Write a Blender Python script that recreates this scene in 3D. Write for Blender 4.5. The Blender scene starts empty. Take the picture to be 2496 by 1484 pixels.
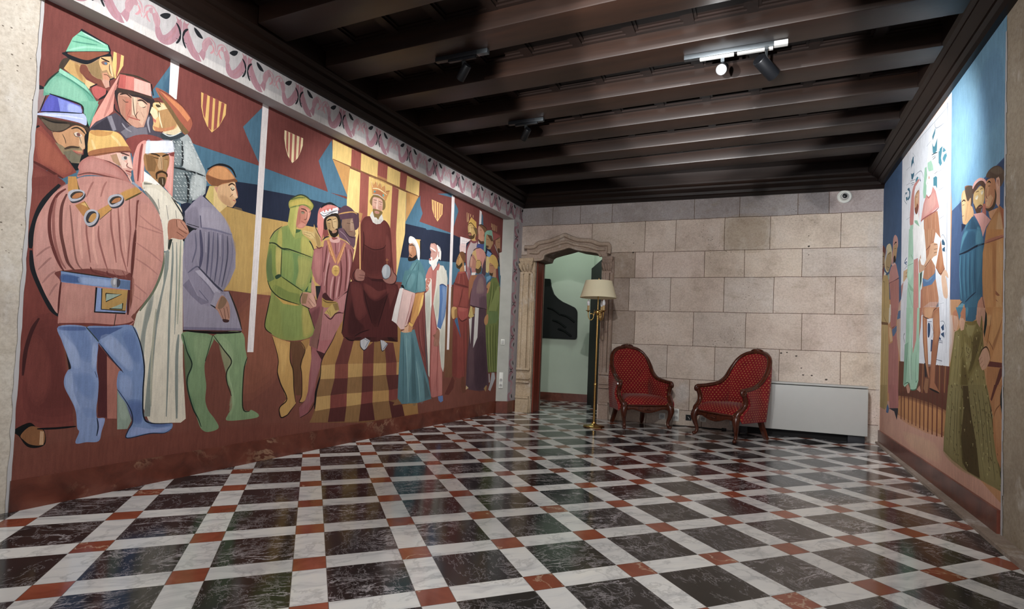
# Painted hall with two murals, coffered beam ceiling, checkered marble floor, two armchairs and a brass lamp.
import bpy, bmesh, math, random
from mathutils import Vector, Matrix
from mathutils.geometry import delaunay_2d_cdt
random.seed(7)
SC = bpy.context.scene
COL = SC.collection
PI = math.pi

# ------------------------------------------------------------------ helpers
def link(o, parent=None):
    COL.objects.link(o)
    if parent is not None:
        o.parent = parent
    return o

def thing(name, label, cat, loc=(0, 0, 0), rotz=0, group=None):
    o = bpy.data.objects.new(name, None)
    o.empty_display_size = .1
    o.location = loc
    o.rotation_euler = (0, 0, rotz)
    link(o)
    return tag(o, label, cat, group)

def tag(o, label, cat, group=None):
    o['label'] = label
    o['category'] = cat
    if group:
        o['group'] = group
    return o

def obj(name, bm, mats, parent=None, smooth=None, loc=None):
    me = bpy.data.meshes.new(name)
    bmesh.ops.recalc_face_normals(bm, faces=bm.faces[:])
    bm.to_mesh(me)
    bm.free()
    for m in (mats if isinstance(mats, (list, tuple)) else [mats]):
        me.materials.append(m)
    if smooth is not None:
        for p in me.polygons:
            p.use_smooth = True
        me.set_sharp_from_angle(angle=math.radians(smooth))
    o = bpy.data.objects.new(name, me)
    if loc:
        o.location = loc
    return link(o, parent)

def struct(name, bm, mats, smooth=None):
    o = obj(name, bm, mats, None, smooth)
    o['kind'] = 'structure'
    return o

def B():
    return bmesh.new()

def quad(bm, pts, mi=0):
    f = bm.faces.new([bm.verts.new(p) for p in pts])
    f.material_index = mi
    return f

def box(bm, lo, hi, mat4=None, mi=0, bevel=0):
    x0, y0, z0 = lo
    x1, y1, z1 = hi
    v = [bm.verts.new(p) for p in ((x0, y0, z0), (x1, y0, z0), (x1, y1, z0), (x0, y1, z0), (x0, y0, z1), (x1, y0, z1), (x1, y1, z1), (x0, y1, z1))]
    fs = [bm.faces.new([v[i] for i in q]) for q in ((0, 3, 2, 1), (4, 5, 6, 7), (0, 1, 5, 4), (1, 2, 6, 5), (2, 3, 7, 6), (3, 0, 4, 7))]
    for f in fs:
        f.material_index = mi
    vs = v
    if bevel:
        es = list({e for f in fs for e in f.edges})
        r = bmesh.ops.bevel(bm, geom=es, offset=bevel, segments=2, affect='EDGES', profile=.6)
        vs = list({q for f in r['faces'] for q in f.verts} | {q for q in v if q.is_valid})
        for f in r['faces']:
            f.material_index = mi
    if mat4 is not None:
        bmesh.ops.transform(bm, matrix=mat4, verts=vs)
    return vs

def frames(pts):
    """tangents with transported normals along a polyline"""
    n = len(pts)
    T = []
    for i in range(n):
        t = Vector(pts[min(i + 1, n - 1)]) - Vector(pts[max(i - 1, 0)])
        T.append(t.normalized() if t.length > 1e-9 else Vector((0, 0, 1)))
    ref = Vector((0, 0, 1)) if abs(T[0].z) < .9 else Vector((1, 0, 0))
    N = [(ref - T[0] * ref.dot(T[0])).normalized()]
    for i in range(1, n):
        v = N[-1] - T[i] * N[-1].dot(T[i])
        N.append(v.normalized() if v.length > 1e-6 else N[-1])
    return T, N

def tube(bm, pts, rad, seg=10, sec=None, cap=True, mi=0, up=None):
    """sweep a round (or given) section along pts; rad number or list; sec = list of (a,b) multipliers"""
    n = len(pts)
    T, N = frames(pts)
    if up is not None:
        N = [(Vector(up) - t * t.dot(Vector(up))).normalized() for t in T]
    sec = sec or [(math.cos(2 * PI * k / seg), math.sin(2 * PI * k / seg)) for k in range(seg)]
    rings = []
    for i, p in enumerate(pts):
        r = rad[i] if isinstance(rad, (list, tuple)) else rad
        b = T[i].cross(N[i])
        rings.append([bm.verts.new(Vector(p) + N[i] * (a * r) + b * (c * r)) for a, c in sec])
    m = len(sec)
    for i in range(n - 1):
        for k in range(m):
            f = bm.faces.new([rings[i][k], rings[i][(k + 1) % m], rings[i + 1][(k + 1) % m], rings[i + 1][k]])
            f.material_index = mi
    if cap:
        bm.faces.new(rings[0][::-1]).material_index = mi
        bm.faces.new(rings[-1]).material_index = mi
    return rings

def lathe(bm, prof, seg=24, axis=Matrix.Identity(4), mi=0):
    """prof: list of (radius, z)"""
    rings = []
    for r, z in prof:
        if r < 1e-5:
            rings.append([bm.verts.new(axis @ Vector((0, 0, z)))])
        else:
            rings.append([bm.verts.new(axis @ Vector((r * math.cos(2 * PI * k / seg), r * math.sin(2 * PI * k / seg), z))) for k in range(seg)])
    for a, b in zip(rings, rings[1:]):
        for k in range(seg):
            q = [a[k % len(a)], a[(k + 1) % len(a)], b[(k + 1) % len(b)], b[k % len(b)]]
            q = list(dict.fromkeys(q))
            if len(q) > 2:
                bm.faces.new(q).material_index = mi

def crom(p, n=6, closed=False):
    """Catmull-Rom through points of any dimension"""
    m = len(p)
    out = []
    for i in range(m if closed else m - 1):
        if closed:
            a, b, c, d = p[i - 1], p[i], p[(i + 1) % m], p[(i + 2) % m]
        else:
            a, b, c, d = p[max(i - 1, 0)], p[i], p[i + 1], p[min(i + 2, m - 1)]
        for k in range(n):
            t = k / n
            out.append(tuple(.5 * ((2 * b[j]) + (-a[j] + c[j]) * t + (2 * a[j] - 5 * b[j] + 4 * c[j] - d[j]) * t * t + (-a[j] + 3 * b[j] - 3 * c[j] + d[j]) * t ** 3) for j in range(len(b))))
    if not closed:
        out.append(tuple(p[-1]))
    return out

def prism(bm, pts2, y0, y1, f=lambda x, z, y: (x, y, z), mi=0):
    """extrude a closed 2D outline between y0 and y1"""
    a = [bm.verts.new(f(x, z, y0)) for x, z in pts2]
    b = [bm.verts.new(f(x, z, y1)) for x, z in pts2]
    bm.faces.new(a).material_index = mi
    bm.faces.new(b[::-1]).material_index = mi
    n = len(a)
    for i in range(n):
        bm.faces.new([a[i], b[i], b[(i + 1) % n], a[(i + 1) % n]]).material_index = mi

def copy_thing(root, loc, rotz, label):
    """a copy of a thing with copies of its parts and their sub-parts"""
    r = root.copy()
    COL.objects.link(r)
    r.location = loc
    r.rotation_euler = (0, 0, rotz)
    r['label'] = label
    for ch in list(root.children):
        c = ch.copy()
        COL.objects.link(c)
        c.parent = r
        for g in list(ch.children):
            d = g.copy()
            COL.objects.link(d)
            d.parent = c
    return r

# ------------------------------------------------------------------ materials
def srgb(h):
    o = []
    for i in (0, 2, 4):
        c = int(h[i:i + 2], 16) / 255
        o.append(c / 12.92 if c <= .04045 else ((c + .055) / 1.055) ** 2.4)
    return o

class Mat:
    """small node-building helper"""
    def __init__(s, name, rough=.6, spec=.5, metal=0):
        s.m = bpy.data.materials.new(name)
        s.m.use_nodes = True
        s.t = s.m.node_tree
        s.b = s.t.nodes['Principled BSDF']
        s.b.inputs['Roughness'].default_value = rough
        s.b.inputs['Metallic'].default_value = metal
        s.b.inputs['Specular IOR Level'].default_value = spec
    def n(s, ty, **kw):
        nd = s.t.nodes.new(ty)
        for k, v in kw.items():
            if k in nd.inputs:
                nd.inputs[k].default_value = v
            else:
                setattr(nd, k, v)
        return nd
    def l(s, a, b):
        s.t.links.new(a, b)
    def coord(s, kind='Object'):
        return s.n('ShaderNodeTexCoord').outputs[kind]
    def mapping(s, src, scale=(1, 1, 1), rot=(0, 0, 0), loc=(0, 0, 0)):
        mp = s.n('ShaderNodeMapping')
        mp.inputs['Scale'].default_value = scale
        mp.inputs['Rotation'].default_value = rot
        mp.inputs['Location'].default_value = loc
        s.l(src, mp.inputs['Vector'])
        return mp.outputs[0]
    def noise(s, src, scale=5, detail=4, rough=.55, dist=0):
        nd = s.n('ShaderNodeTexNoise')
        nd.inputs['Scale'].default_value = scale
        nd.inputs['Detail'].default_value = detail
        nd.inputs['Roughness'].default_value = rough
        nd.inputs['Distortion'].default_value = dist
        s.l(src, nd.inputs['Vector'])
        return nd.outputs['Fac']
    def ramp(s, src, stops):
        r = s.n('ShaderNodeValToRGB')
        e = r.color_ramp.elements
        while len(e) < len(stops):
            e.new(.5)
        for k, (p, c) in enumerate(stops):
            e[k].position = p
            e[k].color = (*(srgb(c) if isinstance(c, str) else (c, c, c)), 1)
        s.l(src, r.inputs[0])
        return r.outputs[0]
    def math(s, op, a, b=None, c=None):
        nd = s.n('ShaderNodeMath', operation=op)
        for i, v in enumerate((a, b, c)):
            if v is None:
                continue
            if isinstance(v, (int, float)):
                nd.inputs[i].default_value = v
            else:
                s.l(v, nd.inputs[i])
        return nd.outputs[0]
    def mix(s, fac, a, b, mode='MIX'):
        nd = s.n('ShaderNodeMix', data_type='RGBA', blend_type=mode)
        for i, v in ((0, fac), (6, a), (7, b)):
            if isinstance(v, (int, float)):
                nd.inputs[i].default_value = v if i == 0 else (v, v, v, 1)
            elif isinstance(v, str):
                nd.inputs[i].default_value = (*srgb(v), 1)
            else:
                s.l(v, nd.inputs[i])
        return nd.outputs[2]
    def color(s, c):
        if isinstance(c, str):
            s.b.inputs['Base Color'].default_value = (*srgb(c), 1)
        else:
            s.l(c, s.b.inputs['Base Color'])
        return s
    def bump(s, h, strength=.3, dist=.01):
        nd = s.n('ShaderNodeBump')
        nd.inputs['Strength'].default_value = strength
        nd.inputs['Distance'].default_value = dist
        s.l(h, nd.inputs['Height'])
        s.l(nd.outputs[0], s.b.inputs['Normal'])
        return s

def plain(name, c, rough=.6, metal=0, spec=.5, var=.12, scale=12):
    m = Mat(name, rough, spec, metal)
    f = m.noise(m.coord(), scale, 4)
    m.color(m.mix(m.math('MULTIPLY', f, var * 2), c, '000000'))
    return m.m

def wood(name, c1, c2, rough=.4, axis=0, scale=1.0, spec=.5):
    m = Mat(name, rough, spec)
    s = [14 * scale] * 3
    s[axis] = 1.1 * scale
    v = m.mapping(m.coord(), tuple(s))
    f = m.noise(v, 1.4, 6, .62, .9)
    g = m.noise(m.mapping(m.coord(), tuple(q * 4 for q in s)), 1.6, 4)
    m.color(m.mix(m.math('MULTIPLY', g, .5), m.ramp(f, [(.3, c1), (.7, c2)]), c1))
    m.bump(f, .15, .004)
    return m.m

def paint_mat(name, rough=.85):
    """wall painting: pigment from the painted shapes, with a dry brush mottle and plaster grain"""
    m = Mat(name, rough, .2)
    a = m.n('ShaderNodeVertexColor', layer_name='paint').outputs[0]
    o = m.coord()
    n1 = m.noise(m.mapping(o, (30, 30, 3.5)), 2.2, 5, .65)
    n2 = m.noise(o, 5, 5, .6)
    n3 = m.noise(m.mapping(o, (60, 60, 60)), 3, 3, .6)
    k = m.math('ADD', m.math('MULTIPLY', m.math('SUBTRACT', n1, .5), .55), m.math('MULTIPLY', m.math('SUBTRACT', n2, .5), .35))
    k = m.math('ADD', k, m.math('MULTIPLY', m.math('SUBTRACT', n3, .5), .3))
    k = m.math('ADD', k, 1.0)
    h = m.n('ShaderNodeHueSaturation')
    h.inputs['Saturation'].default_value = SAT
    m.l(k, h.inputs['Value'])
    m.l(a, h.inputs['Color'])
    g = m.n('ShaderNodeGamma')
    g.inputs['Gamma'].default_value = 1.10
    m.l(h.outputs[0], g.inputs[0])
    m.color(g.outputs[0])
    m.bump(n3, .12, .002)
    return m.m

def stone_mat(name, pits=True, smear=.5):
    """limestone: soft mottling, ochre stains, pale lime smears, weathered pits"""
    m = Mat(name, .88, .25)
    a = m.n('ShaderNodeVertexColor', layer_name='paint').outputs[0]
    o = m.coord()
    n1 = m.noise(o, 2.2, 7, .68)
    n2 = m.noise(o, 55, 5, .65)
    n4 = m.noise(m.mapping(o, (1, 1, 2.2), loc=(3, 1, 2)), 4, 7, .72)
    n5 = m.noise(m.mapping(o, (1.3, 1.3, .8), loc=(8, 5, 1)), 3.2, 8, .74)
    c = m.mix(1, a, m.ramp(n1, [(.3, 'd2ccc8'), (.5, 'f2eeea'), (.75, 'ffffff')]), 'MULTIPLY')
    c = m.mix(1, c, m.ramp(n2, [(.25, 'dedbd8'), (.6, 'ffffff')]), 'MULTIPLY')
    c = m.mix(m.ramp(n4, [(.54, 0.0), (.72, .36)]), c, '84755c')
    c = m.mix(m.ramp(n5, [(.55, 0.0), (.70, smear)]), c, 'dcd8d4')
    if pits:
        v = m.n('ShaderNodeTexVoronoi')
        v.inputs['Scale'].default_value = 26
        m.l(m.mapping(o, (1, 1, 1.3)), v.inputs['Vector'])
        big = m.ramp(m.noise(o, 1.5, 2), [(.47, 0.0), (.66, .16)])
        p = m.math('LESS_THAN', v.outputs['Distance'], big)
        c = m.mix(m.math('MULTIPLY', p, .75), c, '4a3c30')
    m.color(c)
    m.bump(m.math('ADD', m.math('MULTIPLY', n2, .4), n4), .2, .006)
    return m.m

def marble(m, base, vein, coords, scale=4, lo=.5, hi=.56, dist=1.2):
    f = m.noise(coords, scale, 8, .62, dist)
    d = m.math('ABSOLUTE', m.math('SUBTRACT', f, .5))
    return m.mix(m.ramp(d, [(0, 1.0), (.03, 0.0)]), base, vein), f

def floor_mat():
    """square black marble slabs framed by white bands, with small red squares at the crossings, laid on the diagonal"""
    m = Mat('marble_floor', .08, .38)
    P = .45
    strip = .295
    o = m.mapping(m.coord(), loc=(GX, GY, 0), rot=(0, 0, GROT), scale=(1, 1, 1))
    o.node.vector_type = 'TEXTURE'
    s = m.n('ShaderNodeVectorMath', operation='SCALE')
    s.inputs['Scale'].default_value = 1 / P
    m.l(o, s.inputs[0])
    sx = m.n('ShaderNodeSeparateXYZ')
    m.l(s.outputs[0], sx.inputs[0])
    def band(v):
        q = m.math('ADD', v, .5)
        d = m.math('ABSOLUTE', m.math('SUBTRACT', m.math('FRACT', q), .5))
        return m.math('LESS_THAN', d, strip / 2), m.math('FLOOR', q), d, v
    a, ia, da, _ = band(sx.outputs[0])
    b, ib, db, _ = band(sx.outputs[1])
    # slab centres have their own cells half a pitch away
    ja = m.math('FLOOR', sx.outputs[0])
    jb = m.math('FLOOR', sx.outputs[1])
    red = m.math('MULTIPLY', a, b)
    white = m.math('SUBTRACT', m.math('MAXIMUM', a, b), red)
    # one random shift per slab, so veins never run on over a joint
    def pick(mask, p, q):
        return m.math('ADD', m.math('MULTIPLY', mask, p), m.math('MULTIPLY', m.math('SUBTRACT', 1, mask), q))
    cu = pick(a, m.math('ADD', ia, .37), ja)
    cv = pick(b, m.math('ADD', ib, .71), jb)
    cc = m.n('ShaderNodeCombineXYZ')
    m.l(cu, cc.inputs[0]); m.l(cv, cc.inputs[1])
    wn = m.n('ShaderNodeTexWhiteNoise', noise_dimensions='3D')
    m.l(cc.outputs[0], wn.inputs['Vector'])
    sh = m.n('ShaderNodeVectorMath', operation='SCALE')
    sh.inputs['Scale'].default_value = 30
    m.l(wn.outputs['Color'], sh.inputs[0])
    ad = m.n('ShaderNodeVectorMath', operation='ADD')
    m.l(s.outputs[0], ad.inputs[0]); m.l(sh.outputs[0], ad.inputs[1])
    v = ad.outputs[0]
    rnd = wn.outputs['Value']
    # black slabs
    w = m.n('ShaderNodeTexNoise')
    w.inputs['Scale'].default_value = 1.7; w.inputs['Detail'].default_value = 2
    m.l(v, w.inputs['Vector'])
    wv = m.n('ShaderNodeVectorMath', operation='MULTIPLY_ADD')
    m.l(w.outputs['Color'], wv.inputs[0]); wv.inputs[1].default_value = (.38, .38, .38); m.l(v, wv.inputs[2])
    vv = wv.outputs[0]
    f1 = m.noise(m.mapping(vv, (1, 3.2, 1), (0, 0, .5)), 1.35, 10, .7, .2)
    d1 = m.math('ABSOLUTE', m.math('SUBTRACT', f1, .5))
    f2 = m.noise(m.mapping(vv, (2.6, 1, 1), (0, 0, -.5)), 1.8, 9, .72, .25)
    d2 = m.math('ABSOLUTE', m.math('SUBTRACT', f2, .52))
    gate = m.ramp(m.noise(v, .9, 2), [(.46, 0.0), (.6, 1.0)])
    base = m.mix(m.noise(v, .8, 3), '191a1b', '24231f')
    base = m.mix(m.math('MULTIPLY', rnd, .5), base, '35343a')
    veins = m.math('MAXIMUM', m.math('MULTIPLY', m.ramp(d1, [(0, 1.0), (.020, 0.0)]), gate), m.ramp(d2, [(0, .55), (.010, 0.0)]))
    patch = m.math('MULTIPLY', m.ramp(m.noise(vv, 1.25, 6, .7), [(.66, 0.0), (.72, .75)]), m.math('GREATER_THAN', rnd, .45))
    black = m.mix(m.math('MAXIMUM', veins, patch), base, 'b6afb2')
    # white bands
    fw = m.noise(m.mapping(vv, (1, 4, 1), (0, 0, .7)), 1.6, 7, .6, .5)
    wh = m.ramp(fw, [(.3, 'b4b4b6'), (.5, 'dddcda'), (.72, 'e6e4df')])
    wh = m.mix(m.math('MULTIPLY', rnd, .3), wh, 'a8a7a9')
    wh = m.mix(m.ramp(m.math('ABSOLUTE', m.math('SUBTRACT', m.noise(vv, 1.3, 7, .6), .5)), [(0, .4), (.02, 0.0)]), wh, '8b8a8c')
    # red squares
    fr = m.noise(vv, 2.2, 6, .6, .6)
    rd = m.ramp(fr, [(.3, '783a26'), (.6, '96503a'), (.85, 'aa6e52')])
    rd = m.mix(m.math('MULTIPLY', m.ramp(m.math('ABSOLUTE', m.math('SUBTRACT', m.noise(vv, 1.2, 5, .6), .5)), [(0, .8), (.012, 0.0)]), m.math('GREATER_THAN', rnd, .4)), rd, 'd2b89c')
    rd = m.mix(m.math('MULTIPLY', rnd, .45), rd, '6a3324')
    c = m.mix(white, black, wh)
    c = m.mix(red, c, rd)
    # joints
    ga = m.math('LESS_THAN', m.math('ABSOLUTE', m.math('SUBTRACT', da, strip / 2)), .0035)
    gb = m.math('LESS_THAN', m.math('ABSOLUTE', m.math('SUBTRACT', db, strip / 2)), .0035)
    c = m.mix(m.math('MULTIPLY', m.math('MAXIMUM', ga, gb), .7), c, '4c4640')
    m.color(c)
    rr = m.noise(m.coord(), 3, 4)
    m.l(m.math('ADD', m.math('MULTIPLY', rr, .08), .09), m.b.inputs['Roughness'])
    m.bump(m.noise(m.coord(), 1.4, 2), .03, .01)
    return m.m

def fabric_mat():
    """red woven upholstery with small gold dots in a diagonal grid"""
    m = Mat('red_dotted_fabric', .85, .2)
    uv = m.coord('UV')
    s = m.n('ShaderNodeVectorMath', operation='SCALE')
    s.operation = 'MULTIPLY'
    s.inputs[1].default_value = (1 / .044, 1 / .052, 0)
    m.l(uv, s.inputs[0])
    def lat(off):
        a = m.n('ShaderNodeVectorMath', operation='ADD'); a.inputs[1].default_value = (off, off, 0)
        m.l(s.outputs[0], a.inputs[0])
        f = m.n('ShaderNodeVectorMath', operation='FRACTION'); m.l(a.outputs[0], f.inputs[0])
        q = m.n('ShaderNodeVectorMath', operation='SUBTRACT'); q.inputs[1].default_value = (.5, .5, 0)
        m.l(f.outputs[0], q.inputs[0])
        z = m.n('ShaderNodeVectorMath', operation='MULTIPLY'); z.inputs[1].default_value = (.8, 1.25, 0)
        m.l(q.outputs[0], z.inputs[0])
        e = m.n('ShaderNodeVectorMath', operation='LENGTH'); m.l(z.outputs[0], e.inputs[0])
        return e.outputs['Value']
    d = m.math('MINIMUM', lat(0), lat(.5))
    dot = m.ramp(d, [(.13, 1.0), (.18, 0.0)])
    n = m.noise(m.coord(), 9, 4)
    base = m.ramp(n, [(.3, '680d15'), (.7, '82171f')])
    m.color(m.mix(m.math('MULTIPLY', dot, .55), base, 'b88a52'))
    m.b.inputs['Sheen Weight'].default_value = .1
    m.bump(m.noise(m.coord(), 260, 2), .2, .002)
    return m.m
# ------------------------------------------------------------------ painted surfaces
def spline(p,closed,n=5):
    m=len(p)
    if m<3: return list(p)
    out=[]
    for i in range(m if closed else m-1):
        if closed: a,b,c,d=p[i-1],p[i],p[(i+1)%m],p[(i+2)%m]
        else: a,b,c,d=p[max(i-1,0)],p[i],p[i+1],p[min(i+2,m-1)]
        for k in range(n):
            t=k/n
            out.append(tuple(.5*((2*b[j])+(-a[j]+c[j])*t+(2*a[j]-5*b[j]+4*c[j]-d[j])*t*t+(-a[j]+3*b[j]-3*c[j]+d[j])*t**3) for j in (0,1)))
    if not closed: out.append(tuple(p[-1]))
    return out
def stroke(p,w,taper):
    m=len(p); L=[];R=[]
    for i in range(m):
        a,b=p[max(i-1,0)],p[min(i+1,m-1)]
        dx,dy=b[0]-a[0],b[1]-a[1]; l=math.hypot(dx,dy) or 1
        f=w/2*(1 if not taper else (.45+.55*min(1,4*min(i,m-1-i)/max(m-1,1))))
        L.append((p[i][0]-dy/l*f,p[i][1]+dx/l*f)); R.append((p[i][0]+dy/l*f,p[i][1]-dx/l*f))
    return L,R
def area2(p):
    return sum(p[i-1][0]*p[i][1]-p[i][0]*p[i-1][1] for i in range(len(p)))
def inside(x,y,ids,V):
    w=0
    for k in range(len(ids)):
        a,b=V[ids[k-1]],V[ids[k]]
        if (a[1]>y)!=(b[1]>y):
            t=a[0]+(y-a[1])/(b[1]-a[1])*(b[0]-a[0])
            if t>x: w+=1 if b[1]>a[1] else -1
    return w!=0
def paint_mesh(name,text,rect,to3d,mat,base='7a3a33'):
    """flat planar arrangement of all the painted shapes: one mesh, one colour per face"""
    V=[];F=[];COL=[]
    def face(pts,c,a):
        if area2(pts)<0: pts=pts[::-1]
        b=len(V); V.extend(pts); F.append(list(range(b,b+len(pts)))); COL.append((c,a))
    u0,v0,u1,v1=rect
    face([(u0,v0),(u1,v0),(u1,v1),(u0,v1)],base,1)
    for ln in text.strip().split('\n'):
        t=ln.split(); ty=t[0]; c=t[1].lstrip('#'); a=1.
        if '*' in c: c,a=c.split('*'); a=float(a)
        i=2;w=0
        if ty in 'LK': w=float(t[2]); i=3
        pts=[tuple(float(z) for z in q.split(',')) for q in t[i:]]
        if ty=='S': pts=spline(pts,True)
        elif ty=='L': pts=spline(pts,False)
        if ty in 'SP' and a<1 and c!='hole':
            # a shaded passage: thinner towards its edge
            gx=sum(p[0] for p in pts)/len(pts); gy=sum(p[1] for p in pts)/len(pts)
            if ty=='P' and len(pts)>3: pts=spline(pts,True,3)
            a4=1-(1-a)**(1/3)
            for q in (1.0,.88,.74): face([(gx+(x-gx)*q,gy+(y-gy)*q) for x,y in pts],c,a4)
        elif ty in 'SP': face(pts,c,a)
        else:
            L,R=stroke(pts,w,ty=='L'); b=len(V); V.extend(L); V.extend(R); n=len(L)
            for k in range(n-1):
                q=[b+k,b+n+k,b+n+k+1,b+k+1]
                if area2([V[i] for i in q])<0: q.reverse()
                F.append(q); COL.append((c,a))
    vs,es,fs,ov,oe,of=delaunay_2d_cdt([Vector(p) for p in V],[],F,1,1e-4,True)
    me=bpy.data.meshes.new(name); bm=bmesh.new(); lay=bm.loops.layers.float_color.new('paint')
    vv=[bm.verts.new(to3d(p.x,p.y)) for p in vs]
    cache={}
    for f,o in zip(fs,of):
        o=sorted(o)
        if not o or o[0]!=0: continue
        cx=sum(vs[i].x for i in f)/len(f); cy=sum(vs[i].y for i in f)/len(f)
        o=[q for q in o if q==0 or inside(cx,cy,F[q],V)]
        key=tuple(o)
        if key not in cache:
            k=max(i for i in range(len(o)) if COL[o[i]][1]>=1)
            r=None if COL[o[k]][0]=='hole' else srgb(COL[o[k]][0])
            if r is None:
                cache[key]=None; continue
            for q in o[k+1:]:
                s=srgb(COL[q][0]);al=COL[q][1]; r=[x*(1-al)+y*al for x,y in zip(r,s)]
            cache[key]=r
        if cache[key] is None: continue
        try: bf=bm.faces.new([vv[i] for i in f])
        except ValueError: continue
        r=cache[key]
        if r is None: continue
        for l in bf.loops: l[lay]=(*r,1)
    for v in [v for v in bm.verts if not v.link_faces]: bm.verts.remove(v)
    bm.to_mesh(me); bm.free(); me.materials.append(mat)
    return me
W_A, W_B, W_C, W_D, W_WIN, W_PAS, EXPO = 110, 170, 84, 112, 28, 8, 0.7
W_E, W_UP = 190, 2600
SAT = .83
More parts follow.
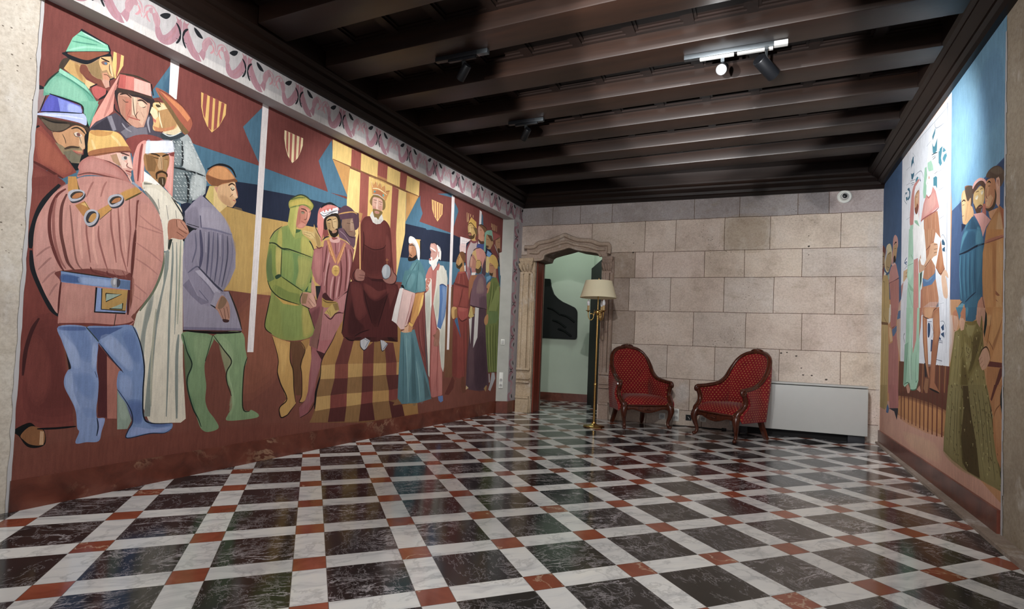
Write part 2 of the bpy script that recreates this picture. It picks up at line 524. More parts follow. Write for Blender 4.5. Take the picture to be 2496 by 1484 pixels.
PAINT_L = '''
P #7a3a33 1484,2912 7315,6906 8034,-728 1520,-90 1359,2827
P #42728c 1516,1737 2389,2231 2431,2227 2903,2236 3803,2222 4025,2210 4963,2534 6852,2388 6908,1757 1541,1293
P #252e46 2356,1878 2697,2058 2916,2091 2968,2067 3336,2107 3672,2123 4031,2134 6857,2331 6883,2044 4169,1770 2537,1671 2371,1636
P #42728c 4631,2232 6852,2388 6837,2559 4756,2392
P #c19a46 2480,1659 2586,1853 2630,1870 2924,1862 2981,1857 3640,1898 4050,1867 4091,1291 2748,1253 2504,1271
P #c8a24e*0.6 2712,1825 2843,1825 2876,1312 2777,1301
P #7f4433 1548,1165 2746,1274 2948,1270 3779,1283 3845,1048 6954,1237 7068,-48 4537,1 3334,-36 1572,135
P #7c3a28*0.6 1579,314 2345,322 3315,264 3575,165 3498,4 1573,125
P #9c5835*0.5 2764,1003 2949,1258 3249,1254 3246,695 2863,465
P #44728c 2261,2737 2239,2672 2136,2455 2148,2419 2265,2491
P #2f5a78*0.6 2266,2658 2210,2552 2215,2479 2265,2496
P #44728c 2924,2683 2772,2474 2920,2260
P #44728c 3624,2682 3491,2458 3618,2217 3655,2227 3853,2243 3780,2410 3654,2518
P #7d3a34 2287,2737 2929,2723 2775,2478 2917,2241 2380,2234 2302,2322
P #7d3a34 2969,2720 3636,2712 3491,2461 3603,2224 2971,2236
P #42728c 4924,2546 4781,2345 5065,2193 5596,2303 5560,2740
P #7d3a34 4913,2602 5556,2679 5555,2255 4925,2254 4976,2356 4926,2434
P #42728c 5557,2665 5693,2559 5635,2371 5538,2242
P #7d3a34 5610,2679 6217,2701 6237,2220 5556,2245 5685,2547
P #42728c 6220,2669 6358,2570 6265,2387
P #7d3a34 6260,2700 6888,2687 6878,2102 6338,2292
P #e4dcdc 2239,2748 2297,2750 2293,2475 2244,2460
P #e4dcdc 2925,2727 2979,2731 2966,832 2914,832
P #e4dcdc 5527,2706 5590,2698 5622,868 5570,868
P #e4dcdc 6187,2682 6241,2674 6234,2004 6182,1996
P #dcae50 2451,2593 2637,2586 2635,2510 2616,2466 2590,2408 2542,2349 2506,2380 2477,2432 2457,2495
P #9a4238 2468,2593 2495,2596 2489,2423 2476,2446 2466,2499
P #9a4238 2513,2591 2536,2593 2537,2361 2513,2374
P #9a4238 2553,2593 2579,2591 2576,2393 2553,2367
P #9a4238 2599,2585 2622,2586 2609,2461 2594,2416 2591,2463
P #ecd9a8 3134,2588 3318,2589 3318,2528 3301,2471 3272,2406 3224,2353 3178,2396 3152,2453 3135,2522
P #b0564a 3153,2587 3171,2587 3181,2405 3157,2455
P #b0564a 3187,2587 3211,2587 3214,2362 3194,2378
P #b0564a 3233,2589 3255,2589 3258,2392 3237,2369
P #b0564a 3280,2589 3299,2589 3295,2462 3277,2422
P #d8ab58 5130,2550 5350,2549 5351,2434 5260,2328 5191,2378 5147,2442
K #96453a 14.6 5171,2541 5199,2380
K #96453a 14.7 5219,2544 5242,2352
K #96453a 14.8 5268,2543 5282,2366
K #96453a 15.0 5317,2541 5319,2417
S #2a2a30 1547,2237 1579,2248 1605,2245 1618,2228 1597,2123 1573,2087 1559,2085
P #9a7f80 1580,2223 1603,2236 1611,2203 1589,2108 1572,2098
S #4b3f35 1677,2437 1720,2459 1705,2397 1662,2377
P #c39a52 1708,2449 1760,2451 1756,2406 1791,2375 1789,2347 1722,2367 1683,2387
P #a97b3b*0.8 1728,2439 1751,2439 1775,2364 1751,2373
P #e0b57a 1788,2374 1835,2368 1826,2352 1804,2326 1786,2342
P #5aa48c 1665,2378 1726,2368 1782,2348 1807,2324 1859,2258 1836,2173 1820,2111 1805,2129 1780,2214 1734,2225 1640,2223 1602,2199 1602,2244 1618,2288 1657,2351
P #8ccab0 1668,2379 1790,2339 1812,2306 1781,2320 1660,2357
P #86c3a8*0.8 1643,2322 1695,2335 1768,2310 1796,2283 1819,2238 1773,2226 1701,2231 1610,2221 1613,2264
L #3f8a74 7.4 1673,2348 1727,2335 1788,2311 1830,2282
L #2d4038 7.0 1605,2252 1623,2298 1663,2362
P #22262e 1684,2479 1752,2647 1890,2625 1915,2572 1930,2444 1906,2421 1911,2390 1877,2363 1767,2450
S #a9855a 1705,2447 1786,2460 1844,2520 1893,2577 1913,2539 1926,2454 1923,2445 1906,2429 1903,2419 1875,2402 1823,2406 1787,2437
P #d8a868 1853,2549 1893,2574 1910,2537 1926,2450 1904,2452 1888,2477 1865,2458 1845,2497
P #9a7c4c 1789,2458 1844,2509 1867,2419 1851,2403 1808,2419
P #c98a66 1866,2446 1889,2462 1905,2436 1906,2421 1882,2402 1871,2416
P #c69480 1871,2413 1903,2419 1908,2385 1888,2368 1868,2395
L #33261f 9.0 1854,2531 1878,2529 1900,2529
S #8a5a48 1858,2507 1875,2524 1890,2519 1887,2505 1870,2497
S #4d7ca0 1872,2510 1882,2519 1888,2514 1882,2503
L #5a3a2c 4.5 1900,2516 1902,2484 1915,2457
L #e0c090 8.0 1904,2514 1911,2480 1920,2452
L #6b3a2c 4.5 1873,2442 1894,2447 1909,2434
S #84452f 1760,2443 1786,2452 1809,2415 1844,2404 1864,2405 1888,2368 1909,2373 1895,2363 1859,2371 1804,2385 1760,2400
S #23262d 1684,2479 1896,2589 1915,2572 1850,2531 1792,2463 1727,2451 1692,2456
S #8d4a2c 1697,2482 1782,2530 1893,2582 1833,2523 1785,2483 1719,2474
P #74bfa0 1751,2633 1884,2621 1896,2591 1782,2533 1687,2483 1714,2575
L #4a9880 7.6 1732,2601 1791,2609 1880,2616
L #4a9880 7.5 1712,2555 1763,2570 1833,2595
L #a3d8c0 9.0 1760,2627 1810,2623 1877,2614
L #8fcfb5 10.8 1699,2498 1780,2556 1885,2598
P #e0b860 1917,2600 1972,2601 1972,2542 1956,2501 1937,2447 1930,2448 1914,2523
P #a04a38 1933,2602 1957,2602 1954,2526 1940,2457 1936,2459 1937,2534
P #8f3f33 1903,2599 1917,2599 1914,2555 1902,2582
S #b84a45 1820,2337 1846,2361 1892,2361 1890,2332 1861,2291 1833,2299
L #2e2a2e 13.1 1810,2337 1845,2373
L #2e2a2e 11.2 1857,2286 1894,2330 1895,2359
P #dd8f7f 1957,2485 1937,2386 1934,2249 1904,2204 1851,2155 1823,2105 1836,2173 1897,2335
P #c0776a 1939,2415 1948,2415 1912,2252 1894,2200 1887,2201 1912,2313
S #3a3034 1948,2390 2143,2421 2151,2351 2128,2263 2109,2247 1998,2221 1957,2295
S #c48f76 1956,2365 1996,2387 2031,2381 2073,2391 2117,2380 2134,2374 2126,2297 2115,2224 2091,2210 2068,2202 2026,2198 1991,2222 1961,2297
P #b1785f 1957,2357 2027,2371 2024,2298 2013,2227 1991,2222 1965,2282
P #d8bda0 2031,2381 2058,2384 2057,2269 2037,2270
P #cfa58a 2058,2384 2118,2367 2118,2294 2098,2226 2066,2252
P #b96a52 1998,2354 2028,2355 2030,2267 2010,2217 1998,2288
L #3b2c28 9.0 1964,2364 1996,2383 2027,2371
L #3b2c28 9.0 2062,2369 2089,2381 2118,2367
L #5a3f34 4.1 1980,2342 1996,2332 2014,2340
L #5a3f34 4.3 2063,2353 2092,2339 2111,2351
S #d6c0a4 2067,2362 2090,2372 2107,2354 2092,2339 2072,2343
L #5e4034 4.8 2035,2378 2048,2287 2065,2264
L #5e4034 3.6 2070,2304 2057,2269 2081,2249
L #a9503f 8.4 2012,2251 2042,2251 2085,2255
L #7a4a3c 3.6 2024,2298 2012,2255
L #7a4a3c 3.7 2086,2306 2103,2279
P #4a3a34 1947,2396 2139,2428 2148,2410 2080,2406 1949,2370
P #c9695c 1959,2482 2035,2501 2040,2419 1953,2401
P #b8483f 1961,2485 1990,2493 1991,2410 1952,2403
P #e6a79a 2035,2497 2128,2505 2139,2428 2038,2418
L #463b30 10.4 1958,2488 2050,2512 2130,2508
L #25252a 16.6 2134,2504 2150,2437
P #56505e 1820,2100 1845,2145 1904,2208 1949,2247 1983,2231 2026,2202 2068,2202 2107,2221 2126,2305 2150,2306 2172,2219 2217,2227 2216,2174 2175,2168 2013,2101 1973,2141 1937,2132 1824,2097
P #3f3b48 1827,2106 1905,2200 1934,2134 1874,2116
P #8c8894 1906,2207 1928,2222 1958,2148 1941,2133
P #7c7884 1981,2144 2037,2207 2069,2198 2122,2227 2133,2183 2012,2118
L #a09ca6 10.8 2134,2296 2129,2255 2144,2200
L #9a96a0 9.4 1985,2199 2009,2175 2040,2166
L #2d2a30 9.0 1939,2296 1944,2265 1975,2245 2002,2222 2037,2203
P #a9b2b4 2222,2220 2353,2296 2397,2257 2438,2188 2513,2071 2527,1990 2522,1918 2486,1875 2369,1808 2311,1821 2283,2198
P #5d6c72 2283,2198 2325,2240 2355,2187 2354,2050 2448,2033 2432,1824 2301,1827
P #7c8a8e*0.9 2307,2026 2374,2029 2396,1962 2398,1852 2305,1846
P #8f9b9e*0.8 2301,2186 2340,2218 2349,2066 2305,2053
L #2a3034 11.9 2302,2029 2391,2039 2515,2034
L #2a3034 11.7 2344,2220 2355,2114 2354,2054
L #2a3034 15.5 2370,2014 2401,1963 2405,1826
P #c4cccc*0.8 2366,2228 2420,2182 2474,2069 2419,2042 2368,2054
P #c4cccc*0.8 2421,2015 2496,2019 2512,1929 2421,1858
S #3f4a50 2213,2221 2255,2232 2340,2282 2360,2262 2300,2213 2241,2183 2210,2198
L #d0d6d6 7.9 2217,2227 2269,2224 2336,2276
S #e0cfa6 2245,2264 2307,2319 2335,2289 2298,2244 2247,2229 2221,2233
S #d9b06a 2157,2396 2227,2417 2273,2373 2306,2324 2296,2283 2233,2242 2171,2223 2158,2240 2161,2267 2155,2300 2145,2318 2137,2327 2151,2359
S #b98a4c 2228,2400 2273,2365 2302,2331 2291,2286 2237,2248 2196,2232 2200,2309 2184,2355
P #e8c898 2157,2392 2210,2410 2241,2392 2188,2357 2170,2376
P #e6cfa4 2146,2366 2176,2356 2186,2321 2168,2287 2145,2318 2137,2327
P #c67d45 2158,2249 2207,2250 2261,2279 2294,2305 2287,2276 2233,2240 2176,2223
P #c4624a 2155,2300 2176,2290 2173,2272 2160,2280
L #4c3a24 6.3 2156,2405 2185,2413 2198,2396
S #59492f 2166,2387 2186,2395 2199,2388 2179,2375
L #5a4426 5.1 2184,2355 2190,2323 2204,2302
L #e8d8b0 9.0 2189,2348 2200,2300 2215,2257
S #a8512e 2163,2495 2240,2489 2316,2455 2378,2416 2404,2366 2393,2311 2368,2270 2340,2278 2306,2324 2250,2391 2183,2451
P #d07a35 2189,2485 2258,2466 2330,2442 2388,2388 2372,2358 2310,2407 2242,2450
P #7d6138 2168,2484 2257,2412 2318,2346 2385,2294 2368,2270 2336,2280 2283,2342 2205,2430
L #6e3022 5.3 2180,2490 2249,2480 2325,2449 2388,2401 2407,2358
L #d6dcdc*0.8 7.3 2292,2200 2296,2193 2301,2196
L #c0c8ca*0.8 7.3 2312,2207 2316,2200 2321,2203
L #d6dcdc*0.8 7.4 2332,2214 2336,2207 2341,2210
L #a4afb2*0.8 7.4 2352,2221 2356,2214 2361,2217
L #d6dcdc*0.8 7.6 2393,2236 2397,2229 2403,2232
L #a4afb2*0.8 7.3 2303,2183 2307,2176 2312,2179
L #d6dcdc*0.8 7.3 2323,2190 2327,2183 2332,2186
L #c0c8ca*0.8 7.4 2343,2197 2347,2190 2352,2193
L #d6dcdc*0.8 7.5 2363,2204 2367,2197 2372,2200
L #c0c8ca*0.8 7.5 2384,2211 2388,2204 2393,2207
L #d6dcdc*0.8 7.6 2404,2219 2409,2212 2414,2215
L #c0c8ca*0.8 7.3 2294,2159 2298,2152 2303,2155
L #a4afb2*0.8 7.3 2314,2166 2318,2159 2323,2162
L #c0c8ca*0.8 7.4 2355,2180 2359,2173 2364,2176
L #a4afb2*0.8 7.5 2375,2187 2379,2180 2384,2183
L #c0c8ca*0.8 7.6 2396,2194 2400,2187 2405,2190
L #d6dcdc*0.8 7.6 2417,2202 2421,2195 2426,2197
L #c0c8ca*0.8 7.3 2305,2142 2309,2135 2314,2138
L #a4afb2*0.8 7.3 2325,2149 2329,2142 2334,2145
L #d6dcdc*0.8 7.4 2345,2156 2349,2149 2354,2152
L #c0c8ca*0.8 7.5 2386,2170 2390,2163 2396,2166
L #a4afb2*0.8 7.6 2407,2177 2411,2170 2417,2173
L #c0c8ca*0.8 7.6 2428,2184 2432,2177 2438,2180
L #c0c8ca*0.8 7.3 2297,2119 2301,2112 2306,2114
L #d6dcdc*0.8 7.3 2317,2125 2321,2119 2326,2121
L #d6dcdc*0.8 7.4 2337,2132 2341,2125 2346,2128
L #c0c8ca*0.8 7.4 2357,2139 2361,2132 2366,2135
L #c0c8ca*0.8 7.5 2378,2146 2382,2139 2387,2142
L #a4afb2*0.8 7.6 2398,2153 2402,2146 2408,2149
L #c0c8ca*0.8 7.6 2419,2160 2423,2153 2429,2156
L #a4afb2*0.8 7.7 2440,2167 2445,2160 2450,2163
L #c0c8ca*0.8 7.3 2308,2102 2311,2095 2317,2097
L #c0c8ca*0.8 7.4 2348,2115 2352,2108 2357,2111
L #c0c8ca*0.8 7.5 2368,2122 2372,2115 2377,2117
L #a4afb2*0.8 7.5 2389,2128 2393,2121 2398,2124
L #a4afb2*0.8 7.6 2410,2135 2414,2128 2419,2131
L #c0c8ca*0.8 7.6 2431,2142 2435,2135 2440,2138
L #d6dcdc*0.8 7.7 2452,2149 2456,2142 2462,2145
L #c0c8ca*0.8 7.3 2299,2078 2303,2071 2308,2074
L #a4afb2*0.8 7.3 2319,2085 2323,2078 2328,2080
L #d6dcdc*0.8 7.4 2360,2098 2364,2091 2369,2093
L #d6dcdc*0.8 7.5 2380,2104 2384,2097 2390,2100
L #a4afb2*0.8 7.6 2401,2111 2405,2104 2410,2107
L #c0c8ca*0.8 7.6 2422,2118 2426,2111 2431,2114
L #c0c8ca*0.8 7.7 2443,2125 2447,2118 2453,2120
L #c0c8ca*0.8 7.7 2464,2132 2469,2125 2474,2127
L #d6dcdc*0.8 7.3 2310,2061 2314,2054 2319,2057
L #c0c8ca*0.8 7.4 2330,2067 2334,2060 2339,2063
L #d6dcdc*0.8 7.5 2391,2087 2395,2080 2401,2083
L #d6dcdc*0.8 7.6 2412,2094 2416,2087 2422,2089
L #c0c8ca*0.8 7.7 2455,2107 2459,2100 2464,2103
L #d6dcdc*0.8 7.8 2476,2114 2480,2107 2486,2110
L #a4afb2*0.8 7.3 2324,2003 2328,1996 2333,1999
L #c0c8ca*0.8 7.4 2344,2009 2348,2002 2354,2005
L #d6dcdc*0.8 7.4 2365,2015 2369,2008 2374,2011
L #d6dcdc*0.8 7.5 2385,2022 2389,2015 2395,2017
L #c0c8ca*0.8 7.6 2406,2028 2410,2021 2416,2023
L #c0c8ca*0.8 7.6 2427,2034 2431,2027 2437,2030
L #a4afb2*0.8 7.7 2448,2041 2452,2034 2458,2036
L #c0c8ca*0.8 7.8 2491,2054 2496,2047 2501,2049
L #d6dcdc*0.8 7.3 2315,1980 2319,1973 2324,1975
L #d6dcdc*0.8 7.4 2335,1986 2339,1979 2344,1981
L #d6dcdc*0.8 7.4 2355,1992 2359,1985 2365,1987
L #c0c8ca*0.8 7.5 2376,1998 2380,1991 2385,1993
L #d6dcdc*0.8 7.5 2396,2004 2400,1997 2406,1999
L #d6dcdc*0.8 7.7 2438,2016 2443,2009 2448,2012
L #a4afb2*0.8 7.8 2481,2029 2486,2022 2491,2025
L #a4afb2*0.8 7.8 2503,2036 2507,2028 2513,2031
L #c0c8ca*0.8 7.3 2307,1956 2311,1949 2316,1952
L #c0c8ca*0.8 7.3 2327,1962 2331,1955 2336,1958
L #a4afb2*0.8 7.4 2347,1968 2351,1961 2356,1964
L #a4afb2*0.8 7.6 2409,1986 2413,1979 2418,1982
L #a4afb2*0.8 7.6 2430,1992 2434,1985 2439,1988
L #c0c8ca*0.8 7.7 2451,1999 2455,1991 2461,1994
L #a4afb2*0.8 7.8 2472,2005 2477,1998 2482,2000
L #c0c8ca*0.8 7.8 2494,2011 2498,2004 2504,2007
L #c0c8ca*0.8 7.9 2516,2018 2520,2010 2526,2013
L #c0c8ca*0.8 7.4 2337,1945 2341,1938 2347,1940
L #d6dcdc*0.8 7.5 2378,1956 2382,1949 2388,1952
L #a4afb2*0.8 7.5 2399,1962 2403,1955 2408,1958
L #c0c8ca*0.8 7.6 2420,1968 2424,1961 2429,1964
L #d6dcdc*0.8 7.7 2441,1974 2445,1967 2451,1970
L #c0c8ca*0.8 7.8 2484,1987 2488,1979 2494,1982
L #a4afb2*0.8 7.8 2506,1993 2510,1986 2516,1988
L #c0c8ca*0.8 7.3 2309,1916 2313,1909 2318,1911
L #d6dcdc*0.8 7.3 2329,1921 2333,1914 2338,1917
L #d6dcdc*0.8 7.4 2349,1927 2353,1920 2359,1922
L #c0c8ca*0.8 7.5 2370,1933 2374,1926 2379,1928
L #c0c8ca*0.8 7.5 2390,1939 2394,1932 2400,1934
L #d6dcdc*0.8 7.6 2432,1950 2436,1943 2442,1946
L #a4afb2*0.8 7.7 2453,1956 2458,1949 2463,1952
L #a4afb2*0.8 7.8 2475,1963 2479,1955 2485,1958
L #c0c8ca*0.8 7.8 2497,1969 2501,1961 2507,1964
L #d6dcdc*0.8 7.3 2320,1898 2324,1891 2329,1893
L #a4afb2*0.8 7.4 2340,1904 2344,1897 2349,1899
L #a4afb2*0.8 7.4 2360,1909 2364,1902 2370,1905
L #d6dcdc*0.8 7.5 2401,1921 2406,1914 2411,1916
L #d6dcdc*0.8 7.6 2422,1926 2427,1919 2432,1922
L #a4afb2*0.8 7.7 2444,1932 2448,1925 2453,1928
L #c0c8ca*0.8 7.8 2487,1944 2491,1937 2496,1939
L #d6dcdc*0.8 7.8 2508,1950 2513,1943 2518,1945
L #d6dcdc*0.8 7.3 2332,1881 2336,1874 2341,1876
L #c0c8ca*0.8 7.4 2352,1886 2356,1879 2361,1881
L #c0c8ca*0.8 7.5 2372,1892 2376,1884 2382,1887
L #d6dcdc*0.8 7.6 2414,1903 2418,1896 2423,1898
L #a4afb2*0.8 7.6 2435,1909 2439,1901 2444,1904
L #c0c8ca*0.8 7.7 2456,1914 2460,1907 2466,1910
L #c0c8ca*0.8 7.8 2477,1920 2482,1913 2487,1915
L #a4afb2*0.8 7.8 2499,1926 2504,1919 2509,1921
L #d6dcdc*0.8 7.3 2322,1857 2326,1850 2332,1853
L #d6dcdc*0.8 7.4 2342,1863 2346,1856 2352,1858
L #c0c8ca*0.8 7.4 2363,1868 2367,1861 2372,1863
L #a4afb2*0.8 7.5 2383,1874 2387,1866 2393,1869
L #d6dcdc*0.8 7.5 2404,1879 2408,1872 2414,1874
L #d6dcdc*0.8 7.6 2425,1885 2429,1877 2435,1880
L #c0c8ca*0.8 7.7 2446,1890 2450,1883 2456,1885
L #d6dcdc*0.8 7.7 2468,1896 2472,1889 2477,1891
L #d6dcdc*0.8 7.8 2489,1902 2493,1894 2499,1897
L #d6dcdc*0.8 7.3 2314,1835 2318,1827 2323,1830
L #c0c8ca*0.8 7.3 2334,1840 2338,1833 2343,1835
L #a4afb2*0.8 7.4 2354,1845 2358,1838 2364,1840
L #d6dcdc*0.8 7.5 2375,1850 2379,1843 2384,1845
L #c0c8ca*0.8 7.5 2395,1856 2399,1849 2405,1851
L #c0c8ca*0.8 7.6 2416,1861 2420,1854 2426,1856
L #d6dcdc*0.8 7.6 2437,1867 2441,1859 2447,1862
P #1e2428 1779,2237 1824,2101 1817,2032 1826,1948 1804,1921 1781,1851 1756,1839 1734,1886 1802,1948 1801,2081 1795,2181
P #6fb298 1772,2241 1858,2278 1834,2208 1815,2125 1795,2181
P #8e3c2c 1561,1998 1602,2036 1660,1983 1734,1890 1775,1838 1714,1785 1658,1802 1618,1819 1561,1842
P #a95434*0.7 1578,1997 1623,1992 1708,1901 1755,1847 1713,1804 1662,1826 1601,1851
P #7b3028 1562,1817 1658,1802 1708,1779 1728,1762 1693,1722 1643,1627 1551,1603 1555,1742
P #8f4436*0.6 1580,1800 1665,1782 1691,1752 1642,1656 1572,1638
L #5e241e 14.6 1561,1842 1617,1823 1670,1802 1714,1785
L #25262a 19.4 1566,2004 1594,2033
P #8d7b62 1585,2081 1651,2021 1662,1991 1692,1949 1747,1883 1786,1891 1789,1943 1735,1971 1657,2019 1606,2074
S #c58f5c 1654,2018 1694,2037 1748,2092 1787,2099 1808,2075 1800,2049 1807,1988 1797,1973 1795,1949 1777,1927 1751,1927 1704,1961 1676,1973
P #8f7d5e 1666,1970 1714,1956 1780,1987 1798,1970 1749,1953 1735,1925 1707,1916
P #7d7560 1706,1931 1749,1953 1795,1953 1785,1899 1750,1884 1727,1899
L #4d3d30 11.9 1711,1948 1742,1970 1780,1979
L #b8604c 9.0 1749,1953 1776,1950 1795,1953
L #8f3f38 7.4 1756,1948 1783,1937
P #d5ab80 1777,2048 1796,2048 1806,1992 1794,1972 1776,1993
L #7a7668 9.2 1777,2040 1789,2006
L #463b30 9.2 1736,2070 1761,2087 1784,2082 1806,2063
S #d8c8b8 1750,2046 1763,2062 1789,2053 1783,2043 1761,2035
S #7a4a48 1763,2055 1776,2060 1780,2045 1767,2041
L #5e5044 3.7 1748,2053 1757,2037 1777,2039
L #5e4a38 4.1 1697,2027 1711,2001 1716,1980
S #4a3c32 1585,2085 1653,2093 1740,2108 1789,2112 1820,2104 1818,2079 1794,2097 1748,2095 1712,2055 1681,2032 1639,2027 1604,2062
S #6a5c4c 1603,2073 1658,2072 1707,2087 1729,2088 1699,2050 1651,2028 1613,2055
L #2a2624 8.1 1603,2081 1648,2076 1716,2095
S #aebbe6 1570,2086 1616,2115 1694,2147 1789,2176 1806,2118 1766,2118 1696,2110 1629,2098
L #ced6f2 9.0 1605,2096 1695,2128 1791,2147
P #3a40b4 1631,2221 1671,2221 1773,2215 1782,2175 1688,2145 1595,2111 1612,2174
P #6f80d6 1665,2215 1774,2211 1781,2177 1681,2144
P #9fb0ea*0.8 1716,2206 1772,2206 1779,2178 1718,2157
P #4448c0*0.7 1621,2185 1652,2221 1651,2134 1610,2117
L #20242c 9.0 1628,2221 1702,2223 1776,2220 1786,2177
L #20242c 6.1 1595,2110 1688,2144 1782,2175
S #b9736a 1785,1852 1780,1870 1794,1910 1829,1945 1866,1957 1912,1956 1971,1938 2009,1917 2042,1873 2059,1844 1961,1853 1890,1852 1822,1836 1780,1812
P #c88a80*0.7 1798,1899 1850,1944 1920,1938 1995,1904 2012,1868 1924,1875 1804,1850
L #7d4038 9.0 1780,1823 1838,1853 1925,1859 2005,1858 2059,1840
L #7d4038 6.9 1866,1957 1934,1947 2001,1923 2045,1874
P #d9a090 1849,1951 1910,1984 1966,2015 2039,2039 2050,1997 2064,1942 2050,1929 2055,1906 2049,1883 2020,1912 1985,1939 1934,1951
P #b58a66 1935,1988 1967,2007 1999,1955 1985,1939 1951,1956
P #e8c4b4 1966,2011 1995,2020 1997,1988 2029,1965 2030,1940 2004,1932 1984,1967
P #ecc8b8 2025,2022 2037,2018 2060,1945 2041,1944 2029,1965
L #5a3a34 9.0 1988,2020 2010,2021 2037,2018
S #cfc8c0 1993,1995 2011,2009 2030,2007 2020,1987 2001,1981
S #5a5a60 2008,2004 2022,2009 2023,1992 2010,1990
L #8a5048 4.8 2032,1974 2026,1951 2061,1943
L #9c443c 9.0 2020,1924 2043,1923 2054,1922
L #b8605a 9.0 2028,1910 2051,1905
P #e0b0a0 2033,1895 2048,1891 2066,1858 2058,1856
S #e0b356 1824,2089 1857,2108 1944,2134 1985,2125 2018,2086 2042,2057 1987,2034 1916,2002 1832,1954 1819,2001 1820,2040
S #c98f33 1824,2085 1861,2111 1909,2119 1941,2129 1918,2100 1863,2076
L #e9c67e 14.6 1837,2046 1849,2011 1861,1983
L #e9c67e 15.4 1932,2105 1966,2084 1986,2058
S #a8642c 1831,1977 1915,2026 2022,2071 2047,2050 1987,2030 1900,1980 1832,1950
L #7d4420 4.6 1832,1950 1899,1986 1987,2028 2043,2051
S #8d3a34 2013,2101 2041,2137 2086,2166 2141,2186 2198,2190 2228,2178 2127,2142 2075,2090 2056,2016 2043,2053
S #d98c80 2123,2143 2082,2105 2063,2035 2059,1974 2072,1881 2089,1857 2125,1841 2124,1995 2127,2082
L #8d3a34 13.8 2105,2117 2097,2046 2092,1879
L #eeb5a8 12.3 2121,2123 2114,2035 2112,1872
P #de8f82 2254,2107 2300,2132 2305,1837 2250,1885 2261,1994
P #e8a89c*0.8 2267,2103 2289,2101 2294,1870 2267,1889
P #8d3a34 2263,2110 2301,2130 2298,2100 2276,2097
S #a9783e 2124,2064 2254,2103 2271,2042 2257,1984 2263,1955 2254,1903 2238,1885 2216,1888 2190,1911 2147,1955 2130,1971
P #8a6230 2125,2055 2173,2063 2196,2018 2187,1967 2146,1959
P #c9a070 2205,2073 2226,2080 2235,1995 2211,1987 2201,2011
P #b08a50 2230,2082 2261,2057 2257,1988 2244,1989
L #3a2c1c 9.0 2156,2072 2188,2077 2214,2072
L #3a2c1c 9.0 2226,2076 2246,2092 2267,2103
L #4a3820 5.1 2173,2054 2190,2055 2206,2056
L #4a3820 5.2 2240,2063 2261,2070
L #4a3820 5.1 2218,2069 2232,1981
L #3f2c1a 12.8 2202,1924 2200,1958 2228,1980 2258,1975 2263,1955
L #b0604c 9.0 2204,1955 2254,1961
S #54412a 2214,1936 2251,1947 2254,1903 2238,1881 2216,1893
L #b8a890 9.0 2235,1937 2241,1900
P #eef0f6 2127,2142 2283,2198 2298,2131 2124,2062
P #b9d0ec*0.7 2127,2142 2151,2151 2152,2075 2126,2064
P #d8def0*0.7 2196,2167 2283,2197 2296,2131 2220,2101
P #f2efea 2123,1952 2168,1931 2233,1889 2296,1839 2249,1836 2127,1880
S #ded5c2 2127,1889 2192,1886 2278,1852 2352,1795 2373,1746 2331,1700 2201,1731 2147,1817 2121,1849
L #b0a898 8.9 2218,1797 2226,1737
L #8a8578 12.4 2127,1880 2175,1885
P #8f8c7c 2127,1880 2176,1881 2146,1834 2130,1838
L #3a3a38 7.8 2204,1893 2292,1838 2343,1802
P #7f352b 1562,1740 1688,1800 1689,1710 1632,1594 1604,1466 1607,1325 1641,1198 1727,1044 1757,927 1845,409 1581,419 1569,1007 1563,1491
P #6a2a26*0.7 1625,1010 1732,1039 1757,927 1776,757 1821,641 1852,448 1638,471 1599,706 1614,890
P #8f4336*0.6 1570,1677 1665,1725 1619,1591 1594,1476 1588,1354 1574,1460
P #83392e*0.7 1626,923 1676,891 1720,758 1711,591 1660,540 1609,674 1608,781
L #4a1f20 17.5 1651,1011 1624,944 1604,835 1599,706
L #22252b 29.6 1701,1747 1631,1616 1599,1476 1593,1377
L #22252b 24.9 1596,1367 1610,1271 1657,1155 1703,1065 1737,1028
L #2a2428 15.8 1765,961 1805,756 1840,570
P #ded5c2 2122,1866 2224,1895 2305,1837 2371,1745 2394,1586 2401,1355 2425,962 2439,744 2481,386 2448,363 2394,369 2253,378 2163,585 2112,938 2134,1065 2243,1268 2276,1470 2301,1481 2288,1686 2238,1674
S #e6decd 2129,1842 2201,1862 2280,1817 2350,1760 2380,1706 2295,1687 2244,1676 2196,1750 2143,1820
L #8f8d84 18.9 2136,1831 2195,1769 2230,1705
L #9a978a 9.0 2218,1801 2228,1738
L #9a978a 9.1 2270,1775 2288,1686
L #9a978a 9.3 2330,1756 2340,1704
L #3a3d3c 9.0 2299,1835 2363,1757 2393,1716
P #8e9690 2281,1485 2307,1482 2307,1369 2280,1187 2260,995 2252,812 2251,424 2214,428 2225,748 2249,1073 2281,1273
P #8e9690*0.9 2195,1147 2228,1214 2222,1103 2194,954 2189,749 2161,813 2173,1004
L #8e9690 13.2 2323,1546 2331,1413 2332,1078 2341,812 2352,413
L #8e9690 20.2 2399,947 2397,772 2420,393
L #9aa098 9.4 2349,1550 2365,1283 2373,946
L #a7ac98 10.8 2375,1569 2381,1352 2388,1014
L #b2b09c 12.7 2247,1105 2240,812 2253,488
L #6f7862 19.0 2267,1502 2269,1370 2227,1227 2151,1085
P #3a3f3a 2299,1561 2322,1565 2307,1489 2299,1501
P #e8e0d0 2244,1676 2289,1687 2298,1488 2275,1477 2264,1561
L #4a4d48 7.8 2292,1680 2298,1488
S #23262c 2380,1706 2423,1681 2494,1669 2441,1609 2415,1583 2388,1571
S #b5755a 2289,1673 2353,1704 2395,1689 2426,1634 2420,1605 2381,1573 2321,1572 2296,1561
P #c98b70 2340,1697 2395,1689 2424,1626 2370,1643 2343,1657
L #6b3a2c 8.0 2340,1697 2346,1651
L #6b3a2c 8.1 2367,1690 2411,1644
